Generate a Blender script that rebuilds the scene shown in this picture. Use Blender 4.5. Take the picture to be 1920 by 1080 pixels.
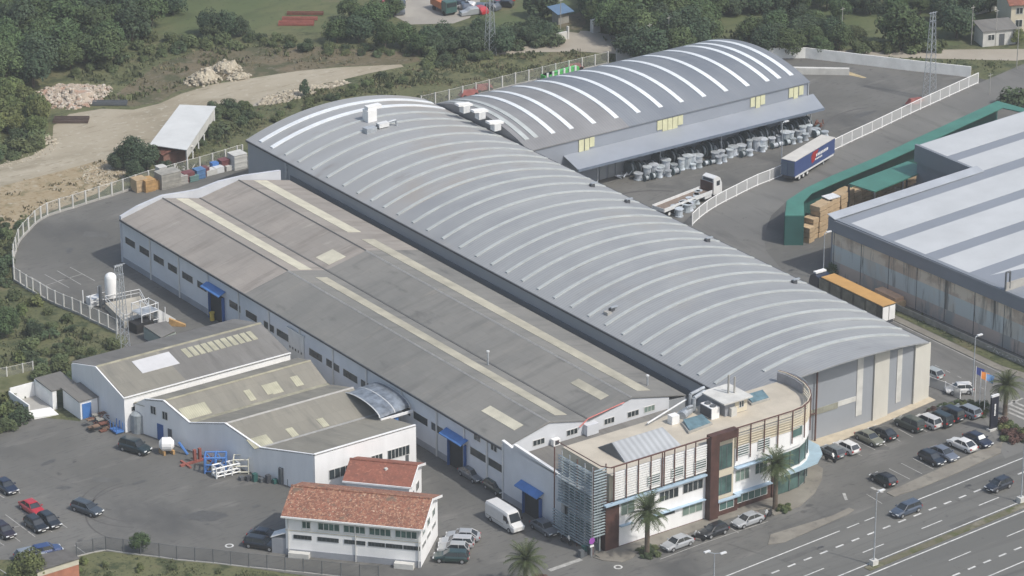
import bpy, bmesh, math, random
from mathutils import Vector, Matrix
random.seed(7)
R_ = math.radians
for o in list(bpy.data.objects): bpy.data.objects.remove(o)
SC = bpy.context.scene
COL = SC.collection

# ---------------------------------------------------------------- camera
# world: X along the office front, Y along the long halls, Z up, metres
CX = Vector((0.0, 0.0, 0.0))
VPY = (-4050.0, -2150.0); VPX = (10900.0, -2150.0)
F = math.sqrt(-((VPY[0]-960)*(VPX[0]-960)+(VPY[1]-540)*(VPX[1]-540)))
AX = Vector((VPX[0]-960, VPX[1]-540, F)).normalized()
AY = Vector((VPY[0]-960, VPY[1]-540, F)).normalized()
AZ = AX.cross(AY)
CAM = Vector((-240.0, -325.0, 200.0))
cam = bpy.data.cameras.new('camera'); camo = bpy.data.objects.new('camera', cam); COL.objects.link(camo)
cam.sensor_width = 36; cam.lens = F/1920*36; cam.clip_start = 1; cam.clip_end = 6000
def wdir(v): return Vector((AX.dot(v), AY.dot(v), AZ.dot(v)))
rx = wdir(Vector((1, 0, 0))); ry = wdir(Vector((0, -1, 0))); rz = wdir(Vector((0, 0, -1)))
M = Matrix((rx, ry, rz)).transposed().to_4x4(); M.translation = CAM
camo.matrix_world = M; SC.camera = camo

# ---------------------------------------------------------------- light
w = bpy.data.worlds.new("World"); SC.world = w; w.use_nodes = True
nt = w.node_tree; nt.nodes.clear()
sky = nt.nodes.new('ShaderNodeTexSky'); sky.sky_type = 'NISHITA'; sky.sun_disc = False
SUNV = Vector((2.05, -5.18, 6.9)).normalized()
sky.sun_elevation = math.asin(SUNV.z); sky.sun_rotation = math.atan2(SUNV.x, SUNV.y)
sky.air_density = 1.3; sky.dust_density = 3.2; sky.ozone_density = 1.2
bg = nt.nodes.new('ShaderNodeBackground'); bg.inputs[1].default_value = 0.15
ou = nt.nodes.new('ShaderNodeOutputWorld'); nt.links.new(sky.outputs[0], bg.inputs[0]); nt.links.new(bg.outputs[0], ou.inputs[0])
sl = bpy.data.lights.new('sun', 'SUN'); sl.energy = 3.15; sl.angle = R_(0.6); sl.color = (1.0, 0.965, 0.895)
so = bpy.data.objects.new('sun', sl); COL.objects.link(so); so.rotation_euler = SUNV.to_track_quat('Z', 'Y').to_euler()
SC.view_settings.view_transform = 'Standard'; SC.view_settings.look = 'None'
SC.view_settings.exposure = 0.0; SC.view_settings.gamma = 1.0

# ---------------------------------------------------------------- helpers
def ray(px, py): return wdir(Vector((px-960, py-540, F)))
def at(px, py, z=0.0):                       # survey of the photograph: point of the level z seen at a pixel
    d = ray(px, py); t = (z-CAM.z)/d.z; p = CAM+d*t; return Vector((p.x, p.y, z))
def onx(px, py, x):
    d = ray(px, py); return CAM+d*((x-CAM.x)/d.x)
def ony(px, py, y):
    d = ray(px, py); return CAM+d*((y-CAM.y)/d.y)
MATS = {}
def mat(name, col, rough=0.8, var=0.12, scale=0.5, metal=0.0, col2=None, aniso=None, bump=0.0, wave=None, spec=0.5, fine=True, contrast=(0.35, 0.65), rand=0.0, det=6):
    if name in MATS: return MATS[name]
    m = bpy.data.materials.new(name); m.use_nodes = True; n = m.node_tree; n.nodes.clear()
    out = n.nodes.new('ShaderNodeOutputMaterial'); b = n.nodes.new('ShaderNodeBsdfPrincipled')
    n.links.new(b.outputs[0], out.inputs[0])
    b.inputs['Roughness'].default_value = rough; b.inputs['Metallic'].default_value = metal
    b.inputs['Specular IOR Level'].default_value = spec
    c1 = [max(0, c*(1-var)) for c in col]; c2 = col2 or [min(1, c*(1+var)) for c in col]
    tc = n.nodes.new('ShaderNodeTexCoord'); mp = n.nodes.new('ShaderNodeMapping')
    n.links.new(tc.outputs['Object'], mp.inputs[0])
    if aniso: mp.inputs['Scale'].default_value = aniso
    nz = n.nodes.new('ShaderNodeTexNoise'); nz.inputs['Scale'].default_value = scale; nz.inputs['Detail'].default_value = det; nz.inputs['Roughness'].default_value = 0.62
    n.links.new(mp.outputs[0], nz.inputs['Vector'])
    cr = n.nodes.new('ShaderNodeValToRGB'); cr.color_ramp.elements[0].position = contrast[0]; cr.color_ramp.elements[1].position = contrast[1]
    cr.color_ramp.elements[0].color = (*c1, 1); cr.color_ramp.elements[1].color = (*c2, 1)
    n.links.new(nz.outputs['Fac'], cr.inputs[0]); last = cr.outputs[0]
    if wave:    # (direction, scale, strength): ribs of the sheeting
        wv = n.nodes.new('ShaderNodeTexWave'); wv.bands_direction = wave[0]; wv.inputs['Scale'].default_value = wave[1]; wv.inputs['Distortion'].default_value = 0.0
        n.links.new(tc.outputs['Object'], wv.inputs['Vector'])
        mx = n.nodes.new('ShaderNodeMixRGB'); mx.blend_type = 'MULTIPLY'; mx.inputs[0].default_value = wave[2]
        n.links.new(last, mx.inputs[1]); n.links.new(wv.outputs['Color'], mx.inputs[2]); last = mx.outputs[0]
    if rand:
        oi = n.nodes.new('ShaderNodeObjectInfo'); hs = n.nodes.new('ShaderNodeHueSaturation')
        mr = n.nodes.new('ShaderNodeMapRange'); mr.inputs[3].default_value = 1-rand; mr.inputs[4].default_value = 1+rand
        n.links.new(oi.outputs['Random'], mr.inputs[0]); n.links.new(mr.outputs[0], hs.inputs['Value'])
        m2 = n.nodes.new('ShaderNodeMath'); m2.operation = 'MULTIPLY'; m2.inputs[1].default_value = 7.31
        m3 = n.nodes.new('ShaderNodeMath'); m3.operation = 'FRACT'; m4 = n.nodes.new('ShaderNodeMapRange')
        m4.inputs[3].default_value = 0.48; m4.inputs[4].default_value = 0.515
        n.links.new(oi.outputs['Random'], m2.inputs[0]); n.links.new(m2.outputs[0], m3.inputs[0]); n.links.new(m3.outputs[0], m4.inputs[0]); n.links.new(m4.outputs[0], hs.inputs['Hue'])
        n.links.new(last, hs.inputs['Color']); last = hs.outputs[0]
    n.links.new(last, b.inputs['Base Color'])
    if bump:
        bp = n.nodes.new('ShaderNodeBump'); bp.inputs['Strength'].default_value = bump; bp.inputs['Distance'].default_value = 0.05
        n.links.new(nz.outputs['Fac'], bp.inputs['Height']); n.links.new(bp.outputs[0], b.inputs['Normal'])
    MATS[name] = m; return m
def mat2(name, layers, rough=0.9, sheets=None, wave=None):
    """ground-like material: several noise masks blended in turn. layers: first (r,g,b); then (col, scale, lo, hi, aniso)"""
    if name in MATS: return MATS[name]
    m = bpy.data.materials.new(name); m.use_nodes = True; n = m.node_tree; n.nodes.clear()
    out = n.nodes.new('ShaderNodeOutputMaterial'); b = n.nodes.new('ShaderNodeBsdfPrincipled'); n.links.new(b.outputs[0], out.inputs[0])
    b.inputs['Roughness'].default_value = rough; b.inputs['Specular IOR Level'].default_value = 0.25
    tc = n.nodes.new('ShaderNodeTexCoord'); rgb = n.nodes.new('ShaderNodeRGB'); rgb.outputs[0].default_value = (*layers[0], 1); last = rgb.outputs[0]
    for i, (col, sc, lo, hi, an) in enumerate(layers[1:]):
        mp = n.nodes.new('ShaderNodeMapping'); n.links.new(tc.outputs['Object'], mp.inputs[0]); mp.inputs['Scale'].default_value = an or (1, 1, 1)
        mp.inputs['Location'].default_value = (i*13.7, i*5.1, 0)
        nz = n.nodes.new('ShaderNodeTexNoise'); nz.inputs['Scale'].default_value = sc; nz.inputs['Detail'].default_value = 8; nz.inputs['Roughness'].default_value = 0.6
        n.links.new(mp.outputs[0], nz.inputs['Vector'])
        mr = n.nodes.new('ShaderNodeMapRange'); mr.inputs[1].default_value = lo; mr.inputs[2].default_value = hi; n.links.new(nz.outputs['Fac'], mr.inputs[0])
        mx = n.nodes.new('ShaderNodeMixRGB'); n.links.new(mr.outputs[0], mx.inputs[0]); n.links.new(last, mx.inputs[1]); mx.inputs[2].default_value = (*col, 1); last = mx.outputs[0]
    if sheets:      # (width, height, strength, turned): each sheet of the roofing has weathered a little differently
        mp = n.nodes.new('ShaderNodeMapping'); n.links.new(tc.outputs['Object'], mp.inputs[0])
        if sheets[3]: mp.inputs['Rotation'].default_value = (0, 0, math.pi/2)
        bk = n.nodes.new('ShaderNodeTexBrick'); n.links.new(mp.outputs[0], bk.inputs['Vector']); bk.inputs['Scale'].default_value = 1.0
        bk.inputs['Brick Width'].default_value = sheets[0]; bk.inputs['Row Height'].default_value = sheets[1]; bk.inputs['Mortar Size'].default_value = 0.03; bk.offset = 0.5
        s_ = sheets[2]; bk.inputs['Color1'].default_value = (1, 1, 1, 1); bk.inputs['Color2'].default_value = (1-s_, 1-s_, 1-s_, 1); bk.inputs['Mortar'].default_value = (1-2*s_, 1-2*s_, 1-2*s_, 1)
        mx = n.nodes.new('ShaderNodeMixRGB'); mx.blend_type = 'MULTIPLY'; mx.inputs[0].default_value = 1; n.links.new(last, mx.inputs[1]); n.links.new(bk.outputs['Color'], mx.inputs[2]); last = mx.outputs[0]
    if wave:
        wv = n.nodes.new('ShaderNodeTexWave'); wv.bands_direction = wave[0]; wv.inputs['Scale'].default_value = wave[1]; n.links.new(tc.outputs['Object'], wv.inputs['Vector'])
        mx = n.nodes.new('ShaderNodeMixRGB'); mx.blend_type = 'MULTIPLY'; mx.inputs[0].default_value = wave[2]; n.links.new(last, mx.inputs[1]); n.links.new(wv.outputs['Color'], mx.inputs[2]); last = mx.outputs[0]
    n.links.new(last, b.inputs['Base Color']); MATS[name] = m; return m
def netmat(name, col, dens):
    if name in MATS: return MATS[name]
    m = bpy.data.materials.new(name); m.use_nodes = True; n = m.node_tree; n.nodes.clear()
    out = n.nodes.new('ShaderNodeOutputMaterial'); b = n.nodes.new('ShaderNodeBsdfPrincipled'); b.inputs['Base Color'].default_value = (*col, 1); b.inputs['Roughness'].default_value = 0.6
    t = n.nodes.new('ShaderNodeBsdfTransparent'); mx = n.nodes.new('ShaderNodeMixShader'); mx.inputs[0].default_value = dens
    n.links.new(t.outputs[0], mx.inputs[1]); n.links.new(b.outputs[0], mx.inputs[2]); n.links.new(mx.outputs[0], out.inputs[0]); MATS[name] = m; return m

class Fr:    # wall frame: a along the wall, b outwards, z up
    def __init__(s, ox, oy, ax, ay):
        l = math.hypot(ax, ay); s.o = Vector((ox, oy, 0)); s.u = Vector((ax/l, ay/l, 0)); s.n = Vector((ay/l, -ax/l, 0)); s.len = l
    def p(s, a, b, z): v = s.o+s.u*a+s.n*b; return Vector((v.x, v.y, z))
    def hit(s, px, py):      # (a, z) of the wall plane seen at a pixel
        d = ray(px, py); t = (s.o-CAM).dot(s.n)/d.dot(s.n); q = CAM+d*t-s.o; return q.dot(s.u), q.z
WORLD = Fr(0, 0, 1, 0); WORLD.n = Vector((0, 1, 0))
OFF = {}
class MB:
    def __init__(s): s.v = []; s.f = []
    def poly(s, pts):
        i = len(s.v); s.v += [Vector(p) for p in pts]; s.f.append(list(range(i, i+len(pts)))); return s
    def box(s, a0, a1, b0, b1, z0, z1, F_=None):
        F_ = F_ or WORLD; i = len(s.v)
        s.v += [F_.p(a, b, z) for z in (z0, z1) for a, b in ((a0, b0), (a1, b0), (a1, b1), (a0, b1))]
        s.f += [[i, i+3, i+2, i+1], [i+4, i+5, i+6, i+7], [i, i+1, i+5, i+4], [i+1, i+2, i+6, i+5], [i+2, i+3, i+7, i+6], [i+3, i, i+4, i+7]]; return s
    def hull8(s, lo, hi):    # bottom ring, top ring
        n = len(lo); i = len(s.v); s.v += [Vector(p) for p in lo]+[Vector(p) for p in hi]
        s.f.append(list(range(i+n-1, i-1, -1))); s.f.append(list(range(i+n, i+2*n)))
        for k in range(n): s.f.append([i+k, i+(k+1) % n, i+n+(k+1) % n, i+n+k])
        return s
    def prism(s, pts, z0, z1): return s.hull8([(p[0], p[1], z0) for p in pts], [(p[0], p[1], z1) for p in pts])
    def slab(s, pts, th):    # 3d polygon thickened downwards
        return s.hull8([(p[0], p[1], p[2]-th) for p in pts], [tuple(p) for p in pts])
    def tube(s, p, q, r, n=6, r2=None):
        p = Vector(p); q = Vector(q); r2 = r if r2 is None else r2; d = (q-p).normalized()
        a = d.cross(Vector((0, 0, 1))); a = a.normalized() if a.length > 1e-3 else Vector((1, 0, 0)); b = d.cross(a)
        i = len(s.v)
        for k in range(n):
            t = 2*math.pi*k/n; e = a*math.cos(t)+b*math.sin(t); s.v.append(p+e*r); s.v.append(q+e*r2)
        for k in range(n):
            j = (k+1) % n; s.f.append([i+2*k, i+2*k+1, i+2*j+1, i+2*j])
        s.f.append([i+2*k for k in range(n)]); s.f.append([i+2*k+1 for k in range(n-1, -1, -1)]); return s
    def lathe(s, cx, cy, prof, n=16):
        i = len(s.v)
        for r, z in prof:
            for k in range(n): t = 2*math.pi*k/n; s.v.append(Vector((cx+r*math.cos(t), cy+r*math.sin(t), z)))
        for j in range(len(prof)-1):
            for k in range(n): l = (k+1) % n; s.f.append([i+j*n+k, i+j*n+l, i+(j+1)*n+l, i+(j+1)*n+k])
        s.f.append([i+k for k in range(n-1, -1, -1)]); m = i+(len(prof)-1)*n; s.f.append([m+k for k in range(n)]); return s
    def loft(s, rings, caps=True, closed=True):
        i = len(s.v); n = len(rings[0])
        for r in rings: s.v += [Vector(p) for p in r]
        for j in range(len(rings)-1):
            for k in range(n if closed else n-1): l = (k+1) % n; s.f.append([i+j*n+k, i+j*n+l, i+(j+1)*n+l, i+(j+1)*n+k])
        if caps: s.f.append(list(range(i+n-1, i-1, -1))); m = i+(len(rings)-1)*n; s.f.append(list(range(m, m+n)))
        return s
    def blob(s, c, rx_, ry_, rz_, n=8, m=5, jit=0.0, rnd=None):
        rnd = rnd or random; rings = []
        for j in range(1, m):
            t = math.pi*j/m
            rings.append([(c[0]+rx_*math.sin(t)*math.cos(2*math.pi*k/n)*(1+rnd.uniform(-jit, jit)), c[1]+ry_*math.sin(t)*math.sin(2*math.pi*k/n)*(1+rnd.uniform(-jit, jit)), c[2]-rz_*math.cos(t)*(1+rnd.uniform(-jit, jit))) for k in range(n)])
        return s.loft(rings)
    def build(s, name, m, parent=None, label=None, smooth=False, off=None):
        me = bpy.data.meshes.new(name)
        o_ = Vector((0, 0, 0)) if off is None else Vector(off)
        if parent is not None and parent.name in OFF: o_ = OFF[parent.name]
        me.from_pydata([tuple(Vector(p)-o_) for p in s.v], [], s.f)
        bm = bmesh.new(); bm.from_mesh(me); bmesh.ops.recalc_face_normals(bm, faces=bm.faces); bm.to_mesh(me); bm.free()
        me.materials.append(m)
        if smooth:
            for p in me.polygons: p.use_smooth = True
        ob = bpy.data.objects.new(name, me); COL.objects.link(ob)
        if parent is not None:
            ob.parent = parent
            if parent.name in OFF: OFF[ob.name] = o_
        elif off is not None: ob.location = o_
        if label: ob['label'] = label
        return ob
def tag(o, label, cat, group=None):
    o['label'] = label; o['category'] = cat
    if group: o['group'] = group
    return o
def kind(o, k='structure'): o['kind'] = k; return o
def thing(name, label, cat, loc=(0, 0, 0), group=None, rz_=0.0, world=True):
    o = bpy.data.objects.new(name, None); COL.objects.link(o); o.location = loc; o.rotation_euler = (0, 0, rz_)
    o.empty_display_size = 0.5; tag(o, label, cat, group)
    if world: OFF[o.name] = Vector(loc)
    return o
def copy_tree(o, parent=None):
    c = o.copy(); COL.objects.link(c)
    if parent is not None: c.parent = parent
    for ch in list(o.children): copy_tree(ch, c)
    return c
def pxs(pts, z=0.0): return [at(x, y, z) for x, y in pts]

# ---------------------------------------------------------------- materials
M_asph = mat2('asphalt_yard', [(0.122, 0.121, 0.113), ((0.158, 0.156, 0.147), 0.045, 0.42, 0.62, None), ((0.088, 0.089, 0.087), 0.08, 0.52, 0.68, (1, 0.5, 1)), ((0.185, 0.18, 0.168), 0.3, 0.57, 0.72, (0.3, 1, 1)), ((0.072, 0.072, 0.07), 0.45, 0.64, 0.72, None), ((0.10, 0.10, 0.098), 1.6, 0.55, 0.66, (0.3, 1.5, 1))])
M_road = mat2('asphalt_road', [(0.128, 0.129, 0.122), ((0.155, 0.155, 0.146), 0.05, 0.42, 0.64, (0.15, 1.6, 1)), ((0.102, 0.102, 0.098), 0.22, 0.52, 0.7, (0.08, 2.5, 1)), ((0.085, 0.085, 0.082), 0.5, 0.63, 0.72, None), ((0.17, 0.168, 0.158), 0.5, 0.6, 0.72, (0.15, 2, 1))])
M_side = mat2('asphalt_side', [(0.145, 0.144, 0.138), ((0.18, 0.178, 0.168), 0.05, 0.42, 0.62, None), ((0.11, 0.11, 0.106), 0.18, 0.54, 0.7, (2, 0.3, 1)), ((0.085, 0.085, 0.083), 0.5, 0.64, 0.72, None)])
M_pave = mat2('paving', [(0.20, 0.185, 0.16), ((0.26, 0.245, 0.21), 0.25, 0.4, 0.65, None), ((0.15, 0.14, 0.125), 0.6, 0.55, 0.7, None)])
M_dirt = mat2('dirt', [(0.32, 0.28, 0.21), ((0.39, 0.35, 0.275), 0.04, 0.42, 0.62, None), ((0.245, 0.215, 0.155), 0.12, 0.5, 0.66, (0.35, 1.2, 1)), ((0.42, 0.385, 0.315), 0.8, 0.56, 0.68, None), ((0.21, 0.185, 0.13), 0.9, 0.58, 0.68, (0.3, 1.5, 1))])
M_ochre = mat2('dry_earth', [(0.31, 0.25, 0.16), ((0.36, 0.30, 0.21), 0.08, 0.42, 0.62, None), ((0.19, 0.165, 0.095), 0.4, 0.54, 0.64, None), ((0.40, 0.36, 0.285), 0.6, 0.56, 0.68, None), ((0.24, 0.18, 0.10), 1.4, 0.53, 0.62, None)])
M_conc_road = mat2('concrete_road', [(0.36, 0.325, 0.27), ((0.30, 0.27, 0.22), 0.1, 0.45, 0.65, None)])
M_grass = mat2('grass_ground', [(0.095, 0.105, 0.050), ((0.132, 0.136, 0.068), 0.03, 0.42, 0.6, None), ((0.155, 0.135, 0.08), 0.10, 0.52, 0.68, (0.7, 1.3, 1)), ((0.052, 0.066, 0.032), 0.3, 0.5, 0.6, None), ((0.125, 0.13, 0.065), 1.1, 0.52, 0.62, None), ((0.045, 0.058, 0.03), 1.9, 0.55, 0.64, None)])
M_lawn = mat2('lawn', [(0.088, 0.113, 0.050), ((0.125, 0.132, 0.066), 0.04, 0.42, 0.6, None), ((0.072, 0.092, 0.042), 0.2, 0.5, 0.66, (0.5, 1.4, 1)), ((0.15, 0.135, 0.08), 0.1, 0.58, 0.72, None), ((0.065, 0.082, 0.04), 0.9, 0.56, 0.66, None)])
M_brush = mat2('brown_heath', [(0.125, 0.11, 0.068), ((0.17, 0.135, 0.09), 0.06, 0.45, 0.62, None), ((0.075, 0.08, 0.042), 0.15, 0.5, 0.6, None), ((0.17, 0.15, 0.115), 0.8, 0.54, 0.64, None), ((0.055, 0.06, 0.032), 1.5, 0.55, 0.64, None)])
M_white = mat('white_paint', (0.80, 0.80, 0.79), 0.6, 0.05, 0.6)
M_wwall = mat('white_render', (0.81, 0.81, 0.81), 0.85, 0.05, 0.5, aniso=(1, 1, 0.25), contrast=(.3, .6))
M_line = mat('line_paint', (0.56, 0.56, 0.54), 0.7, 0.22, 1.5)
M_line2 = mat('worn_line', (0.36, 0.355, 0.335), 0.7, 0.25, 1.5)
M_barrelA = mat2('barrel_sheet', [(0.318, 0.330, 0.342), ((0.355, 0.366, 0.372), 0.10, 0.42, 0.64, (0.3, 2.2, 1)), ((0.28, 0.292, 0.308), 0.06, 0.5, 0.68, None), ((0.34, 0.33, 0.315), 0.05, 0.60, 0.76, None), ((0.255, 0.26, 0.265), 0.7, 0.62, 0.74, (0.2, 2, 1))], .6, (7.0, 1.0, .05, False), ('Y', 0.6, 0.13))
M_barrelA2 = mat2('barrel_sheet_stained', [(0.33, 0.338, 0.345), ((0.365, 0.375, 0.385), 0.10, 0.42, 0.64, (0.3, 2.2, 1)), ((0.345, 0.325, 0.305), 0.05, 0.52, 0.68, None), ((0.26, 0.25, 0.24), 0.3, 0.60, 0.76, (0.5, 1.5, 1))], .6, (7.0, 1.0, .05, False), ('Y', 0.6, 0.13))
M_barrelB = mat2('barrel_sheet_blue', [(0.205, 0.225, 0.255), ((0.23, 0.248, 0.275), 0.10, 0.42, 0.64, (2.2, 0.3, 1)), ((0.18, 0.20, 0.232), 0.07, 0.52, 0.68, None)], .6, (6.0, 1.0, .05, True), ('X', 0.6, 0.10))
M_rib = mat('polycarbonate_old', (0.43, 0.455, 0.45), 0.6, 0.10, 0.5)
M_ribw = mat('polycarbonate_new', (0.74, 0.77, 0.79), 0.45, 0.08, 0.4)
M_cladA = mat('grey_cladding', (0.34, 0.36, 0.38), 0.55, 0.06, 0.1, wave=('Y', 1.2, 0.08))
M_cladF = mat('front_cladding', (0.30, 0.32, 0.35), 0.55, 0.05, 0.1, wave=('X', 2.0, 0.06))
M_concw = mat('cream_concrete', (0.56, 0.545, 0.49), 0.85, 0.06, 0.3, aniso=(1, 1, 0.4))
M_conc = mat('concrete', (0.36, 0.35, 0.325), 0.85, 0.14, 0.5)
M_concl = mat('light_concrete', (0.56, 0.555, 0.525), 0.85, 0.12, 0.5)
M_fib1 = mat2('fibre_cement_pink', [(0.275, 0.255, 0.232), ((0.33, 0.30, 0.27), 0.07, 0.42, 0.62, (0.5, 1.5, 1)), ((0.22, 0.20, 0.18), 0.3, 0.5, 0.72, (0.3, 2, 1)), ((0.36, 0.335, 0.30), 0.5, 0.6, 0.72, (0.3, 2, 1))], .9, (1.1, 2.4, .06, False))
M_fib2 = mat2('fibre_cement_grey', [(0.185, 0.185, 0.175), ((0.225, 0.22, 0.205), 0.06, 0.42, 0.62, (0.5, 1.5, 1)), ((0.15, 0.15, 0.143), 0.25, 0.5, 0.72, (0.3, 2, 1)), ((0.25, 0.235, 0.21), 0.4, 0.6, 0.74, (0.3, 2.5, 1)), ((0.12, 0.12, 0.115), 0.25, 0.60, 0.72, (1.2, .5, 1))], .9, (1.1, 2.4, .06, False))
M_fib3 = mat2('fibre_cement_olive', [(0.225, 0.215, 0.185), ((0.27, 0.255, 0.215), 0.09, 0.42, 0.62, (1.5, 0.5, 1)), ((0.175, 0.17, 0.15), 0.35, 0.5, 0.72, (2, 0.3, 1)), ((0.31, 0.29, 0.24), 0.5, 0.62, 0.74, (2, 0.3, 1))], .9, (1.1, 2.2, .07, False))
M_fib4 = mat2('fibre_cement_dark', [(0.17, 0.165, 0.155), ((0.21, 0.205, 0.195), 0.09, 0.42, 0.62, (1.5, 0.5, 1)), ((0.135, 0.13, 0.125), 0.35, 0.5, 0.72, (2, 0.3, 1))], .9, (1.1, 2.2, .07, False))
M_cream = mat('cream_rooflight', (0.41, 0.385, 0.305), 0.65, 0.20, 0.3, wave=('Y', 1.3, 0.10))
M_cream2 = mat('pale_rooflight', (0.56, 0.53, 0.42), 0.6, 0.12, 0.5, wave=('Y', 1.3, 0.12))
M_creamX = mat('cream_rooflight_x', (0.42, 0.405, 0.30), 0.6, 0.18, 0.4, wave=('X', 1.0, 0.18))
M_ridge = mat('ridge_cap', (0.34, 0.335, 0.32), 0.8, 0.15, 1.0)
M_ridged = mat('ridge_cap_dark', (0.10, 0.10, 0.10), 0.8, 0.15, 1.0)
M_mossy = mat('mossy_gutter', (0.29, 0.275, 0.205), 0.9, 0.25, 0.6)
M_glass = mat('window_glass', (0.035, 0.045, 0.05), 0.25, 0.4, 0.5, spec=0.5)
M_green = mat('green_glass', (0.075, 0.135, 0.125), 0.2, 0.4, 0.4, spec=0.5)
M_greenp = mat('pale_green_glass', (0.17, 0.23, 0.20), 0.3, 0.2, 0.4)
M_frame = mat('window_frame', (0.62, 0.62, 0.60), 0.6, 0.05, 1)
M_framed = mat('dark_frame', (0.10, 0.11, 0.12), 0.6, 0.1, 1)
M_plinth = mat('grey_plinth', (0.30, 0.315, 0.345), 0.85, 0.1, 0.5)
M_blue = mat('blue_paint', (0.07, 0.19, 0.47), 0.5, 0.12, 0.8)
M_blued = mat('blue_door', (0.035, 0.11, 0.32), 0.5, 0.1, 0.8)
M_trim = mat('light_blue_trim', (0.40, 0.53, 0.65), 0.4, 0.08, 0.8)
M_corten = mat('brown_panel', (0.075, 0.035, 0.028), 0.7, 0.35, 0.6)
M_brown = mat('brown_steel', (0.12, 0.06, 0.05), 0.6, 0.2, 1)
M_tile = mat2('roof_tiles', [(0.265, 0.115, 0.078), ((0.20, 0.092, 0.065), 0.5, 0.42, 0.62, (1, 1, 1)), ((0.37, 0.20, 0.13), 2.4, 0.48, 0.62, None), ((0.15, 0.085, 0.065), 3.0, 0.54, 0.62, (1, 1, .4)), ((0.56, 0.42, 0.31), 4.5, 0.58, 0.66, (1, 1, .5)), ((0.16, 0.12, 0.09), 0.5, 0.60, 0.70, None)])
M_tile2 = mat2('roof_tiles_red', [(0.26, 0.105, 0.075), ((0.20, 0.088, 0.065), 0.5, 0.42, 0.62, None), ((0.36, 0.16, 0.11), 2.4, 0.54, 0.66, None), ((0.17, 0.08, 0.06), 3.5, 0.56, 0.66, None)])
M_tile3 = mat('orange_tiles', (0.46, 0.13, 0.05), 0.85, 0.15, 1.5)
M_warm = mat('beige_deck', (0.47, 0.425, 0.35), 0.9, 0.10, 0.35)
M_beige = mat('beige_render', (0.60, 0.545, 0.43), 0.9, 0.06, 0.4)
M_wood = mat('timber_face', (0.52, 0.385, 0.235), 0.85, 0.15, 0.8, wave=('Z', 3.0, 0.25))
M_steel = mat('galvanised', (0.42, 0.45, 0.48), 0.45, 0.2, 1.5, metal=0.3)
M_steelw = mat('white_steel', (0.66, 0.67, 0.67), 0.5, 0.08, 1.5)
M_dark = mat('dark_steel', (0.06, 0.065, 0.075), 0.6, 0.2, 1)
M_black = mat('black_rubber', (0.02, 0.02, 0.022), 0.7, 0.2, 2)
M_rust = mat('rust', (0.16, 0.065, 0.045), 0.85, 0.3, 1.2)
M_rroof = mat('warehouse_roof', (0.50, 0.515, 0.525), 0.5, 0.07, 0.12, wave=('X', 1.2, 0.05))
M_rband = mat('warehouse_band', (0.225, 0.245, 0.28), 0.5, 0.05, 0.1)
_st = [((0.12, 0.115, 0.105), 0.42, 0.55, 0.66, (1, 1, 0.08)), ((0.20, 0.19, 0.17), 1.1, 0.56, 0.66, (1, 1, 0.10))]
M_rw1 = mat2('stained_beige', [(0.74, 0.64, 0.51), ((0.56, 0.45, 0.35), 0.3, 0.5, 0.6, None)]+_st)
M_rw2 = mat2('stained_greygreen', [(0.58, 0.62, 0.60), ((0.58, 0.56, 0.50), 0.25, 0.5, 0.6, (1, 1, .4))]+_st)
M_rw3 = mat2('stained_brown', [(0.58, 0.48, 0.41), ((0.40, 0.40, 0.38), 0.25, 0.5, 0.6, (1, 1, .4)), ((0.18, 0.165, 0.15), 0.5, 0.58, 0.68, (1, 1, 0.2))])
M_rfascia = mat('warehouse_fascia', (0.20, 0.22, 0.25), 0.55, 0.05, 0.2)
M_rwall = mat2('stained_panels', [(0.62, 0.54, 0.44), ((0.50, 0.54, 0.54), 0.14, 0.42, 0.52, (1, 0.3, 2.4)), ((0.60, 0.46, 0.34), 0.22, 0.52, 0.62, (1, 0.7, 0.5)), ((0.13, 0.125, 0.115), 0.42, 0.54, 0.66, (1, 1, 0.10)), ((0.36, 0.30, 0.25), 0.15, 0.56, 0.66, (1, .4, 2))])
M_gsheet = mat('green_sheet', (0.055, 0.185, 0.145), 0.5, 0.12, 0.3)
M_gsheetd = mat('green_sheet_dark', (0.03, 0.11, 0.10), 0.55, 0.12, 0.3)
M_stone = mat2('rubble_stone', [(0.43, 0.385, 0.30), ((0.30, 0.26, 0.20), 0.9, 0.48, 0.58, None), ((0.56, 0.51, 0.41), 1.5, 0.54, 0.64, None), ((0.15, 0.14, 0.10), 1.2, 0.60, 0.68, None)])  # darkest noise layer paints the shaded gaps between stones
M_stone2 = mat2('pink_rubble', [(0.40, 0.34, 0.275), ((0.40, 0.27, 0.20), 0.5, 0.5, 0.6, None), ((0.55, 0.51, 0.44), 1.2, 0.52, 0.6, None), ((0.20, 0.18, 0.14), 1.0, 0.56, 0.66, None)])  # last layer paints dark shaded gaps into the rubble colour
M_leaf = mat('leaves', (0.070, 0.105, 0.046), 0.8, 0.38, 0.5, rand=0.25, spec=0.2)
M_leafb = mat('shrub_leaves', (0.098, 0.122, 0.056), 0.8, 0.35, 0.6, rand=0.22, spec=0.2)
M_leafdb = mat('dark_shrub_leaves', (0.068, 0.096, 0.050), 0.8, 0.35, 0.6, rand=0.22, spec=0.2)
M_leafd = mat('leaves_dark', (0.050, 0.078, 0.042), 0.75, 0.4, 0.9, rand=0.22, spec=0.3)
M_leafl = mat('leaves_light', (0.115, 0.14, 0.05), 0.75, 0.4, 0.9, rand=0.2, spec=0.3)
M_leafr = mat('leaves_red', (0.10, 0.05, 0.04), 0.75, 0.4, 0.9)
M_palm = mat('palm_fronds', (0.07, 0.095, 0.035), 0.6, 0.4, 1.2, rand=0.1)
M_bark = mat('bark', (0.13, 0.10, 0.075), 0.95, 0.3, 2.0)
M_scrub = mat('scrub_leaves', (0.105, 0.12, 0.056), 0.85, 0.4, 0.35)
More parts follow.
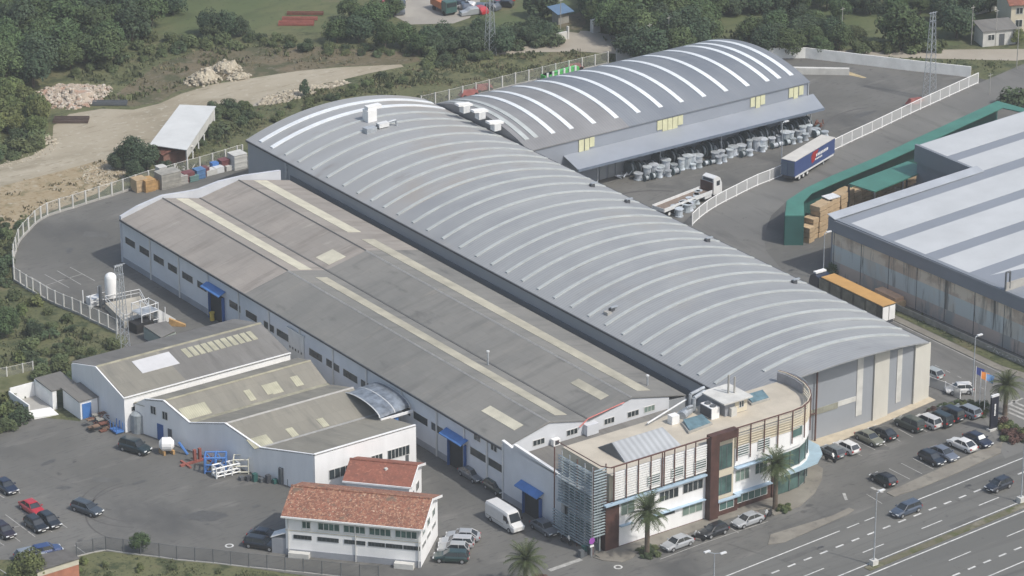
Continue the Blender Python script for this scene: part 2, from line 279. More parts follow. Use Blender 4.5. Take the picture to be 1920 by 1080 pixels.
M_straw = mat('dry_stalks', (0.165, 0.145, 0.085), 0.9, 0.35, 0.3)
# ================================================================ GROUND
def sheet(name, pts, z, m, k=True):
    o = MB().poly([(p[0], p[1], z) for p in pts]).build(name, m)
    if k: kind(o)
    return o
def grid_sheet(name, x0, x1, y0, y1, z, m, n=2):
    return sheet(name, [(x0, y0), (x1, y0), (x1, y1), (x0, y1)], z, m)
grid_sheet('ground', -1500, 2500, -900, 3000, 0.0, M_grass)
# asphalt yard round the factory
yard = [(-30, 560), (26, 527), (26, 495), (29, 475), (35, 456), (44, 444), (54, 434), (66, 421), (77, 413), (89, 406), (112, 398), (137, 391), (161, 383), (186, 375), (210, 368), (231, 361), (255, 353), (279, 345), (305, 338), (351, 325), (375, 318), (399, 312), (423, 305), (445, 298), (600, 254),
        (829, 195), (972, 159), (1094, 131), (1153, 117), (1340, 100), (1440, 109), (1510, 109), (1610, 120), (1820, 144), (1850, 150)]
yp = pxs(yard[1:])
yp += [at(1920, 132), at(2150, 60), Vector((330, 60, 0)), Vector((330, -18, 0)), Vector((70, -18, 0)), Vector((-10, -24, 0)), Vector((-22, -8, 0))]
yp += pxs([(560, 1078), (433, 1060), (366, 1052), (299, 1045), (232, 1036), (175, 1033), (144, 1043), (60, 1050), (-80, 1050), (-120, 940), (0, 800), (60, 782), (150, 790), (240, 640), (236, 630), (220, 626), (186, 609), (152, 591), (120, 577), (89, 562), (62, 540), (40, 535)])
sheet('yard_asphalt', yp, 0.03, M_asph)
# highway, direction slightly turned from the facade
HW = Fr(30.1, -20.8, 32.0, 2.4)
def hw(u, v, z): q = HW.p(u, -v, z); return q
sheet('highway', [hw(-90, 2.3, 0), hw(40, 2.1, 0), hw(320, 2.1, 0), hw(320, -60, 0), hw(-90, -60, 0)], 0.05, M_road)
# side road between the barrel hall and the stained warehouse
kR = pxs([(1298, 422), (1307, 414), (1335, 392), (1352, 383), (1370, 373), (1390, 364), (1409, 353), (1450, 338), (1500, 312), (1566, 282), (1590, 270), (1700, 218), (1783, 180), (1850, 150), (1920, 120), (2150, 20)])
side = [Vector((66.5, -6, 0)), Vector((66.5, 30, 0)), Vector((68, 55, 0))]+kR
side += pxs([(2300, 60), (1920, 165), (1720, 262), (1560, 335), (1475, 378), (1446, 405), (1432, 440), (1436, 470), (1465, 505)])
side += [Vector((79.3, 45, 0)), Vector((79.3, 8, 0)), Vector((80.5, 1, 0)), Vector((85, -6, 0)), Vector((90, -14.5, 0)), Vector((60, -17.2, 0)), Vector((63, -12, 0))]
sheet('side_road', side, 0.055, M_side)
# pavements (real kerb height)
def kerb(name, pts, h=0.13, m=M_pave):
    return kind(MB().prism([(p[0], p[1]) for p in pts], 0.0, h).build(name, m))
kerb('pavement', [(-2.2, -9.4)]+[tuple(p[:2]) for p in pxs([(1112, 1046), (1130, 1052), (1165, 1055), (1185, 1048), (1195, 1038), (1310, 994), (1400, 962), (1437, 954), (1452, 968), (1500, 950), (1528, 925), (1541, 900), (1543, 880)])]+[(38.5, 0.5), (33, -7.6), (27.0, -8.2), (2, -8.2), (-2.2, -8.2)])
kerb('paved_verge', [tuple(p[:2]) for p in pxs([(1445, 1003), (1440, 1022), (1470, 1018), (1590, 965), (1602, 957), (1592, 953), (1560, 968)])], 0.10)
kerb('parking_verge', [tuple(p[:2]) for p in pxs([(1662, 925), (1676, 932), (1720, 918), (1800, 885), (1876, 850), (1880, 828), (1800, 862), (1720, 898)])], 0.12)
kerb('hall_apron', [(38.4, 3.0), (41, -0.4), (48, 0.2), (65.2, 2.6), (65.2, 4.6), (50, 3.6)], 0.10, mat('pale_paving', (0.48, 0.42, 0.32), 0.9, 0.12, 0.6))
# sidewalk and planted verge along the warehouse
kerb('warehouse_pavement', [(79.3, 46), (80.6, 46), (80.8, 6), (82.4, 0), (88, -9), (87, -9.8), (80.6, -1), (79.4, 6)], 0.12, M_pave)
sheet('warehouse_verge', [(80.9, 46), (84.0, 46), (84.6, -2), (90, -8), (88.5, -9), (82.6, 0), (81.0, 6)], 0.06, M_grass)
# median of the highway
kind(MB().prism([tuple(hw(u, v, 0)[:2]) for u, v in ((-7.5, -9.5), (320, -9.6), (320, -10.7), (-7.5, -10.6))], 0.0, 0.13).build('median_strip', mat2('median_turf', [(0.14, 0.13, 0.09), ((0.09, 0.10, 0.045), 0.5, 0.45, 0.6, None), ((0.24, 0.22, 0.18), 0.3, 0.55, 0.7, None)])))
# ground covers outside the fence
sheet('dirt_lot', pxs([(-60, 330), (0, 309), (60, 292), (98, 268), (100, 236), (130, 214), (190, 204), (250, 206), (300, 194), (340, 176), (400, 158), (470, 147), (560, 133), (640, 126), (752, 121), (757, 125), (690, 138), (640, 150), (560, 166), (500, 180), (470, 200), (430, 200), (405, 200), (350, 282), (290, 300), (240, 322), (170, 357), (100, 388), (60, 405), (0, 418), (-60, 430)]), 0.02, M_dirt)
sheet('dry_slope', pxs([(0, 350), (110, 322), (190, 300), (240, 300), (230, 330), (190, 360), (130, 384), (90, 398), (60, 408), (40, 420), (0, 440)]), 0.04, M_ochre)
sheet('brown_heath', pxs([(380, 92), (560, 85), (660, 92), (775, 98), (790, 115), (750, 121), (640, 124), (470, 145), (400, 155), (330, 172), (300, 190), (250, 200), (200, 190), (240, 160), (300, 120)]), 0.012, M_brush)
sheet('upper_meadow', pxs([(255, -60), (640, -60), (660, 20), (620, 60), (540, 60), (480, 66), (380, 62), (300, 66), (280, 45), (340, 10)]), 0.012, M_lawn)
sheet('middle_lawn', pxs([(880, -40), (1095, -40), (1100, 15), (1060, 45), (1010, 40), (940, 66), (895, 70), (890, 20)]), 0.012, M_lawn)
sheet('right_lawn', pxs([(1330, 30), (1480, 22), (1560, 10), (1780, 5), (1880, 20), (1860, 70), (1800, 84), (1700, 92), (1560, 90), (1440, 60), (1340, 80)]), 0.012, M_lawn)
sheet('scrap_yard', pxs([(738, 30), (765, -40), (900, -40), (900, 10), (880, 34), (850, 44), (770, 46)]), 0.02, mat2('scrap_ground', [(0.30, 0.28, 0.25), ((0.36, 0.34, 0.30), 0.1, 0.45, 0.6, None)]))
sheet('dirt_path', pxs([(915, 97), (1000, 85), (1050, 77), (1042, 68), (1040, 56), (1100, 58), (1150, 66), (1175, 85), (1210, 101), (1155, 101), (1090, 97), (1000, 98), (925, 104)]), 0.02, M_conc_road)
sheet('field_path', pxs([(1048, 58), (1058, 30), (1100, 20), (1098, 45), (1085, 62)]), 0.028, M_brush)
sheet('rear_road', pxs([(1440, 96), (1660, 94), (1920, 92), (2200, 88), (2200, 112), (1920, 112), (1905, 114), (1720, 109), (1620, 108), (1560, 104), (1440, 106)]), 0.022, M_conc_road)
sheet('lower_garden', pxs([(0, 690), (60, 660), (130, 640), (160, 690), (70, 740), (-40, 780), (-60, 700)]), 0.012, mat2('garden_lawn', [(0.125, 0.13, 0.065), ((0.155, 0.15, 0.08), 0.2, 0.45, 0.62, None), ((0.09, 0.10, 0.045), 0.3, 0.5, 0.66, None)]))
sheet('rubble_bed', pxs([(500, 180), (560, 167), (640, 152), (660, 155), (600, 172), (560, 185), (510, 196), (470, 200)]), 0.028, mat2('gravel_bed', [(0.33, 0.30, 0.255), ((0.20, 0.19, 0.16), 0.8, 0.5, 0.62, None), ((0.46, 0.43, 0.38), 1.6, 0.55, 0.66, None)]))
# ---- painted markings: one sheet per family
def line(mb, p, q, wd, z):
    p = Vector(p); q = Vector(q); d = (q-p); d.z = 0; d.normalize(); n = Vector((-d.y, d.x, 0))*wd/2
    mb.poly([(p+n).x_ if 0 else ((p+n).x, (p+n).y, z), ((p-n).x, (p-n).y, z), ((q-n).x, (q-n).y, z), ((q+n).x, (q+n).y, z)])
mk = MB(); Z = 0.062
def hl(u0, u1, v, wd, v1=None): line(mk, hw(u0, v, 0), hw(u1, v if v1 is None else v1, 0), wd, Z)
hl(-90, -2.5, -0.05, 0.2); hl(-1.2, 1.0, -0.05, 0.18); hl(2.0, 3.8, -0.05, 0.18); hl(7.0, 250, -0.05, 0.2)
u = -60.0
while u < 120: hl(u, u+1.35, -3.13, 0.30); u += 2.83
for k in range(-8, 9): hl(6.1+k*10.7, 9.9+k*10.7, -6.33, 0.17)
hl(-90, 250, -9.05, 0.2); hl(-90, 250, -11.25, 0.22)
for k in range(-8, 9): hl(12.9+k*10.7, 16.9+k*10.7, -14.9, 0.17)
u = -60.0
while u < 120: hl(u, u+1.35, -18.15, 0.30); u += 2.83
hl(-90, 250, -21.1, 0.2)
kind(mk.build('highway_markings', M_line))
mk = MB(); Z = 0.042
def pl(a, b, wd=0.12): line(mk, at(*a), at(*b), wd, Z)
for a, b in [((1625, 927), (1661, 949)), ((1667, 879), (1706, 899)), ((1690, 869), (1729, 889)), ((1712, 860), (1750, 880)), ((1603, 825), (1641, 844)), ((1583, 838), (1616, 855)), ((1627, 812), (1662, 836)), ((1650, 803), (1688, 828)), ((1685, 805), (1712, 820)), ((1712, 795), (1738, 810)),
             ((10, 965), (66, 1007)), ((38, 956), (98, 998)), ((78, 957), (126, 990)), ((22, 990), (40, 986)), ((28, 912), (38, 926)), ((-20, 918), (8, 934)), ((26, 1007), (38, 1016)), ((-10, 1012), (8, 1023)), ((-5, 1065), (12, 1076)), ((140, 1023), (160, 1038)),
             ((57, 519), (95, 542)), ((84, 515), (130, 540)), ((107, 508), (152, 534)), ((131, 501), (178, 527)), ((85, 536), (130, 521)), ((110, 527), (155, 514)),
             ((1118, 1049), (1118.1, 1049.1)), ((1238, 1049), (1310, 1022)), ((1310, 1022), (1365, 1003)), ((1365, 1003), (1440, 978)), ((1370, 990), (1385, 1000))]: pl(a, b)
for a, b in [((1634, 914), (1643, 919)), ((1645, 918), (1655, 924))]: pl(a, b, 0.45)
line(mk, at(1582, 925), at(1587, 938), 0.4, Z); line(mk, at(1030, 1070), at(1090, 1049), 0.7, Z)
kind(mk.build('parking_lines', M_line2))
mk = MB(); Z = 0.066
for k in range(18): line(mk, (73.3, 40.0-2.35*k-0.9, 0), (73.3, 40.0-2.35*k, 0), 0.13, Z)
for k in range(4): line(mk, at(1896-2*k, 752+7*k), at(1940-2*k, 771+7*k), 0.45, Z)
line(mk, at(1888, 760), at(1918, 747), 0.35, Z)
line(mk, (79.05, 46, 0), (79.05, 4, 0), 0.12, Z)
kind(mk.build('side_road_markings', M_line2))
mk = MB()
for cx, cy in ((1159, 1064), (430, 1024)):
    c = at(cx, cy); z_ = 0.064
    for k in range(16):
        a, b = 2*math.pi*k/16, 2*math.pi*(k+1)/16
        mk.poly([(c.x+0.36*math.cos(a), c.y+0.36*math.sin(a), z_), (c.x+0.58*math.cos(a), c.y+0.58*math.sin(a), z_), (c.x+0.58*math.cos(b), c.y+0.58*math.sin(b), z_), (c.x+0.36*math.cos(b), c.y+0.36*math.sin(b), z_)])
kind(mk.build('manhole_rims', M_line))
mk = MB()   # tyre marks left on the yard
def arcm(c, r, a0, a1, wd):
    n = 22
    for k in range(n):
        a, b = a0+(a1-a0)*k/n, a0+(a1-a0)*(k+1)/n
        mk.poly([(c.x+r*math.cos(a), c.y+r*math.sin(a), .036), (c.x+(r+wd)*math.cos(a), c.y+(r+wd)*math.sin(a), .036), (c.x+(r+wd)*math.cos(b), c.y+(r+wd)*math.sin(b), .036), (c.x+r*math.cos(b), c.y+r*math.sin(b), .036)])
cc = at(262, 940)
for r in (6.0, 7.6): arcm(cc, r, R_(80), R_(235), 0.22)
arcm(at(300, 960), 9.5, R_(90), R_(200), 0.22); arcm(at(1235, 405), 11, R_(40), R_(120), 0.5); arcm(at(1700, 250), 14, R_(80), R_(140), 0.4)
cc = at(1230, 400)
kind(mk.build('tyre_marks', mat('tyre_rubber_marks', (0.085, 0.083, 0.08), 0.9, 0.1, 1)))

rp_ = random.Random(9)
def blotch(mb, c, a, b, z, ang, n=11):
    pts = []
    for k in range(n):
        t = 2*math.pi*k/n; q = rp_.uniform(.8, 1.15); x, y = a*q*math.cos(t), b*q*math.sin(t); pts.append((c.x+x*math.cos(ang)-y*math.sin(ang), c.y+x*math.sin(ang)+y*math.cos(ang), z))
    mb.poly(pts)
mk = MB()
for px, py, a, b, an in [(385, 968, 3.2, 1.6, -.6), (320, 1000, .5, .4, 0), (388, 984, .35, .3, 0), (120, 915, 1.2, .5, -.5), (480, 950, .7, .4, 0), (150, 1014, .5, .3, 0), (1740, 872, .5, .35, 0), (1721, 889, .6, .3, 0), (1518, 948, .7, .5, 0), (1507, 960, .5, .4, 0), (1562, 967, .6, .4, 0), (1580, 955, .5, .3, 0), (600, 905, .8, .5, .3), (90, 868, 1.6, .5, .2), (260, 905, 1.3, .4, .1), (1620, 215, 3.0, .8, .1), (1330, 300, 1.0, .5, 0), (240, 440, 1.2, .5, -.4), (130, 470, 1.5, .6, 1.0)]:
    blotch(mk, at(px, py), a, b, .038, an)
kind(mk.build('oil_stains', mat('oil_stained_asphalt', (.088, .088, .085), .7, .15, 1.5)))
mk = MB()
for a, b in [((70, 560), (330, 640)), ((330, 470), (420, 640)), ((60, 880), (560, 1040)), ((190, 1030), (520, 830)), ((340, 880), (150, 1000)), ((830, 1040), (1000, 1075)), ((900, 900), (1100, 1020)), ((1560, 840), (1860, 760)), ((1560, 120), (1790, 170)), ((1400, 300), (1650, 190)), ((1180, 360), (1330, 320))]:
    pa, pb = at(*a), at(*b); n = 9; prev = pa
    for k in range(1, n+1):
        q = pa+(pb-pa)*k/n+Vector((rp_.uniform(-.4, .4), rp_.uniform(-.4, .4), 0)); line(mk, prev, q, .07, .037); prev = q
for a, b in [((1365, 1020), (1560, 1080)), ((1790, 930), (1900, 955)), ((1440, 1000), (1700, 900)), ((1170, 1078), (1450, 985)), ((1560, 1046), (1800, 950))]:
    pa, pb = at(*a), at(*b); n = 9; prev = pa
    for k in range(1, n+1):
        q = pa+(pb-pa)*k/n+Vector((rp_.uniform(-.25, .25), rp_.uniform(-.25, .25), 0)); line(mk, prev, q, .08, .058); prev = q
kind(mk.build('asphalt_cracks', MATS['oil_stained_asphalt']))
mk = MB()
for px, py, a, b in [(1500, 1040, 6, .9), (1810, 980, 5, 1.3), (200, 900, 4, 1.5), (700, 1060, 3, 1.0), (1240, 350, 5, 1.5), (180, 440, 4, 2.2), (1640, 840, 4, 1.0)]:
    p = at(px, py); F_ = Fr(p.x, p.y, 1, .074 if py > 940 else -.9); mk.poly([tuple(F_.p(x, y, .0405 if py < 940 else .0585)) for x, y in ((-a/2, -b/2), (a/2, -b/2), (a/2, b/2), (-a/2, b/2))])
kind(mk.build('asphalt_repairs', mat('newer_asphalt', (.105, .105, .10), .85, .12, .6)))

# ================================================================ BUILDING HELPERS
def window(par, Fw, a0, a1, z0, z1, panes=1, gm=None, fm=None, t=0.07, label=None, name='window', sill=False):
    g = MB().box(a0, a1, 0.0, 0.03, z0, z1, Fw).build(name, gm or M_glass, par, label)
    f = MB(); w_ = t
    f.box(a0-w_, a0, 0.0, 0.06, z0-w_, z1+w_, Fw); f.box(a1, a1+w_, 0.0, 0.06, z0-w_, z1+w_, Fw)
    f.box(a0, a1, 0.0, 0.06, z1, z1+w_, Fw); f.box(a0, a1, 0.0, 0.06, z0-w_, z0, Fw)
    for k in range(1, panes):
        a = a0+(a1-a0)*k/panes; f.box(a-w_/2, a+w_/2, 0.032, 0.055, z0, z1, Fw)
    if sill: f.box(a0-.15, a1+.15, 0.062, 0.16, z0-w_-0.06, z0-w_, Fw)
    f.build('window_frame', fm or M_frame, g)
    return g

# ================================================================ BARREL HALL A (long, runs towards the back)
hs, hrise, crown, xc = 17.3, 3.15, 11.75, 47.3
RA = (hs*hs+hrise*hrise)/(2*hrise)
def zA(x): return crown-RA+math.sqrt(RA*RA-(x-xc)**2)
def yAn(x): t = (x-xc)/17.3; return -0.1+3.9*t*t       # near roof edge bows out over the forecourt
A = thing('barrel_hall', 'very long grey hall whose curved metal roof is crossed by many pale ribs', 'industrial hall', (xc, 66, 0))
NX = 28; xs = [30.0+34.6*k/NX for k in range(NX+1)]
def shell(y0f, y1f, m, name, par=A, label=None, dz=0.0):
    mb = MB()
    for k in range(NX):
        a, b = xs[k], xs[k+1]
        mb.hull8([(a, y0f(a), zA(a)-.18+dz), (b, y0f(b), zA(b)-.18+dz), (b, y1f(b), zA(b)-.18+dz), (a, y1f(a), zA(a)-.18+dz)], [(a, y0f(a), zA(a)+dz), (b, y0f(b), zA(b)+dz), (b, y1f(b), zA(b)+dz), (a, y1f(a), zA(a)+dz)])
    return mb.build(name, m, par, label)
shell(yAn, lambda x: 86.0, M_barrelA, 'roof')
shell(lambda x: 86.0, lambda x: 129.3, M_barrelA2, 'roof', label='rear part of the roof, stained around the white vents')
ribs = [126.3, 122.9, 118.8, 114.9, 110.8, 106.4, 101.8, 97.8, 93.9, 90.4, 86.6, 82.5, 78.6, 74.5, 70.0, 65.8, 61.8, 58.0, 54.1, 50.2, 46.2, 42.1, 38.0, 34.0, 30.0, 25.6, 21.1, 16.9, 12.9, 9.3, 5.9]
def rib(y, m, wd=0.42, x0=30.9, x1=64.2, h=0.16):
    mb = MB(); n = 24
    R0 = []
    for k in range(n+1):
        x = x0+(x1-x0)*k/n; z = zA(x)
        R0.append([(x, y-wd, z-0.03), (x, y-wd, z+h), (x, y+wd, z+h), (x, y+wd, z-0.03)])
    return mb.loft(R0)
for i, y in enumerate(ribs):
    x0 = 30.9 if y > 8 else 35
    if y < 8: y -= 0; rib(y, M_rib, 0.30, 36.5, 62.5).build('roof_light', M_rib, A)
    else: rib(y, M_rib, 0.44 if i < 2 else 0.26, x0).build('roof_light', M_ribw if i < 2 else M_rib, A, 'brighter white roof light strip' if i < 2 else None)
wl = MB(); wl.box(30.15, 30.35, 3.0, 129.0, 0, 8.45); wl.build('side_wall', M_cladA, A)
wl = MB(); wl.box(64.25, 64.45, 4.2, 129.0, 0, 8.45); wl.build('side_wall', M_cladA, A)
def endwall(yf, m, name, x0, x1, z0=0.0, zt=None, th=0.2, n=14, dz=-0.2, zc=None):
    mb = MB(); R0 = []
    for k in range(n+1):
        x = x0+(x1-x0)*k/n; t = (zA(min(max(x, 30), 64.6))+dz) if zc is None else zc
        R0.append([(x, yf(x), z0), (x, yf(x), t), (x, yf(x)+th, t), (x, yf(x)+th, z0)])
    return mb.loft(R0).build(name, m, A)
endwall(lambda x: 128.9, M_cladA, 'rear_wall', 30.36, 64.24)
def yWn(x):
    return 4.15-1.85*(1-max(0, (x-50)/15.0)**1.5) if x > 50 else 2.3
endwall(yWn, M_cladF, 'front_wall', 30.4, 64.24)
# white concrete piers and pale vertical strips on the front wall, found from the photograph
def xon(px, py):
    lo, hi = 30.0, 66.0
    for _ in range(40):
        mid = (lo+hi)/2; q = ony(px, py, yWn(mid))
        if q.x > mid: lo = mid
        else: hi = mid
    return lo
def strip(px0, px1, pyt, pyb, m, pr, name, z0=None, z1=None, label=None):
    xa, xb = xon(px0, (pyt+pyb)/2), xon(px1, (pyt+pyb)/2)
    za = ony((px0+px1)/2, pyb, yWn((xa+xb)/2)).z if z0 is None else z0
    zb = ony((px0+px1)/2, pyt, yWn((xa+xb)/2)).z if z1 is None else z1
    mb = MB(); R0 = []
    for k in range(5):
        x = xa+(xb-xa)*k/4; y = yWn(x); t = zb if z1 is None else zA(min(x, 64.5))-.21
        R0.append([(x, y-pr, za), (x, y-pr, t), (x, y-.003, t), (x, y-.003, za)])
    mb.loft(R0).build(name, m, A, label)
strip(1637, 1664, 655, 790, M_concw, 0.25, 'concrete_pier', 0.0, 9)
strip(1712, 1740, 645, 765, M_concw, 0.30, 'concrete_pier', 0.0, 9)
strip(1606, 1617, 668, 778, M_concl, 0.08, 'translucent_strip')
strip(1681, 1690, 655, 753, M_concl, 0.08, 'translucent_strip')
strip(1571, 1604, 748, 757, M_concl, 0.08, 'translucent_strip', label='horizontal pale strip')
strip(1518, 1570, 762, 773, mat('grimy_strip', (0.27, 0.27, 0.22), 0.8, 0.2, 0.6), 0.08, 'translucent_strip', label='horizontal grimy strip')
# gutter line along the left eave
MB().box(29.85, 30.05, 4.2, 129.2, 8.35, 8.62).build('gutter', M_dark, A)
MB().box(64.5, 64.72, 3.9, 129.2, 8.35, 8.62).build('gutter', M_dark, A)
MB().box(29.95, 30.14, 116.9, 117.5, 0, 8.3).build('downpipe', M_steel, A)
MB().box(30.0, 30.13, 12, 116, 5.6, 6.6).build('side_band', mat('dark_band', (0.13, 0.145, 0.165), .6, .05, .2), A)
# roof vents
def on_roof(px, py):
    z = 10.0
    for _ in range(8): p = at(px, py, z); z = zA(min(max(p.x, 30.1), 64.5))
    return at(px, py, z)
for (px, py), lab in [((1147, 583), 'dark low roof vent on the left of the barrel roof'), ((1110, 350), 'small dark vent at the right edge of the barrel roof, farthest back of its row'), ((1176, 380), 'small dark vent at the right edge of the barrel roof, beside the flatbed truck'), ((1326, 453), 'small dark vent near the right barrel roof edge, level with the green shelter end'), ((1489, 531), 'small dark vent on the right edge of the barrel roof, nearest the orange trailer')]:
    p = on_roof(px, py); t = thing('roof_vent', lab, 'roof vent', p)
    mb = MB().box(p.x-.35, p.x+.35, p.y-.3, p.y+.3, p.z-.3, p.z+.45); mb.build('vent_box', M_dark, t)
    mb = MB().box(p.x-.2, p.x+1.0, p.y-.18, p.y+.18, p.z+.47, p.z+.62); mb.build('cowl', M_steel, t)
    mb = MB().box(p.x-1.1, p.x-.36, p.y-.5, p.y+.45, p.z-.3, p.z+.1); mb.build('flashing', M_conc, t)
p = on_roof(693, 226); t = thing('ventilation_unit', 'tall white ventilation box standing on the far end of the barrel roof', 'ventilation unit', p)
MB().box(p.x-.8, p.x+.9, p.y-.8, p.y+.8, p.z-.3, p.z+1.9).build('housing', M_white, t)
MB().box(p.x-.6, p.x+2.0, p.y-.55, p.y+.55, p.z+1.92, p.z+2.5).build('hood', M_white, t)
p = on_roof(705, 243); t = thing('duct_unit', 'low grey machine with bent ducts beside the white box on the barrel roof', 'ventilation unit', p)
MB().box(p.x-2.2, p.x-.3, p.y-.8, p.y+.6, p.z-.3, p.z+.7).build('housing', M_steel, t)
MB().box(p.x+.4, p.x+2.3, p.y-.4, p.y+.6, p.z+.2, p.z+.9).build('filter_box', M_steelw, t)
MB().tube((p.x+2.4, p.y, p.z+.8), (p.x+3.6, p.y-.3, p.z+1.0), .2).tube((p.x+3.6, p.y-.3, p.z+1.0), (p.x+3.8, p.y-.6, p.z-.5), .2).build('duct', M_steel, t)
MB().tube((p.x-.2, p.y, p.z), (p.x+.4, p.y+.2, p.z+.5), .25).build('duct', M_dark, t)

# ================================================================ BARREL HALL B (behind, to the right)
B = thing('rear_barrel_hall', 'blue-grey barrel roofed rear hall with bright white curved roof lights and long canopy', 'industrial hall', (95, 113, 0))
yb, yt, zb, zc_, ycB = 99.8, 127.4, 8.1, 10.65, 113.6
RB = (13.8**2+2.55**2)/(2*2.55)
def zB(y): return zc_-RB+math.sqrt(max(0.01, RB*RB-(y-ycB)**2))
NB = 22; ys = [yb+(yt-yb)*k/NB for k in range(NB+1)]
def stripB(x0, x1, m, name, par=B, dz=0.0, th=.18, a=0, b=NB, label=None):
    R0 = [[(x0, y, zB(y)-th+dz), (x0, y, zB(y)+dz), (x1, y, zB(y)+dz), (x1, y, zB(y)-th+dz)] for y in ys[a:b+1]]
    return MB().loft(R0).build(name, m, par, label)
stripB(64.9, 85, mat('barrel_sheet_brownish', (0.235, 0.235, 0.24), 0.55, 0.14, 0.10, wave=('X', 0.6, 0.10)), 'roof', label='front part of the roof, stained brownish')
stripB(85, 123.4, M_barrelB, 'roof')
R0 = None
for i, x in enumerate([66.4, 68.2, 71.6, 75.3, 79.8, 84.4, 88.9, 93.5, 97.9, 102.6, 107.3, 111.9, 116.2, 118.7, 121.4]):
    stripB(x-.50, x+.38, M_ribw if i > 1 else M_rib, 'roof_light', B, 0.10, 0.12, 2, NB-2)
MB().box(64.9, 123.0, 100.0, 100.2, 0, 8.0).build('side_wall', mat('blue_grey_cladding', (0.27, 0.295, 0.34), .5, .06, .1), B)
R0 = [[(64.95, y, 0), (64.95, y, zB(y)-.19), (65.1, y, zB(y)-.19), (65.1, y, 0)] for y in ys]; MB().loft(R0).build('end_wall', MATS['barrel_sheet_brownish'], B)
R0 = [[(122.95, y, 0), (122.95, y, zB(y)-.2), (123.15, y, zB(y)-.2), (123.15, y, 0)] for y in ys]; MB().loft(R0).build('end_wall', M_cladA, B)
MB().box(64.9, 123.0, 127.0, 127.2, 0, 7.9).build('rear_wall', M_cladA, B)
# canopy
c0, c1 = 71.9, 124.3
MB().slab([(c0, 99.98, 5.75), (c0-.6, 95.2, 4.95), (c1-1.6, 95.2, 4.95), (c1, 99.98, 5.75)], .14).build('canopy', mat('canopy_sheet', (0.29, 0.315, 0.355), .5, .06, .2), B)
MB().box(c0-.6, c1-1.6, 95.05, 95.19, 4.55, 4.97).build('canopy_fascia', mat('canopy_edge_shadow', (.15, .185, .24), .5, .1, .5), B)  # grey-blue colour paints in the shadow line along the canopy edge
for k in range(8):
    if k in (1, 3, 5): continue
    x = 77+k*6.4; MB().box(x-.08, x+.08, 97.5, 97.66, 0.0, 5.1).build('canopy_post', M_concl if k == 7 else M_steel, B)
FB = Fr(0, 99.97, 1, 0)
for grp in [[(1085, 1094), (1096, 1104), (1105, 1114)], [(1232, 1241), (1242, 1251), (1252, 1260), (1261, 1270), (1271, 1280)], [(1407, 1415), (1417, 1425), (1426, 1434)], [(1479, 1487), (1488, 1496), (1498, 1506)]]:
    for j, (pa, pb) in enumerate(grp):
        yc = 271-(pa-1090)*0.251-0.5
        a0, z1 = FB.hit(pa, yc-6); a1, _ = FB.hit(pb, yc-6)
        mid = 0 < j < len(grp)-1 or (len(grp) == 3 and pa < 1200 and j < 2)
        MB().box(a0, a1, 0.0, .12, 5.75 if mid else 6.15, 7.75, FB).build('window_panel', mat('yellow_glazing', (0.62, 0.61, 0.40), .5, .08, .8), B)
for a in (79.2, 80.9, 82.4): MB().box(a, a+1.2, 0.0, .1, 0.0, 3.4, FB).build('shutter', M_cladA, B)
# three white hooded ventilators on hall B near the junction
for (px, py), n in [((872, 214), 'farthest of the three white hooded ventilators at the meeting of the two barrel roofs'), ((901, 226), 'middle one of the three white hooded ventilators at the meeting of the two barrel roofs'), ((930, 242), 'nearest of the three white hooded ventilators at the meeting of the two barrel roofs')]:
    p = at(px, py, 10.0); p = Vector((p.x, p.y, zB(p.y)+.0)); t = thing('hooded_ventilator', n, 'ventilator', p, 'white ventilators between the barrel roofs')
    MB().box(p.x-.7, p.x+.6, p.y-.6, p.y+.6, p.z-.2, p.z+1.0).build('housing', M_steelw, t)
    MB().slab([(p.x-1.6, p.y-.5, p.z+1.5), (p.x+1.2, p.y-.5, p.z+1.1), (p.x+1.2, p.y+.7, p.z+1.1), (p.x-1.6, p.y+.7, p.z+1.5)], .35).build('hood', M_white, t)

# ================================================================ WORKSHOP C (double gabled, fibre cement)
C = thing('workshop_hall', 'long low double-gabled workshop with stained fibre cement roof and cream roof light strips', 'industrial hall', (12, 63, 0))
x0, xr1, xv, xr2, x1, y0, y1 = -1.9, 5.4, 11.9, 19.0, 28.2, 12.2, 113.8
ze, zr, zv = 7.15, 9.0, 7.55
def slope(xa, za, xb, zb_, ya, ybb, m, lab=None):
    MB().slab([(xa, ya, za), (xb, ya, zb_), (xb, ybb, zb_), (xa, ybb, za)], .12).build('roof_slope', m, C, lab)
YS = 77.0
for (xa, za, xb, zb_) in ((x0-.25, ze, xr1, zr), (xr1, zr, xv, zv), (xv, zv, xr2, zr), (xr2, zr, x1, 7.0)):
    slope(xa, za, xb, zb_, y0-.15, YS, M_fib2, 'darker grey near part of the roof'); slope(xa, za, xb, zb_, YS, y1-.5, M_fib1)
def zC(x): return ze+(x-x0+.25)*(zr-ze)/(xr1-x0+.25) if x < xr1 else (zr-(x-xr1)*(zr-zv)/(xv-xr1) if x < xv else (zv+(x-xv)*(zr-zv)/(xr2-xv) if x < xr2 else zr-(x-xr2)*(zr-7.0)/(x1-xr2)))
def light(xa, xb, ya, ybb, m, lab=None, h=.05, y2=None):
    MB().slab([(xa, ya, zC(xa)+h), (xb, ya, zC(xb)+h), (xb, ybb, zC(xb)+h), (xa, ybb, zC(xa)+h)], h+.04).build('roof_light', m, C, lab)
light(7.5, 9.7, YS+.4, 113.0, M_cream2, 'brighter cream roof light strip'); light(7.9, 9.9, 14.4, 73.6, M_cream)
light(21.5, 23.9, 86.0, 113.0, M_cream2, 'brighter cream roof light strip'); light(21.6, 23.9, 14.4, 82.4, M_cream)
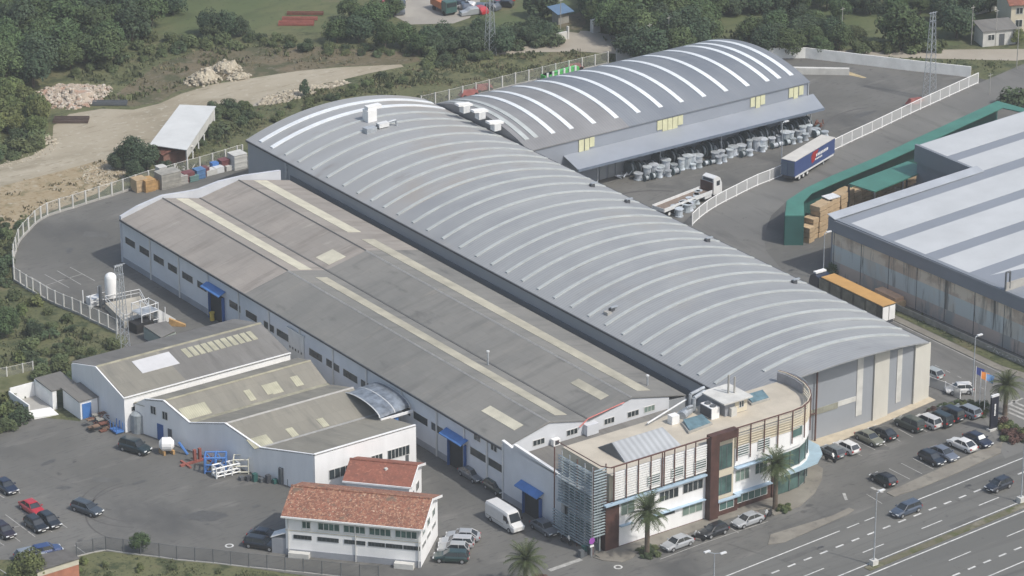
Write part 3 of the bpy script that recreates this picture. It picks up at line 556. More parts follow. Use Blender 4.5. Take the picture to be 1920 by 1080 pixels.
light(13.0, 16.0, 78.0, 81.6, M_cream2, 'square cream roof light'); light(15.9, 17.3, 15.0, 21.8, M_cream, 'short cream roof light'); light(1.3, 2.8, 14.4, 22.0, M_cream2, 'short bright roof light')
for xa, m in ((xr1, M_ridge), (xr2, M_ridge)):
    for k in range(2): 
        ya, ybb = ((y0, YS), (YS, y1-.5))[k]
        MB().loft([[(xa-.17, y, zr-.02), (xa, y, zr+.12), (xa+.17, y, zr-.02), (xa, y, zr-.1)] for y in (ya, ybb)]).build('ridge_cap', m if k == 0 else M_ridged, C)
MB().box(xv-.15, xv+.15, y0, y1-.5, zv-.03, zv+.09).build('valley_gutter', M_ridged, C)
MB().box(x0-.42, x0-.26, y0, y1-.4, ze-.22, ze+.05).build('gutter', M_dark, C)
M_cwall = mat('pale_blue_render', (0.62, 0.64, 0.67), .85, .05, .3)
MB().box(x0, x0+.25, y0+.3, y1, 0, ze-.13).build('side_wall', M_cwall, C)
FC = Fr(x0, y1, 0, -1)      # a runs towards the viewer, outward is -X
MB().box(0, y1-y0-.4, .003, .05, 0, .95, FC).build('plinth', M_plinth, C)
for yy in (104.8, 96.2, 87.7, 79.0, 70.6, 62.3, 53.6, 45.0, 36.3, 27.8, 19.3+2.0-.0, 16.0):
    MB().box(y1-yy-.14, y1-yy+.14, .052, .16, 0, ze-.2, FC).build('downpipe', M_frame, C)
for a, b in [(112.4, 109.4), (108.1, 105.1), (103.8, 100.7), (99.5, 96.4+.4), (95.3, 92.2), (90.9, 88.2), (81.7, 78.6), (77.1, 74.0), (72.1, 69.3), (68.6, 65.2), (59.9, 56.5), (55.4, 52.0), (51.0, 47.4), (46.5, 43.2), (41.8, 38.6), (37.6, 34.2), (33.4, 30.0), (29.1, 26.3)]:
    window(C, FC, y1-a, y1-b, 3.55, 4.65, 1, fm=M_frame, t=.05)
window(C, FC, y1-19.9, y1-16.3, 3.4, 4.5, 1, t=.05); window(C, FC, y1-15.7, y1-12.4+.1, 3.4, 4.5, 1, t=.05)
window(C, FC, y1-19.0, y1-17.6, 5.9, 6.75, 2); window(C, FC, y1-15.1, y1-13.8, 5.9, 6.75, 2)
MB().box(y1-65.6, y1-61.0, .052, .22, 5.7, 6.0, FC).build('shutter_box', M_frame, C)
MB().box(y1-65.3, y1-61.2, .052, .12, 0, 5.6, FC).build('roller_shutter', M_frame, C)
for k in range(5): window(C, Fr(x0-.12, y1, 0, -1), y1-65+.75*k, y1-64.7+.75*k, 2.9, 3.3, 1, t=.04)
def doorway(par, Fw, a0, a1, zt, ztop, out=1.5, leaf=True, nm='door_canopy'):
    d = MB().box(a0, a1, .052, .10, 0.02, zt, Fw).build('doorway', mat('dark_doorway', (0.02, 0.025, 0.03), .9, .1, 1), par)
    MB().box(a0-.12, a0, .052, .5, 0, zt, Fw).build('door_leaf', M_blued, d)
    MB().box(a1, a1+.12, .052, .5, 0, zt, Fw).build('door_leaf', M_blued, d)
    a_, b_ = a0-.9, a1+.5
    MB().hull8([Fw.p(a_, .05, ztop-.1), Fw.p(b_, .05, ztop-.1), Fw.p(b_, out, ztop-.65), Fw.p(a_, out, ztop-.65)], [Fw.p(a_, .05, ztop), Fw.p(b_, .05, ztop), Fw.p(b_, out, ztop-.5), Fw.p(a_, out, ztop-.5)]).build(nm, M_blue, par)
doorway(C, FC, y1-87.0, y1-83.2, 4.4, 5.5, 1.3); doorway(C, FC, y1-24.6, y1-20.9, 4.3, 5.2, 1.3)
# near gable wall and rear parapet
prof = [(x0, ze-.14), (xr1, zr-.14), (xv, zv-.14), (xr2, zr-.14), (25.4, 7.35)]
def gable(y, th, pr, m, name, z0=0, par=C):
    mb = MB(); R0 = [[(x, y, z0), (x, y, z), (x, y+th, z), (x, y+th, z0)] for x, z in pr]; return mb.loft(R0).build(name, m, par)
gable(y0, .28, prof, M_cwall, 'gable_wall'); 
gable(y1-.45, .5, [(x0-.1, 7.6), (1.0, 8.6), (xr1, 9.4), (9.4, 9.1), (xv, 9.0), (15.5, 9.5), (xr2+1, 9.5), (x1-1.5, 8.9)], mat('parapet_grey', (0.50, 0.52, 0.56), .85, .07, .3), 'rear_parapet')
MB().box(x1-2.8, x1, y0, y1-1, 0, 6.75).build('link_wall', M_cladA, C)
FG = Fr(0, y0, 1, 0)
for a, b, n in ((2.8, 4.6, 3), (8.3, 10.0, 3), (14.5, 16.1, 3), (18.4, 20.2, 3), (21.2, 22.9, 3)):
    window(C, FG, a, b, 6.15, 6.9, n, label='window with a greenish pane' if a > 21 else None, gm=M_greenp if a > 21 else None)
MB().box(11.0, 12.9, -.0, .9, 5.7, 7.2, FG).build('cupboard', M_cwall, C)
bar = MB(); 
R0 = [(10.2, 7.75), (11.6, 7.95), (17.6, 8.95)]
bar.tube((R0[0][0], y0-.25, 7.0), (R0[1][0], y0-.25, R0[1][1]-.05), .09).tube((R0[1][0], y0-.25, R0[1][1]-.05), (R0[2][0], y0-.25, R0[2][1]-.25), .08).build('red_flashing', mat('red_flashing', (0.60, 0.20, 0.18), .7, .2, 1), C)
# person standing on the near end of the valley is too small to tell from a chimney: the two chimneys
for (px, py, ht), lab in [((915, 684, 1.9), 'thin dark chimney pipe with pale cap standing in the roof valley of the workshop'), ((1214, 722, 1.3), 'small white-topped pipe on the workshop roof edge beside the barrel hall wall')]:
    p = at(px, py, 7.8); t = thing('chimney_pipe', lab, 'chimney', p); MB().tube(p, p+Vector((0, 0, ht)), .14, 8).build('pipe', M_steel, t); MB().tube(p+Vector((0, 0, ht+.02)), p+Vector((0, 0, ht+.2)), .22, 8).build('cap', M_steelw, t)
# low annexe between workshop gable and office
D0 = thing('front_annexe', 'low grey-roofed annexe with white coped side wall between the workshop gable and the office', 'building', (6, 6, 0))
MB().slab([(-1.6, 12.1, 5.6), (25.0, 12.1, 5.75), (25.0, 1.4, 5.0), (-1.6, 1.4, 5.0)], .12).build('roof', M_fib4, D0)
FL = Fr(-2.2, 12.1, 0, -1)
MB().hull8([FL.p(0, 0, 0), FL.p(13.4, 0, 0), FL.p(13.4, -.3, 0), FL.p(0, -.3, 0)], [FL.p(0, 0, 8.0), FL.p(13.4, 0, 8.2), FL.p(13.4, -.3, 8.2), FL.p(0, -.3, 8.0)]).build('side_wall', M_cwall, D0)
MB().hull8([FL.p(-.1, .06, 8.2), FL.p(2.0, .06, 8.0), FL.p(2.0, -.36, 8.0), FL.p(-.1, -.36, 8.2)], [FL.p(-.1, .06, 8.38), FL.p(2.0, .06, 8.15), FL.p(2.0, -.36, 8.15), FL.p(-.1, -.36, 8.38)]).hull8([FL.p(2.6, .06, 8.6), FL.p(12.6, .06, 8.25), FL.p(12.6, -.36, 8.25), FL.p(2.6, -.36, 8.6)], [FL.p(2.6, .06, 8.8), FL.p(12.6, .06, 8.42), FL.p(12.6, -.36, 8.42), FL.p(2.6, -.36, 8.8)]).build('coping', M_white, D0)
MB().hull8([FL.p(2.3, 0, 8.0), FL.p(12.8, 0, 8.0), FL.p(12.8, -.3, 8.0), FL.p(2.3, -.3, 8.0)], [FL.p(2.6, 0, 8.6), FL.p(12.6, 0, 8.24), FL.p(12.6, -.3, 8.24), FL.p(2.6, -.3, 8.6)]).build('parapet', M_cwall, D0)
MB().box(0, 13.4, .003, .05, 0, .95, FL).build('plinth', M_plinth, D0)
for a in (.05, ): MB().box(a, a+.2, .052, .16, .0, 7.9, FL).build('downpipe', M_steelw, D0)
doorway(D0, FL, 12.1-6.9, 12.1-3.3, 3.4, 4.45, 1.2)
ac = thing('air_conditioner', 'white air conditioner box on the workshop gable wall above the annexe roof', 'air conditioner', (5.9, 11.6, 5.6)); MB().box(5.5, 6.6, 11.3, 12.0, 5.68, 6.6).build('case', M_white, ac); MB().box(5.75, 6.35, 11.27, 11.3, 5.85, 6.45).build('grille', M_dark, ac)
# ================================================================ OFFICE BUILDING
H = thing('office_building', 'three storey white office block with brown portal, louvred screens and a rounded glazed right end', 'office building', (17, -4, 0))
YF = -8.2; ZD = 10.3
arc = [(29.6, -8.2), (31.4, -7.95), (33.0, -7.2), (34.4, -6.0), (35.5, -4.4), (36.2, -2.6), (36.5, -0.6), (36.4, 1.2), (36.0, 2.4)]
low = [(1.2, YF)]+arc+[(0.0, 2.4), (0.0, -7.0), (1.2, -7.0)]
MB().prism(low, 0.0, 6.45).build('lower_wall', M_wwall, H)
inn = lambda d: [(0.4, YF+d)]+[(x-(d if i > 2 else 0), y+(d if i < 7 else 0)) for i, (x, y) in enumerate(arc)]+[(0.4, 2.4)]
MB().prism(inn(0.5), 6.45, ZD).build('upper_wall', M_beige, H)
MB().prism(inn(0.0), ZD, ZD+.12).build('roof_deck', M_warm, H)
def loop(pts, z0, z1, th, closed=True):     # thin wall following a line
    mb = MB(); R0 = []; n = len(pts)
    for i, p in enumerate(pts):
        a = Vector(pts[max(0, i-1)]); b = Vector(pts[min(n-1, i+1)]); d = (b-a).normalized(); nn = Vector((d.y, -d.x))
        q = Vector(p); o = q+nn*th
        R0.append([(q.x, q.y, z0), (q.x, q.y, z1), (o.x, o.y, z1), (o.x, o.y, z0)])
    return mb.loft(R0)
loop([(36.0, 2.4), (36.4, 1.2), (36.5, -0.6), (36.2, -2.6)], ZD+.12, ZD+1.5, -.25).build('parapet', mat('dark_parapet', (0.28, 0.28, 0.30), .8, .1, 1), H)
FH = Fr(0, YF, 1, 0)
# lower floors left bay (x 1.6 .. 15.4)
MB().box(-.6, 1.55, -1.0, .12, 0, 6.6, FH).build('brown_pier', M_corten, H)
MB().box(-.9, 15.4, 0, .62, 6.5, 6.72, FH).build('ledge', M_trim, H)
MB().box(5.2, 15.4, 0, .5, 3.0, 3.12, FH).build('ledge', M_trim, H)
MB().box(1.6, 3.6, .0, .5, 3.0, 3.12, FH).build('ledge', M_trim, H)
MB().box(1.56, 15.4, .003, .06, 0, .18, FH).build('base_strip', M_brown, H)
window(H, FH, 1.9, 4.0, 4.4, 6.1, 2, M_greenp); window(H, FH, 5.6, 7.2, 4.7, 5.9, 2); window(H, FH, 8.1, 11.1, 4.6, 5.9, 4); window(H, FH, 11.9, 15.1, 4.7, 6.0, 4)
window(H, FH, 11.9, 15.1, 1.5, 2.8, 3, M_greenp); window(H, FH, 5.4, 10.6, 2.35, 2.8, 1)
# upper floor louvred screen, left bay
def slats(F_, a0, a1, z0, z1, step, m, b0=.30, b1=.42, hh=.5, par=H, nm='louvre_screen'):
    mb = MB(); z = z0
    while z < z1: mb.box(a0, a1, b0, b1, z, z+step*hh, F_); z += step
    return mb.build(nm, m, par)
MB().box(1.6, 4.2, .0, .25, 6.96, 10.3, FH).box(4.2, 15.4, -.2, .25, 8.2, 10.3, FH).build('white_panel', M_white, H)
slats(FH, .6, 15.4, 7.1, 10.9, .33, M_white, hh=.62)
for a in (5.8, 9.6, 13.3): window(H, Fr(0, YF-.44, 1, 0), a, a+1.9, 7.75, 9.0, 1, M_green); slats(Fr(0, YF-.5, 1, 0), a-.05, a+1.95, 7.8, 9.0, .33, M_steelw, .04, .10, .35, nm='window_slats')
posts = [(a, 6.9) for a in (.3, 2.3, 4.2, 6.2, 8.0, 8.35, 10.0, 11.8, 13.4)]
for a, z in posts: MB().box(a-.06, a+.06, .50, .62, z+.1, 11.9, FH).build('screen_post', M_brown, H)
MB().box(-.2, 15.6, .5, .66, 11.85, 12.0, FH).build('roof_rail', M_brown, H)
MB().tube((-.9, -7.6, 11.9), (-.2, -8.7, 11.9), .07).tube((-.9, -7.6, 11.9), (-1.0, 1.6, 11.9), .07).build('roof_rail', M_brown, H)
# brown portal
P_ = MB(); P_.box(15.6, 17.0, 0, 1.0, 0, 11.0, FH).box(15.6, 20.1, 0, 1.0, 11.0, 12.1, FH); P_.build('brown_portal', M_corten, H)
MB().box(17.0, 20.1, .0, .15, 6.0-4.0+.1, 11.0, FH).build('portal_wall', M_beige, H)
for a in (17.0, ): pass
MB().box(17.0, 20.6, .16, .5, 0, 2.2, FH).build('portal_base', M_corten, H)
MB().box(16.9, 20.8, .5, .95, 2.25, 2.45, FH).build('ledge', M_trim, H)
F2 = Fr(0, YF-.16, 1, 0); window(H, F2, 17.2, 19.7, 6.6, 9.9, 3, M_green, M_framed); window(H, F2, 17.2, 19.7, 2.95, 5.4, 3, M_green, M_framed)
window(H, Fr(0, YF-.51, 1, 0), 17.6, 19.9, .9, 1.9, 2, M_green)
# right bay
MB().box(20.2, 26.6, 0, .12, .0, 2.2, FH).build('brown_base', M_corten, H)
MB().box(26.6, 27.6, -.5, .3, 0, 5.9, FH).build('brown_pier', M_corten, H)
MB().box(20.2, 26.6, 0, .7, 6.1, 6.22, FH).build('ledge', M_trim, H); MB().box(20.2, 26.4, 0, .7, 2.38, 2.5, FH).build('ledge', M_trim, H)
window(H, FH, 20.6, 22.8, 4.0, 5.5, 3, M_greenp); window(H, FH, 23.9, 25.8, 4.2, 5.6, 3, M_green)
window(H, Fr(0, YF-.13, 1, 0), 20.6, 25.8, .9, 2.0, 5, M_green)
outer = [(20.2, YF), (25, YF)]+arc
def off(pts, d):
    out = []
    for i, p in enumerate(pts):
        a = Vector(pts[max(0, i-1)]); b = Vector(pts[min(len(pts)-1, i+1)]); dd = (b-a).normalized(); out.append((p[0]+dd.y*d, p[1]-dd.x*d))
    return out
loop(off(outer, .02), 6.46, 8.9, .22).build('white_band', M_wwall, H)
sl_ = MB()
z = 9.0
while z < 11.9:
    o_ = loop(off(outer, .22), z, z+.12, .1); i = len(sl_.v); sl_.v += o_.v; sl_.f += [[k+i for k in f] for f in o_.f]; z += .36
sl_.build('louvre_screen', mat('cream_slats', (0.62, 0.56, 0.44), .7, .06, 1), H)
loop(off(outer, .0), 9.0, 10.5, .12).build('beige_band', M_beige, H)
loop(off(outer, .34), 11.86, 12.0, .14).build('roof_rail', M_brown, H)
for x, y in off([(20.4, YF), (22.6, YF), (24.9, YF), (27.2, YF), (29.6, YF), (32.0, -7.7), (34.0, -6.4), (35.4, -4.5)], .42): MB().box(x-.06, x+.06, y-.06, y+.06, 7.2, 11.9).build('screen_post', M_brown, H)
for a in (20.5, 24.0): window(H, Fr(0, YF-.26, 1, 0), a, a+1.9, 7.7, 9.1, 1, M_green); slats(Fr(0, YF-.32, 1, 0), a-.05, a+1.95, 7.75, 9.1, .33, M_steelw, .04, .10, .35, nm='window_slats')
window(H, Fr(29.6, YF-.26, 1.0, .12), .2, 2.0, 7.9, 9.2, 1, M_green)
g_ = [(27.6, YF)]+arc[:-2]
loop(off(g_, .06), 3.6, 6.0, .06).build('curved_glazing', M_green, H); loop(off(g_, .06), .2, 3.0, .06).build('curved_glazing', M_green, H)
mu = MB()
for x, y in off(g_[1:]+[(28.6, YF)], .16):
    mu.box(x-.05, x+.05, y-.05, y+.05, .2, 3.0); mu.box(x-.05, x+.05, y-.05, y+.05, 3.6, 6.0)
mu.build('glazing_bars', M_framed, H)
loop(off(g_, .05), 3.05, 3.5, .35).build('floor_band', M_white, H)
cn = [at(*q, 3.3) for q in [(1508, 822), (1536, 836), (1542, 852), (1533, 868), (1500, 882), (1470, 893), (1487, 872)]]
MB().prism([(p.x, p.y) for p in cn], 3.2, 3.42).build('entrance_canopy', mat('pale_blue_glass', (0.36, 0.48, 0.55), .3, .1, .6), H)
# tall brown frame beside the rounded end
q0 = at(1528, 828); pp = Vector((q0.x, q0.y, 0)); 
MB().box(pp.x-.09, pp.x+.09, pp.y-.09, pp.y+.09, 0, 10.7).build('frame_post', M_brown, H)
MB().box(pp.x-3.4, pp.x-.1, pp.y-.07, pp.y+.07, 10.5, 10.64).box(pp.x-3.4, pp.x-.1, pp.y-.07, pp.y+.07, 4.2, 4.34).build('frame_beam', M_brown, H)
loop([(36.9, 1.6), (37.4, .2), (37.3, -1.4), (36.9, -2.8)], 7.0, 12.0, .05).build('steel_screen', netmat('steel_net', (0.6, 0.65, 0.68), .45), H)
# louvred scaffold tower on the left flank
S = thing('louvre_tower', 'open steel tower of horizontal louvre slats wrapped round the left corner of the office', 'louvre screen', (-1.8, -4, 0))
FS = Fr(-2.7, -0.2, .25, -7.8)     # left face running towards the viewer
Ls = FS.len
for i in range(6): MB().box(Ls*i/5-.06, Ls*i/5+.06, 0, .12, 0, 12.3, FS).build('post', M_brown if i in (0, 3) else M_steel, S)
sb = MB(); z = .8
k = 0
while z < 11.9:
    if not (3.7 < z < 5.0): sb.hull8([FS.p(1.0 if z > 5 else -.1, .13, z), FS.p(Ls, .13, z), FS.p(Ls, .29, z-.07), FS.p(1.0 if z > 5 else -.1, .29, z-.07)], [FS.p(1.0 if z > 5 else -.1, .13, z+.05), FS.p(Ls, .13, z+.05), FS.p(Ls, .29, z-.02), FS.p(1.0 if z > 5 else -.1, .29, z-.02)])
    else: sb.hull8([FS.p(3.0, .13, z), FS.p(Ls, .13, z), FS.p(Ls, .29, z-.07), FS.p(3.0, .29, z-.07)], [FS.p(3.0, .13, z+.05), FS.p(Ls, .13, z+.05), FS.p(Ls, .29, z-.02), FS.p(3.0, .29, z-.02)])
    z += .40; k += 1
sb.build('side_slats', mat('slat_steel', (0.27, 0.32, 0.34), .4, .25, .8, metal=.1), S)
FT = Fr(-2.45, -8.0, 1, 0)
for a in (0.05, 2.0): MB().box(a-.06, a+.06, 0, .12, 0, 12.3, FT).build('post', M_brown, S)
sb = MB(); z = 2.6
while z < 11.9: sb.hull8([FT.p(0, .13, z), FT.p(2.0, .13, z), FT.p(2.0, .3, z-.07), FT.p(0, .3, z-.07)], [FT.p(0, .13, z+.05), FT.p(2.0, .13, z+.05), FT.p(2.0, .3, z-.02), FT.p(0, .3, z-.02)]); z += .40
sb.build('front_slats', MATS['slat_steel'], S)
MB().box(0.2, 7.6, -1.5, -1.3, 0, 10.2, FS).build('core_wall', mat('core_grey', (.22, .25, .26), .8, .2, .6), S)
for z0_, z1_ in ((5.2, 6.9), (1.2, 3.4)):
    window(S, Fr(FS.p(0, -1.29, 0).x, FS.p(0, -1.29, 0).y, .25, -7.8), 1.4, 7.2, z0_, z1_, 5, M_green, M_steelw)
mbp = MB().box(.3, 7.7, -1.2, .1, 4.9, 5.0, FS).box(.3, 7.7, -1.2, .1, 8.3, 8.4, FS); mbp.build('platform', M_steel, S)
# roof furniture
def rthing(name, lab, cat, x, y, z=ZD+.12): return thing(name, lab, cat, (x, y, z))
t = rthing('rooftop_plant_room', 'pale flat-topped plant room with two thin flues on the office roof', 'plant room', 25, -1.4)
MB().box(23.3, 27.0, -2.4, 1.6, ZD+.12, 12.5).build('wall', M_plinth, t); MB().box(22.5, 27.3, -3.2, 1.9, 12.5, 12.68).build('roof', M_concl, t)
MB().box(24.9, 26.95, -2.46, -2.41, ZD+.2, 12.4).build('front_panel', M_beige, t)
window(t, Fr(0, -2.47, 1, 0), 25.6, 26.3, 11.2, 12.0, 2); MB().box(23.9, 24.8, -3.0, -2.45, ZD+.12, 11.6).build('meter_box', M_concl, t)
for x, y, h in ((25.2, -.6, 2.6), (25.9, -1.0, 2.3)): MB().tube((x, y, 12.7), (x, y, 12.7+h), .13, 8).build('flue', M_conc, t)
t = rthing('rooftop_chiller', 'big white chiller cabinet with dark louvred side standing left of the plant room', 'air conditioner', 21.9, -1.4)
MB().box(21.2, 22.5, -2.2, .2, ZD+.12, 12.0).build('cabinet', M_white, t); MB().box(21.1, 21.19, -2.1, .1, ZD+.3, 11.9).build('coil', M_dark, t)
for yy in (-1.6, -.5): MB().tube((21.85, yy, 12.0), (21.85, yy, 12.16), .42, 12).build('fan', M_framed, t)
t = rthing('ventilation_duct', 'bent galvanised ducts and silver drum between the chiller and the small white unit', 'duct', 19.5, .5)
MB().tube((20.9, 1.2, 10.6), (20.9, 1.2, 12.4), .28, 10).tube((20.9, 1.2, 12.4), (23.2, 1.9, 12.5), .28, 10).build('duct', M_steel, t)
MB().tube((20.6, 1.6, 10.6), (20.6, 1.6, 12.9), .22, 10).tube((20.6, 1.6, 12.9), (23.4, 2.3, 12.9), .22, 10).build('duct', M_steel, t)
MB().tube((18.2, .2, 10.9), (20.2, 1.2, 10.9), .55, 12).build('drum', M_steel, t)
MB().tube((13.2, 1.2, 10.8), (20.4, 2.2, 12.0), .12, 8).build('pipe', M_steelw, t)
MB().tube((18.6, 1.6, 10.6), (19.4, .6, 11.7), .2, 8).tube((19.4, .6, 11.7), (20.4, .9, 11.5), .2, 8).build('duct', M_steel, t)
t = rthing('condenser_unit', 'small white condenser box on the deck left of the silver drum', 'air conditioner', 16.6, .1)
MB().box(16.0, 17.2, -.5, .5, ZD+.12, 11.6).build('case', M_white, t); MB().box(17.21, 17.24, -.4, .4, 10.6, 11.5).build('grille', M_dark, t)
for pts, lab in (([(16.06, -3.9), (20.3, -3.5), (20.7, -1.0), (17.2, -.9)], 'large blue-green flat rooflight on the office deck behind the portal'), ([(28.3, -1.7), (31.5, -1.7), (32.1, .5), (28.9, .5)], 'smaller blue-green flat rooflight right of the plant room')):
    t = thing('flat_rooflight', lab, 'rooflight', (pts[0][0], pts[0][1], ZD+.12))
    MB().prism(pts, ZD+.12, ZD+.45).build('kerb', M_conc, t)
    c_ = Vector((sum(p[0] for p in pts)/4, sum(p[1] for p in pts)/4)); q_ = [tuple(c_+(Vector(p)-c_)*.88) for p in pts]
    MB().hull8([(x, y, ZD+.46) for x, y in q_], [(x, y, ZD+.56+.25*(y > c_.y)) for x, y in q_]).build('glass', mat('blue_rooflight_glass', (0.13, 0.21, 0.24), .25, .25, .8), t)
t = thing('zinc_roof_lantern', 'pitched zinc roof lantern with standing seams on the left end of the office deck', 'roof lantern', (8, -3, ZD+.12))
MB().hull8([(4.1, -6.2, ZD+.13), (13.2, -6.0, ZD+.13), (12.6, -.4, ZD+.13), (4.0, -.3, ZD+.13)], [(4.3, -3.0, 12.0), (12.5, -3.0, 12.0), (12.5, -2.9, 12.0), (4.3, -2.9, 12.0)]).build('roof', mat('zinc_seams', (0.40, 0.42, 0.44), .5, .08, .3, wave=('X', .35, .25)), t)
MB().hull8([(3.95, -6.0, ZD+.14), (3.98, -6.0, ZD+.14), (3.98, -.4, ZD+.14), (3.95, -.4, ZD+.14)], [(4.2, -3.05, 11.9), (4.22, -3.05, 11.9), (4.22, -2.9, 11.9), (4.2, -2.9, 11.9)]).build('gable_glass', M_framed, t)

# ================================================================ ANNEXES D and E
D = thing('white_gable_workshop', 'white walled workshop whose dark grey sheet roof has a pale square patch', 'workshop', (-19, 66, 0))
M_shade = M_wwall
dx0, dx1 = -32.5, -5.8
pr = [(73.6, 5.2), (66.6, 7.1), (58.7, 5.2)]
def dslope(ya, za, yb_, zb_, xa, xb, m, lab=None, par=D): MB().slab([(xa, ya, za), (xb, ya, za), (xb, yb_, zb_), (xa, yb_, zb_)], .12).build('roof_slope', m, par, lab)
dslope(66.6, 7.1, 58.55, 5.22, dx0+.2, -22.6, M_fib3, 'lighter olive end of the roof'); dslope(66.6, 7.1, 58.55, 5.22, -22.6, dx1, M_fib4)
dslope(73.9, 5.2, 66.6, 7.1, dx0+.2, dx1, M_fib4)
MB().prism([(dx0, 58.7), (dx1, 58.7), (dx1, 58.95), (dx0, 58.95)], 0, 5.08).build('front_wall', M_wwall, D)
MB().prism([(dx0, 73.4), (dx1, 73.4), (dx1, 73.6), (dx0, 73.6)], 0, 5.0).build('rear_wall', M_wwall, D)
for x in (dx0, dx1-.22):
    MB().loft([[(x, y, 0), (x, y, z+.04), (x+.22, y, z+.04), (x+.22, y, 0)] for y, z in ((58.96, 5.15), (66.6, 7.06), (73.39, 5.15))]).build('gable_wall', M_wwall, D)
MB().box(dx0-.05, dx1, 58.5, 58.69, 5.2, 5.34).build('gutter', M_white, D)
def dz(y): return 7.1-(66.6-y)*(7.1-5.22)/8.05
def dlight(xa, xb, ya, yb_, m, lab=None, par=D, zf=dz, nm='roof_light'): MB().slab([(xa, ya, zf(ya)+.05), (xb, ya, zf(ya)+.05), (xb, yb_, zf(yb_)+.05), (xa, yb_, zf(yb_)+.05)], .1).build(nm, m, par, lab)
dlight(-27.3, -21.4, 62.6, 65.6, mat('pale_patch', (0.55, 0.55, 0.56), .7, .06, .5), 'pale square patch')
for k in range(11): dlight(-19.6+k*1.06, -19.6+k*1.06+.8, 63.3, 65.4, M_creamX)
MB().loft([[(x, 66.3, 7.02), (x, 66.6, 7.2), (x, 66.9, 7.02)] for x in (dx0+.2, dx1)]).build('ridge_cap', M_mossy, D)
FD = Fr(0, 58.7, 1, 0); window(D, FD, -31.4, -30.7, 3.0, 3.6, 1); MB().box(-30.2, -29.2, .003, .08, 0, 2.3, FD).build('door', M_blue, D)
MB().box(-32.5, -26.5, .003, .05, 5.4-.5, 5.16, FD).build('eaves_board', M_white, D)
MB().box(dx0, dx1, 58.70-.12, 58.70-.052, 4.85, 5.2-.003).build('white_fascia', M_white, D) if 0 else None
# E
E_ = thing('white_double_gable_workshop', 'white workshop with two low grey roof ridges and scattered small cream roof lights', 'workshop', (-18, 41, 0))
LX = lambda y: -21.9-.29*(y-26.9)      # slanting left wall
xr = -5.9
epr = [(56.5, 5.3), (53.2, 6.05), (48.6, 4.1), (42.3, 5.9), (36.2, 4.15), (26.9, 5.95)]
mats = [M_fib3, M_fib3, M_fib3, M_fib3, M_fib3]
for (ya, za), (yb_, zb_) in zip(epr[:-1], epr[1:]):
    MB().slab([(LX(ya), ya, za), (xr, ya, za), (xr, yb_, zb_), (LX(yb_), yb_, zb_)], .12).build('roof_slope', M_fib3, E_)
def ez(y):
    for (ya, za), (yb_, zb_) in zip(epr[:-1], epr[1:]):
        if yb_ <= y <= ya: return zb_+(za-zb_)*(y-yb_)/(ya-yb_)
    return 5.5
FE = Fr(LX(26.9), 26.9, 1, 0); Ln = xr-LX(26.9)
MB().box(0, Ln, -.25, 0, 0, 5.95, FE).build('front_wall', M_wwall, E_)
MB().box(0, Ln, -.3, .03, 5.95, 6.05, FE).build('coping', M_white, E_)
MB().loft([[(LX(y), y, 0), (LX(y), y, z+.12), (LX(y)+.25, y, z+.12), (LX(y)+.25, y, 0)] for y, z in [(27.16, 5.86)]+epr[-2::-1]+[(58.4, 4.0)]]).build('side_wall', M_wwall, E_)
MB().loft([[(xr-.25, y, 0), (xr-.25, y, z-.13), (xr, y, z-.13), (xr, y, 0)] for y, z in [(27.16, 5.86)]+epr[-2::-1]]).build('side_wall', M_wwall, E_)
MB().box(LX(56.5)+.3, xr, 56.2, 56.4, 0, 5.1).build('rear_wall', M_wwall, E_)
MB().slab([(LX(56.6), 56.6, 4.3), (xr, 56.6, 4.3), (xr, 58.6, 4.2), (LX(58.6), 58.6, 4.2)], .12).build('roof_gutter_strip', M_mossy, E_, 'flat mossy strip between the two workshops')
for ya in (53.2, 42.3):
    z = ez(ya); MB().loft([[(x, ya-.18, z-.04), (x, ya, z+.14), (x, ya+.18, z-.04)] for x in (LX(ya)+.1, xr)]).build('ridge_cap', M_mossy if ya > 50 else M_ridge, E_)
MB().box(LX(48.6)+.3, xr, 48.2, 49.0, 4.12, 4.22).build('valley_gutter', M_mossy, E_)
MB().box(LX(36.2)+.3, xr, 36.0, 36.4, 4.16, 4.24).build('valley_gutter', M_ridge, E_)
el = lambda *a, **k: dlight(*a, par=E_, zf=ez, **k)
def epx(pts):
    ps = [at(x, y, 5.8) for x, y in pts]; return min(p.x for p in ps), max(p.x for p in ps), min(p.y for p in ps), max(p.y for p in ps)
for pts in ([(337, 758), (402, 738), (415, 756), (350, 775)], [(494, 713), (500, 711), (512, 726), (506, 728)], [(504, 710), (524, 704), (538, 720), (516, 727)], [(548, 698), (560, 694), (571, 709), (560, 713)], [(460, 722), (470, 720), (484, 736), (474, 739)],
            [(463, 808), (515, 796), (528, 812), (478, 826)], [(596, 770), (608, 768), (620, 783), (610, 786)], [(539, 787), (550, 784), (563, 800), (552, 804)]):
    a, b, c_, d_ = epx(pts); sw = (b-a)*.30; el(a+sw*.2, b-sw, c_+(d_-c_)*.25, d_-(d_-c_)*.15, M_creamX)
FEn = Fr(LX(56.5)-.02, 56.5, .29*29.6, -29.6)
window(E_, FEn, 1.1, 2.0, 3.6, 4.7, 2); window(E_, FEn, 3.3, 4.2, 3.4, 4.5, 2)
MB().box(2.2, 3.3, .003, .08, 0, 2.4, FEn).build('door', M_blued, E_); MB().box(4.2, 4.9, .003, .08, 0, 2.2, FEn).build('door', M_framed, E_)
def on_fr(F_, pa, pb, ptz, pbz): a0, z1 = F_.hit(*pa); a1, _ = F_.hit(*pb); return a0, a1
a0, zt = FE.hit(617, 883); a1, _ = FE.hit(660, 872); window(E_, FE, a0, a1+1.5, zt-1.3, zt+.05, 6)
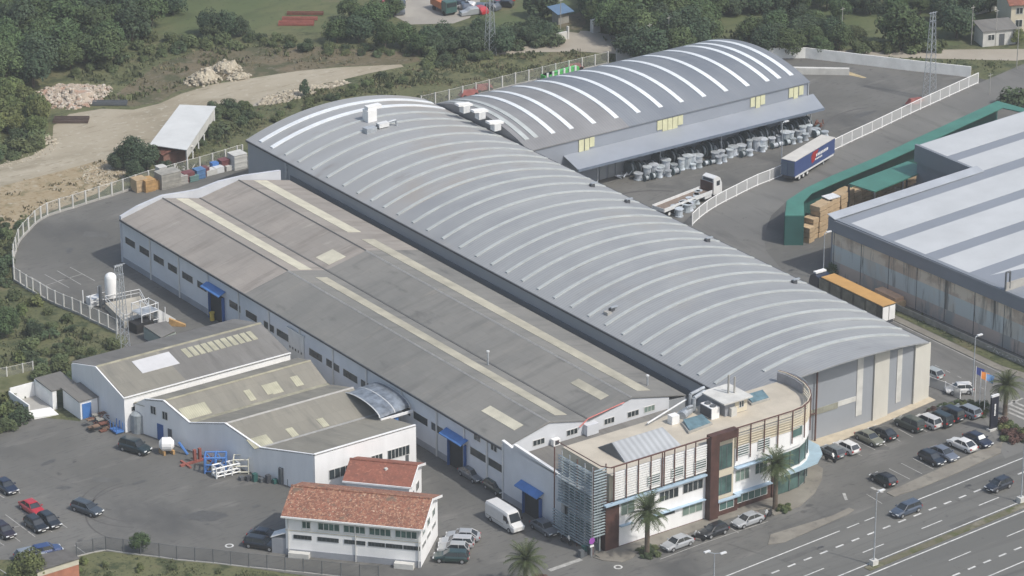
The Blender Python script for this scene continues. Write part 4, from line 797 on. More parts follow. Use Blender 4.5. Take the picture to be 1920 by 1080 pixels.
a0, zt = FE.hit(727, 847); a1, _ = FE.hit(767, 838); window(E_, FE, a0, a1, zt-1.2, zt+.1, 6); MB().box(a1-.6, a1-.1, .003, .06, 0, zt-1.3, FE).build('door', M_framed, E_)
window(E_, FE, a0-2.6, a0-.9, zt-1.3, zt, 3)
# toilet block and yard recess
T = thing('flat_roofed_outbuilding', 'small white outbuilding with sheet roof and a bright blue door against the white gable', 'outbuilding', (-35, 67.5, 0))
MB().prism([(-35.4, 66.0), (-32.7, 66.0), (-32.7, 71), (-35.4, 71)], 0, 2.75).build('wall', M_wwall, T)
MB().slab([(-35.7, 65.8, 2.9), (-32.6, 65.8, 2.9), (-32.6, 71.0, 3.2), (-35.7, 71.0, 3.2)], .13).build('roof', M_fib4, T)
MB().box(.25, 1.65, .003, .07, .1, 2.3, Fr(-35.4, 66.0, 1, 0)).build('door', M_blue, T)
T2 = thing('white_walled_enclosure', 'roofless white walled yard with a pale ramp at the far left of the car park', 'enclosure', (-38.5, 71, 0))
P = pxs([(65, 783), (60, 748), (97, 733), (118, 768), (120, 782)])
q = [at(65, 784), at(112, 812-24)]
MB().box(-41.0, -40.8, 70.6, 76.5, 0, 2.0).box(-40.8, -37.0, 76.3, 76.5, 0, 2.4).box(-36.95, -36.75, 71.65, 76.5, 0, 2.7).build('wall', M_white, T2)
MB().box(-36.95, -36.3, 71.15, 71.6, 0, 2.75).build('pier', M_white, T2); MB().slab([(-37.1, 71.1, 2.95), (-33.0, 71.1, 2.95), (-33.0, 76.0, 3.15), (-37.1, 76.0, 3.15)], .15).build('lean_to_roof', M_fib4, T2)
MB().slab([(-40.6, 69.8, .35), (-37.1, 69.3, .1), (-37.1, 71.6, .35), (-40.6, 72.0, .5)], .3).build('ramp', M_white, T2)
# arched glazed link roof
K = thing('arched_link_canopy', 'arched translucent canopy bridging the grey workshop roof and the long hall', 'canopy', (-4.2, 38, 5)); 
R0 = []; R1 = []
for k in range(11):
    t = math.pi*k/10; yy = 38.0+4.6*math.cos(t); zz = 5.0+1.15*math.sin(t)
    R0.append([(-7.4, yy, zz-.05), (-7.4, yy, zz), (-2.2, yy+.6, zz+.1), (-2.2, yy+.6, zz+.05)])
MB().loft(R0).build('vault', mat('smoky_polycarbonate', (0.17, 0.195, 0.23), .35, .45, .9), K)
for xx in (-7.45, -4.8, -2.15):
    mb = MB(); pts = [(xx, 38.0+4.65*math.cos(math.pi*k/10)+(.6*(xx+7.4)/5.2), 5.05+1.17*math.sin(math.pi*k/10)) for k in range(11)]
    for a, b in zip(pts[:-1], pts[1:]): mb.tube(a, b, .08, 5)
    mb.build('arch', M_steelw, K)
MB().box(-7.4, -2.2, 33.1, 33.3, 4.6, 4.95).build('edge_beam', M_white, K); MB().box(-5.0, -4.4, 33.4, 33.6, 0, 4.5).build('post', M_blue, K)

# ================================================================ TILED HOUSES
def house(t, ax_, ay_, ux, uy, L_, W_, he, hr, ov=.45, tile=M_tile):
    F_ = Fr(ax_, ay_, ux, uy)
    MB().box(0, L_, -W_, 0, 0, he, F_).build('wall', M_wwall, t)
    for (ba, bb) in ((ov, -W_/2), (-W_-ov, -W_/2)):
        e = he-.02; MB().hull8([F_.p(-ov, ba, e), F_.p(L_+ov, ba, e), F_.p(L_+ov, bb, hr-.12), F_.p(-ov, bb, hr-.12)], [F_.p(-ov, ba, e+.14), F_.p(L_+ov, ba, e+.14), F_.p(L_+ov, bb, hr), F_.p(-ov, bb, hr)]).build('roof_slope', tile, t)
    for aa in (0, L_-.2): MB().hull8([F_.p(aa, -.02, he), F_.p(aa+.2, -.02, he), F_.p(aa+.2, -W_+.02, he), F_.p(aa, -W_+.02, he)], [F_.p(aa, -W_/2+.1, hr-.2), F_.p(aa+.2, -W_/2+.1, hr-.2), F_.p(aa+.2, -W_/2-.1, hr-.2), F_.p(aa, -W_/2-.1, hr-.2)]).build('gable', M_wwall, t)
    MB().box(-ov, L_+ov, ov+.01, ov+.14, he-.12, he+.1, F_).build('gutter', M_white, t)
    for aa in (L_+ov+.01, ):
        for s_ in (0, 1):
            b0, b1 = (ov, -W_/2) if s_ == 0 else (-W_-ov, -W_/2)
            MB().hull8([F_.p(aa, b0, he-.2), F_.p(aa+.1, b0, he-.2), F_.p(aa+.1, b1, hr-.25), F_.p(aa, b1, hr-.25)], [F_.p(aa, b0, he+.14), F_.p(aa+.1, b0, he+.14), F_.p(aa+.1, b1, hr+.04), F_.p(aa, b1, hr+.04)]).build('bargeboard', M_white, t)
    mb = MB(); p0 = F_.p(-ov, -W_/2, hr+.03); p1 = F_.p(L_+ov, -W_/2, hr+.03); mb.tube(p0, p1, .14, 6).build('ridge_tiles', tile, t)
    return F_
G2 = thing('tiled_office_house', 'two storey white house with weathered red tiled roof and two rows of windows', 'house', (-25, 11, 0))
F_ = house(G2, -34.1, 14.6, 11.9, -13.0, 17.6, 9.3, 5.55, 7.5)
MB().box(-.02, 17.62, .003, .06, 0, .9, F_).build('plinth', M_plinth, G2)
MB().box(-.02, 17.62, .003, .05, 3.5, 3.58, F_).build('string_course', M_beige, G2)
for pa, n, w_ in ((567, 2, 1.0), (597, 4, 2.7), (645, 4, 2.7), (693, 4, 2.7), (742, 4, 2.7)):
    a, z = F_.hit(pa, 977+(pa-567)*.125); window(G2, F_, a, a+w_, 4.05, 4.95, n, M_green, M_frame, t=.09, sill=True)
for pa, w_ in ((551, 2.3), (596, 2.7), (646, 2.7), (691, 2.1), (724, 2.1), (757, 2.1)):
    a, z = F_.hit(pa, 1006+(pa-551)*.115); window(G2, F_, a, a+w_, 2.45, 2.95, 5, fm=M_framed, t=.04)
FR2 = Fr(F_.p(17.6, 0, 0).x, F_.p(17.6, 0, 0).y, 13.0, 11.9)
for a in (1.0, 3.6, 6.4): window(G2, FR2, a, a+1.2, 4.0, 4.9, 2, M_green); window(G2, FR2, a-.2, a+1.5, 2.3, 2.8, 3)
for a in (.3, 9.1, 17.3): MB().box(a, a+.12, .062, .16, 0, 5.4, F_).build('downpipe', M_frame, G2)
MB().box(.5, 3.2, .1, .9, 0, .75, F_).build('step', M_concl, G2); MB().box(14.3, 16.8, .1, .9, 0, .75, F_).build('step', M_concl, G2)
MB().box(-1.9, -.03, -1.6, -.1, 0, 2.2, F_).build('porch', M_plinth, G2); MB().hull8([F_.p(-2.0, 0, 2.21), F_.p(-.01, 0, 3.0), F_.p(-.01, -1.7, 3.0), F_.p(-2.0, -1.7, 2.21)], [F_.p(-2.0, 0, 2.3), F_.p(-.01, 0, 3.1), F_.p(-.01, -1.7, 3.1), F_.p(-2.0, -1.7, 2.3)]).build('porch_roof', M_steelw, G2)
G1 = thing('small_tiled_house', 'small white house with smooth red tiled roof tucked behind the larger tiled house', 'house', (-15, 20, 0))
F1 = house(G1, -20.5, 21.5, 5.95, -6.6, 8.4, 6.8, 4.0, 5.5, .4, M_tile2)
window(G1, F1, 1.5, 2.5, 2.2, 3.1, 2); window(G1, F1, 5.6, 6.6, 2.2, 3.1, 2)
FR1 = Fr(F1.p(8.4, 0, 0).x, F1.p(8.4, 0, 0).y, 6.6, 5.95); MB().box(1.5, 2.6, .003, .06, 0, 2.2, FR1).build('door', M_framed, G1); window(G1, FR1, 3.8, 5.2, 1.4, 2.5, 2)
MB().box(5.0, 6.2, -.3, .4+.4, 2.9, 5.2-.6, FR1) if 0 else None
c_ = F1.p(4.8, -2.2, 4.9); MB().box(c_.x-.2, c_.x+.2, c_.y-.2, c_.y+.2, 4.6, 5.25).build('roof_hatch', M_concl, G1)
# lower left brick hut
J = thing('brick_hut', 'low brick hut with a dark felt roof at the lower left corner', 'hut', (-61, 26, 0))
p4 = [at(x, y, 2.9) for x, y in [(70, 1070), (147, 1046), (122, 1030), (50, 1046)]]
pb4 = [(p.x, p.y) for p in p4]
MB().prism(pb4, 0, 2.0).build('brick_wall', mat('red_brick', (0.36, 0.155, 0.10), .9, .2, .6), J); cc_ = Vector((sum(x for x, y in pb4)/4, sum(y for x, y in pb4)/4))
MB().prism([tuple(cc_+(Vector(p)-cc_)*1.01) for p in pb4], 2.0, 2.75).build('render_band', mat('cream_band', (.52, .49, .40), .9, .08, .6), J); MB().prism([tuple(cc_+(Vector(p)-cc_)*1.06) for p in pb4], 2.75, 2.9).build('roof', mat('felt_roof', (.11, .105, .10), .9, .2, .8), J)
# white shed by the dirt lot
W = thing('white_roofed_shed', 'open shed with a long white ribbed roof standing on the dirt lot', 'shed', (31, 150, 0))
ws = [at(x, y, 3.3) for x, y in [(280, 270), (337, 197), (405, 200), (350, 280)]]
MB().slab([(ws[0].x, ws[0].y, 3.2), (ws[3].x, ws[3].y, 3.2), (ws[2].x, ws[2].y, 3.4), (ws[1].x, ws[1].y, 3.4)], .12).build('roof', mat('white_ribbed_sheet', (0.62, 0.63, 0.62), .55, .06, .3, wave=('X', 1.2, .12)), W)
cc_ = sum(ws, Vector())/4
for p in ws:
    q = cc_+(p-cc_)*.93; MB().box(q.x-.12, q.x+.12, q.y-.12, q.y+.12, 0, 3.07).build('post', M_steelw, W)
wa = cc_+(ws[3]-cc_)*.95; wb = cc_+(ws[2]-cc_)*.95
MB().hull8([(wa.x, wa.y, 1.4), (wb.x, wb.y, 1.4), (wb.x+.1, wb.y+.1, 1.4), (wa.x+.1, wa.y+.1, 1.4)], [(wa.x, wa.y, 3.05), (wb.x, wb.y, 3.2), (wb.x+.1, wb.y+.1, 3.2), (wa.x+.1, wa.y+.1, 3.05)]).build('side_panel', M_concl, W)
for k in range(1, 5): q = wa+(wb-wa)*k/5; MB().box(q.x-.1, q.x+.1, q.y-.1, q.y+.1, 0, 1.39).build('post', M_steelw, W)
p = at(330, 300); t = thing('rusty_shack', 'small shack with rusty and white corrugated roof under the edge of the white shed', 'shack', p)
MB().box(p.x-3.2, p.x+1.5, p.y-1.5, p.y+2, 0, 2.2).build('wall', mat('dull_brick', (.24, .13, .10), .9, .25, .6), t)
MB().slab([(p.x-3.6, p.y-1.9, 2.2), (p.x-.6, p.y-1.9, 3.0), (p.x-.6, p.y+2.2, 3.0), (p.x-3.6, p.y+2.2, 2.2)], .1).build('roof_sheet', M_rust, t)
MB().slab([(p.x-.6, p.y-1.9, 3.0), (p.x+2.6, p.y-1.9, 2.4), (p.x+2.6, p.y+2.2, 2.4), (p.x-.6, p.y+2.2, 3.0)], .1).build('roof_sheet', M_concl, t)

# ================================================================ RIGHT WAREHOUSE
Rr = thing('stained_warehouse', 'big warehouse on the right with broad white and grey striped roof and stained panel wall', 'warehouse', (110, 20, 0))
def zR(x): return 9.0+.045*(x-84.3)
XL = lambda y: 83.3+.047*(47.8-y)
def rroof(ya, yb_, xa, xb, m, nm, lab=None, dz_=0.0, th=.15):
    xa0 = (lambda y: XL(y)) if xa is None else (lambda y: xa)
    MB().slab([(xa0(ya), ya, zR(xa0(ya))+dz_), (xb, ya, zR(xb)+dz_), (xb, yb_, zR(xb)+dz_), (xa0(yb_), yb_, zR(xa0(yb_))+dz_)], th).build(nm, m, Rr, lab)
XE = 190
rroof(-14, 47.6, None, XE, M_rband, 'roof'); rroof(47.6, 61.4, 113.4, XE, M_rband, 'roof')
for i, (yt_, yb_) in enumerate([(43.9, 37.2), (34.6, 28.0), (25.4, 18.9), (16.2, 9.8), (7.1, .5), (-2.1, -8.6)]):
    MB().slab([(XL(yb_)+.35, yb_, zR(84)+.05), (XE, yb_, zR(XE)+.05), (XE, yt_, zR(XE)+.05), (XL(yt_)+.35, yt_, zR(84)+.05)], .08).build('white_roof_band', M_rroof, Rr)
MB().slab([(113.6, 46.7, zR(113.6)+.05), (XE, 46.7, zR(XE)+.05), (XE, 52.4, zR(XE)+.05), (113.6, 52.4, zR(113.6)+.05)], .08).build('white_roof_band', M_rroof, Rr)
MB().slab([(113.6, 54.8, zR(113.6)+.05), (XE, 54.8, zR(XE)+.05), (XE, 61.2, zR(XE)+.05), (113.6, 61.2, zR(113.6)+.05)], .08).build('white_roof_band', M_rroof, Rr)
MB().slab([(XL(47.6), 46.2, 9.25), (113.6, 46.2, zR(113)+.2), (113.6, 47.9, zR(113)+.55), (XL(47.6), 47.9, 9.6)], .1).build('edge_flashing', mat('pale_flashing', (0.36, 0.385, 0.42), .5, .1, .2), Rr)
FRw = Fr(84.0, 47.6, 2.7, -61.6)
LRw = FRw.len
MB().box(0, LRw, -.3, 0, 0, 2.1, FRw).build('panel_wall', M_rw3, Rr, 'brownish lowest panel band'); MB().box(0, LRw, -.3, 0, 2.1, 4.7, FRw).build('panel_wall', M_rw2, Rr, 'pale grey green middle panel band'); MB().box(0, LRw, -.3, 0, 4.7, 7.0, FRw).build('panel_wall', M_rw1, Rr, 'beige rain-streaked top panel band')
MB().box(-.3, LRw, -.3, .5, 6.95, 9.15, FRw).build('fascia', M_rfascia, Rr)
for k in range(11): MB().box(.6+k*6.0, .7+k*6.0, .003, .04, 0, 6.94, FRw).build('panel_joint', mat('joint_stain', (.13, .13, .13), .9, .3, .5), Rr)
MB().box(84.0, XE, 47.3, 47.6, 0, 9.0).build('rear_wall', M_rfascia, Rr)
MB().box(113.4, 113.7, 47.9, 61.4, 0, 10.1).build('yard_wall', M_rfascia, Rr, 'dark yard-side wall with a pale fascia'); MB().box(113.7, XE, 61.1, 61.4, 0, 10.1).build('rear_wall', M_rfascia, Rr)
MB().box(112.9, 113.39, 47.9, 61.6, 7.6, 10.45).build('fascia', M_rfascia, Rr)
pq = at(1895, 535, 9.5); t = thing('roof_plant_trough', 'grey fence panel with an arch standing on the striped warehouse roof', 'planter', pq)
MB().box(pq.x-1.5, pq.x+9, pq.y-.6, pq.y-.4, zR(pq.x), zR(pq.x)+1.3).build('fence_panel', M_conc, t); MB().tube((pq.x-1.5, pq.y-.5, 9.4), (pq.x-1.5, pq.y-.5, 12), .15).tube((pq.x-.7, pq.y-.5, 9.4), (pq.x-.7, pq.y-.5, 12), .15).tube((pq.x-1.5, pq.y-.5, 12), (pq.x-.7, pq.y-.5, 12), .15).build('gate_arch', M_framed, t)
# green perimeter canopy and the timber stored behind it
GR = thing('green_perimeter_shelter', 'long green sheet-roofed perimeter shelter bending round the timber yard', 'shelter', (100, 68, 0))
go = [at(x, y, 5.2) for x, y in [(1475, 376), (1512, 352), (1560, 329), (1640, 296), (1720, 258), (1790, 226), (1870, 189)]]
gi = [at(x, y, 5.2) for x, y in [(1507, 378), (1522, 362), (1567, 342), (1640, 312), (1722, 276), (1798, 240), (1880, 202)]]
for k in range(len(go)-1):
    MB().slab([tuple(go[k]), tuple(gi[k]), tuple(gi[k+1]), tuple(go[k+1])], .15).build('roof_panel', M_gsheet, GR)
    a, b = go[k], go[k+1]
    MB().hull8([(a.x, a.y, 0), (b.x, b.y, 0), (b.x+.05, b.y-.15, 0), (a.x+.05, a.y-.15, 0)], [(a.x, a.y, 5.04), (b.x, b.y, 5.04), (b.x+.05, b.y-.15, 5.04), (a.x+.05, a.y-.15, 5.04)]).build('sheet_wall', M_gsheetd, GR)
a, b = go[0], gi[0]; c_ = at(1472, 404, 5.0); d_ = at(1508, 404, 5.0)
MB().slab([tuple(c_), tuple(d_), tuple(b), tuple(a)], .15).build('roof_panel', M_gsheet, GR)
MB().hull8([(c_.x, c_.y, 0), (d_.x, d_.y, 0), (d_.x, d_.y+.15, 0), (c_.x, c_.y+.15, 0)], [(c_.x, c_.y, 4.85), (d_.x, d_.y, 4.85), (d_.x, d_.y+.15, 4.85), (c_.x, c_.y+.15, 4.85)]).build('sheet_wall', M_gsheetd, GR)
MB().hull8([(c_.x, c_.y, 0), (c_.x, c_.y+.1, 0), (a.x, a.y, 0), (a.x-.1, a.y, 0)], [(c_.x, c_.y, 4.85), (c_.x, c_.y+.1, 4.85), (a.x, a.y, 5.04), (a.x-.1, a.y, 5.04)]).build('sheet_wall', M_gsheetd, GR)
e0, e1 = at(1870, 189, 5.2), at(1925, 204, 5.2); e2, e3 = at(1925, 212, 5.2), at(1880, 202, 5.2)
MB().slab([tuple(e0), tuple(e3), tuple(e2), tuple(e1)], .15).build('roof_panel', M_gsheet, GR)
g2 = [at(x, y, 5.6) for x, y in [(1592, 344), (1702, 302), (1745, 316), (1640, 359)]]
t = thing('green_lean_to', 'flat green sheet canopy on posts inside the timber yard', 'canopy', (g2[0].x, g2[0].y, 0))
MB().slab([tuple(p) for p in (g2[0], g2[3], g2[2], g2[1])], .2).build('roof', M_gsheet, t)
for p in g2+[(g2[3]+g2[2])/2]: MB().box(p.x-.12, p.x+.12, p.y-.12, p.y+.12, 0, 5.38).build('post', M_dark, t)
MB().box(.1, .2, 0, .1, 0, .1) if 0 else None
def crate_stack(px, py, nx, ny, nz, cw, ch, m, lab, cat='timber stack', name='timber_stack', z0=.06, ang=0.0, grp=None, z=None):
    p = at(px, py); t = thing(name, lab, cat, (p.x, p.y, z0), grp); F_ = Fr(p.x, p.y, math.cos(ang), math.sin(ang))
    for k in range(nz):
        MB().box(-nx*cw/2+random.uniform(-.12, .12), nx*cw/2+random.uniform(-.12, .12), -ny*cw/2, ny*cw/2, z0+k*ch, z0+(k+1)*ch-.12, F_).build('timber_pack', m, t)
    return t
ga = R_(14)
for i, (px, py, nx, nz, lab) in enumerate([(1513, 452, .9, 3, 'narrow timber stack nearest the dark green end wall of the yard'), (1520, 445, .9, 4, 'second timber stack from the dark green end wall'), (1534, 440, 1.3, 6, 'tallest timber stack behind the green end wall'), (1545, 424, 1.3, 5, 'timber stack just behind the tallest one'), (1556, 418, 1.5, 5, 'timber stack with a grey plastic cover on top'), (1573, 408, 1.1, 5, 'timber stack right of the covered one'), (1584, 392, 1.4, 4, 'timber stack in the middle of the yard row'), (1600, 384, 1.2, 3, 'medium timber stack left of the green canopy post'), (1616, 376, 1.5, 3, 'timber stack beside the post of the green canopy'), (1655, 366, 2.6, 2, 'low timber stack under the far edge of the green canopy'), (1580, 425, 2.2, 1, 'low loose timber heap against the striped warehouse roof edge'), (1700, 345, 2.6, 2, 'low timber packs in the shade right of the green canopy'), (1735, 330, 2.0, 2, 'timber packs in the inner corner of the yard'), (1810, 262, 3.0, 3, 'far timber packs showing between the green roof and the striped roof')]):
    t = crate_stack(px, py, nx, 1.2, nz, 1.6, .86, M_wood, lab, ang=ga)
    if i == 4:
        p = at(px, py); MB().box(p.x-1.2, p.x+1.2, p.y-.9, p.y+.9, 4.4, 4.55).build('plastic_cover', M_steelw, t)
MB().prism([(-40.8, 72.0), (-37.0, 71.6), (-36.95, 76.3), (-40.8, 76.3)], 0, .34).build('floor', M_conc, T2)
# ================================================================ FENCES
M_net = netmat('wire_mesh', (0.42, 0.43, 0.40), 0.22); M_netw = netmat('white_mesh', (0.72, 0.73, 0.73), 0.45); M_netd = netmat('dark_mesh', (0.10, 0.11, 0.12), 0.30)
def fence(name, lab, pts, h, pm, pw, net, base=0.0, bm_=None, rails=(), rm=None, rr=.04, cat='fence', skip=()):
    t = thing(name, lab, cat, (pts[0].x, pts[0].y, 0))
    for p in pts: MB().box(p.x-pw, p.x+pw, p.y-pw, p.y+pw, 0, h).build('post', pm, t)
    n_ = MB(); b_ = MB(); r_ = MB()
    for i in range(len(pts)-1):
        if i in skip: continue
        a, b = pts[i], pts[i+1]
        if net: n_.poly([(a.x, a.y, base+.02), (b.x, b.y, base+.02), (b.x, b.y, h-.08), (a.x, a.y, h-.08)])
        if base:
            d = (b-a).normalized(); nn = Vector((-d.y, d.x, 0))*.11
            b_.hull8([tuple(a+nn), tuple(b+nn), tuple(b-nn), tuple(a-nn)], [(q.x, q.y, base) for q in (a+nn, b+nn, b-nn, a-nn)])
        for z in rails: r_.tube((a.x, a.y, z), (b.x, b.y, z), rr, 5)
    if net: n_.build('mesh_panel', net, t)
    if base: b_.build('base_wall', bm_ or M_conc, t)
    if rails: r_.build('rail', rm or pm, t)
    return t
def resample(pts, step):
    out = [pts[0]]; acc = 0.0
    for a, b in zip(pts[:-1], pts[1:]):
        L_ = (b-a).length; pos = step-acc
        while pos <= L_: out.append(a+(b-a)*(pos/L_)); pos += step
        acc = (acc+L_) % step if L_ >= step-acc else acc+L_
    return out
wfence = pxs([(455, 296), (445, 298), (423, 305), (399, 312), (375, 319), (352, 325), (328, 332), (305, 338), (279, 345), (255, 353), (231, 361), (210, 368), (186, 375), (161, 383), (137, 391), (112, 398), (89, 406), (77, 413), (66, 421), (54, 434), (44, 444), (35, 456), (30, 472), (26, 484), (25, 497), (26, 512), (27, 527), (38, 534), (50, 542), (62, 549), (76, 557), (89, 565), (104, 572), (120, 579), (136, 585), (152, 592), (169, 601), (186, 609), (203, 617), (220, 626)])
fence('yard_fence', 'white concrete-post mesh fence curving round the left end of the factory yard', wfence, 2.35, M_concl, .11, M_net, .35, M_conc, (2.3,), M_concl, .035)
bfence = resample(pxs([(790, 204), (829, 195), (870, 185), (972, 159), (1094, 131), (1153, 117)]), 2.9)
fence('back_fence', 'white post mesh fence running behind the two barrel halls beside the rough field', bfence, 2.4, M_concl, .10, M_net, .3, M_conc, (2.3,), M_concl, .03)
rl = resample(pxs([(1298, 423), (1307, 414), (1320, 403), (1335, 393), (1352, 383), (1370, 374), (1390, 364), (1409, 354), (1430, 345), (1450, 338), (1470, 329), (1500, 314), (1566, 282), (1590, 270), (1640, 247), (1700, 218), (1783, 180), (1816, 165), (1850, 150)]), 3.0)
fence('white_railing', 'long white barred railing between the rear yard and the side road', rl, 2.1, M_white, .07, M_netw, .0, None, (.25, 2.05), M_white, .07, cat='railing')
def wall(name, lab, pts, h, th, m, cat='wall', par=None):
    t = MB()
    R0 = []
    for i, p in enumerate(pts):
        a = pts[max(0, i-1)]; b = pts[min(len(pts)-1, i+1)]; d = (b-a).normalized(); nn = Vector((-d.y, d.x, 0))*th/2
        R0.append([tuple(p+nn), (p.x+nn.x, p.y+nn.y, h), (p.x-nn.x, p.y-nn.y, h), (p.x-nn.x, p.y-nn.y, 0)])
    o = t.loft(R0).build(name, m); return tag(o, lab, cat)
wall('concrete_wall', 'pale concrete perimeter wall behind the far right yard', pxs([(1400, 110), (1510, 109), (1610, 121), (1710, 133), (1820, 145)]), 2.0, .2, mat('pale_wall_concrete', (.80, .80, .77), .85, .08, .5))
wall('concrete_wall', 'short concrete wall section beside the back fence behind the barrel roof', pxs([(1155, 117), (1235, 107)]), 2.6, .2, M_concl)
wall('loading_ramp_wall', 'low concrete loading ramp wall with a yellow edge in the rear yard', pxs([(1470, 138), (1592, 140)]), 1.2, .8, M_concl, 'ramp')
kind(MB().prism([tuple(p[:2]) for p in pxs([(1592, 141), (1470, 139), (1470, 132), (1590, 134), (1625, 146), (1618, 147)])], 0, .05).build('ramp_marking', mat('yellow_marking', (.42, .34, .20), .8, .2, 1)))
dfence = pxs([(144, 1044), (175, 1036), (199, 1032), (232, 1037), (264, 1041), (299, 1045), (332, 1050), (366, 1053), (400, 1056), (433, 1060), (467, 1064), (501, 1067), (535, 1071), (569, 1074), (604, 1078), (640, 1082), (675, 1085), (710, 1088)])
fence('dark_mesh_fence', 'thin dark post fence along the grass bank at the bottom edge of the car park', dfence, 2.0, M_framed, .05, M_netd, .12, M_conc, (1.95,), M_framed, .02)
fence('garden_fence', 'pale mesh fence with concrete posts crossing the small lawn at the left edge', pxs([(-5, 708), (13, 706), (43, 699), (62, 695)]), 1.5, M_concl, .08, M_net, 0, None, (1.4,), M_concl, .03)
ff = resample(pxs([(1742, 760), (1775, 752), (1800, 744)]), 2.2)
fence('forecourt_railing', 'short grey panel railing behind the planted corner of the front car park', pxs([(1742, 724), (1772, 735), (1800, 748)]), 1.6, M_white, .06, netmat('panel_net', (.5, .5, .5), .7), 0, None, (1.5,), M_white, .04, cat='railing')

# ================================================================ LAMPS, PYLONS, POLES
def lamp(px, py, h, lab, double=False, base=True):
    p = at(px, py); t = thing('street_lamp', lab, 'street lamp', p)
    MB().tube((p.x, p.y, 0), (p.x, p.y, h), .11, 8, .06).build('pole', M_steel, t)
    s_ = (1, -1) if double else (1,)
    for k in s_:
        ar = MB().tube((p.x, p.y, h-.05), (p.x+.9*k, p.y-.9*k*(.9 if double else 0), h+.1), .05, 5).build('arm', M_steel, t)
        MB().box(p.x+.7*k-.35, p.x+.7*k+.55, p.y-.8*k*(.9 if double else 0)-.18, p.y-.8*k*(.9 if double else 0)+.18, h+.02, h+.16).build('lamp_head', M_steelw, t)
    if base: MB().box(p.x-.45, p.x+.45, p.y-.4, p.y+.4, 0, .8).build('concrete_base', M_concl, t)
lamp(1638, 1060, 10.2, 'tall thin street lamp on a concrete block in the median, left one of two')
lamp(1914, 942, 10.2, 'street lamp on a concrete block in the median at the right edge of the photo')
lamp(1338, 1110, 5.4, 'double headed street lamp at the bottom edge in front of the tall palm', True)
lamp(1823, 742, 9.0, 'slim street lamp between the side road and the flag poles', base=False)
lamp(1543, 525, 7.6, 'street lamp standing beside the orange and black trailer', base=False)
lamp(1465, 305, 7.0, 'thin street lamp in the rear yard beside the blue trailer', base=False)
lamp(218, 566, 5.6, 'thin lamp post with small white floodlights behind the white tank', base=False)
def pylon(px, py, h, wb, lab):
    p = at(px, py); t = thing('lattice_pylon', lab, 'pylon', p); c_ = []
    for sx, sy in ((1, 1), (-1, 1), (-1, -1), (1, -1)):
        MB().tube((p.x+sx*wb, p.y+sy*wb, 0), (p.x+sx*wb*.35, p.y+sy*wb*.35, h), .055, 4).build('leg', M_steel, t); c_.append((sx, sy))
    mb = MB(); n = int(h/1.1)
    for k in range(n):
        z0, z1 = h*k/n, h*(k+1)/n; w0 = wb*(1-.65*k/n); w1 = wb*(1-.65*(k+1)/n)
        for i in range(4):
            a, b = c_[i], c_[(i+1) % 4]
            mb.tube((p.x+a[0]*w0, p.y+a[1]*w0, z0), (p.x+b[0]*w1, p.y+b[1]*w1, z1), .02, 3); mb.tube((p.x+b[0]*w0, p.y+b[1]*w0, z0), (p.x+a[0]*w1, p.y+a[1]*w1, z1), .02, 3)
    mb.build('bracing', M_steel, t); MB().box(p.x-.9, p.x+.9, p.y-.05, p.y+.05, h-.1, h+.0).box(p.x-.6, p.x+.6, p.y-.05, p.y+.05, h-1.6, h-1.5).build('crossarm', M_steel, t)
pylon(231, 652, 13.0, .75, 'grey lattice pylon standing by the white fence and the gas tank plinth')
pylon(1742, 186, 15.8, .85, 'tall lattice pylon in the far right yard behind the white railing')
pylon(919, 104, 13.5, .8, 'lattice pylon at the edge of the rough field among the dark hedges')
def pole(px, py, h, lab, r=.09, m=None):
    p = at(px, py); o = MB().tube((0, 0, 0), (0, 0, h), r, 6, r*.7).tube((-.5, 0, h-.4), (.5, 0, h-.4), .05, 4).build('utility_pole', m or M_conc); o.location = (p.x, p.y, 0); tag(o, lab, 'pole')
for px, py, h, lab in [(1051, 66, 7, 'utility pole beside the blue hut and the concrete path'), (1253, 104, 7.5, 'pale pole in front of the big trees behind the curved roof'), (1217, 108, 6.5, 'darker pole left of the pale one behind the curved roof'), (1821, 84, 7.5, 'utility pole on the lawn left of the white hut'), (1866, 86, 7, 'thin utility pole in front of the white hut'), (1906, 130, 8, 'pole at the bend of the road near the right edge'), (1855, 178, 4, 'short pole by the railing corner on the side road'), (1578, 72-0, 6, 'pole in the hedge left of the round tree')]: pole(px, py, h, lab)
# flags
for (px, py, h), col, lab in [((1827, 756, 5.6), (0.03, 0.05, 0.20), 'flag pole with a dark blue flag, leftmost of the three'), ((1836, 768, 5.9), (0.70, 0.25, 0.06), 'flag pole with an orange flag, middle of the three'), ((1845, 776, 6.2), (0.16, 0.30, 0.55), 'flag pole with a pale blue flag, rightmost of the three')]:
    p = at(px, py); t = thing('flag_pole', lab, 'flag pole', p); MB().tube((p.x, p.y, 0), (p.x, p.y, h), .07, 8, .04).build('pole', M_white, t)
    mb = MB(); R0 = []
    for k in range(6):
        u = k/5; R0.append([(p.x+.08+u*1.5, p.y+.12*math.sin(u*6), h-.15-u*.7), (p.x+.08+u*1.5, p.y+.12*math.sin(u*6)+.02, h-.15-u*.7), (p.x+.08+u*1.3, p.y+.12*math.sin(u*6+.6)+.02, h-1.15-u*.9), (p.x+.08+u*1.3, p.y+.12*math.sin(u*6+.6), h-1.15-u*.9)])
    mb.loft(R0).build('flag', mat('flag_'+lab.split()[4].replace(',', ''), col, .8, .1, 2), t)
p = at(1862, 806); t = thing('totem_sign', 'tall dark company totem sign with small white lettering by the car park corner', 'sign', p)
MB().box(p.x-.65, p.x+.65, p.y-.15, p.y+.15, .3, 5.0).build('panel', mat('totem_dark', (.02, .022, .035), .4, .1, 1), t); MB().box(p.x-.9, p.x+.9, p.y-.4, p.y+.4, 0, .3).build('base', M_concl, t)
MB().box(p.x-.66, p.x+.66, p.y-.16, p.y+.16, 5.01, 5.3).build('top_band', M_steelw, t)
mb = MB()
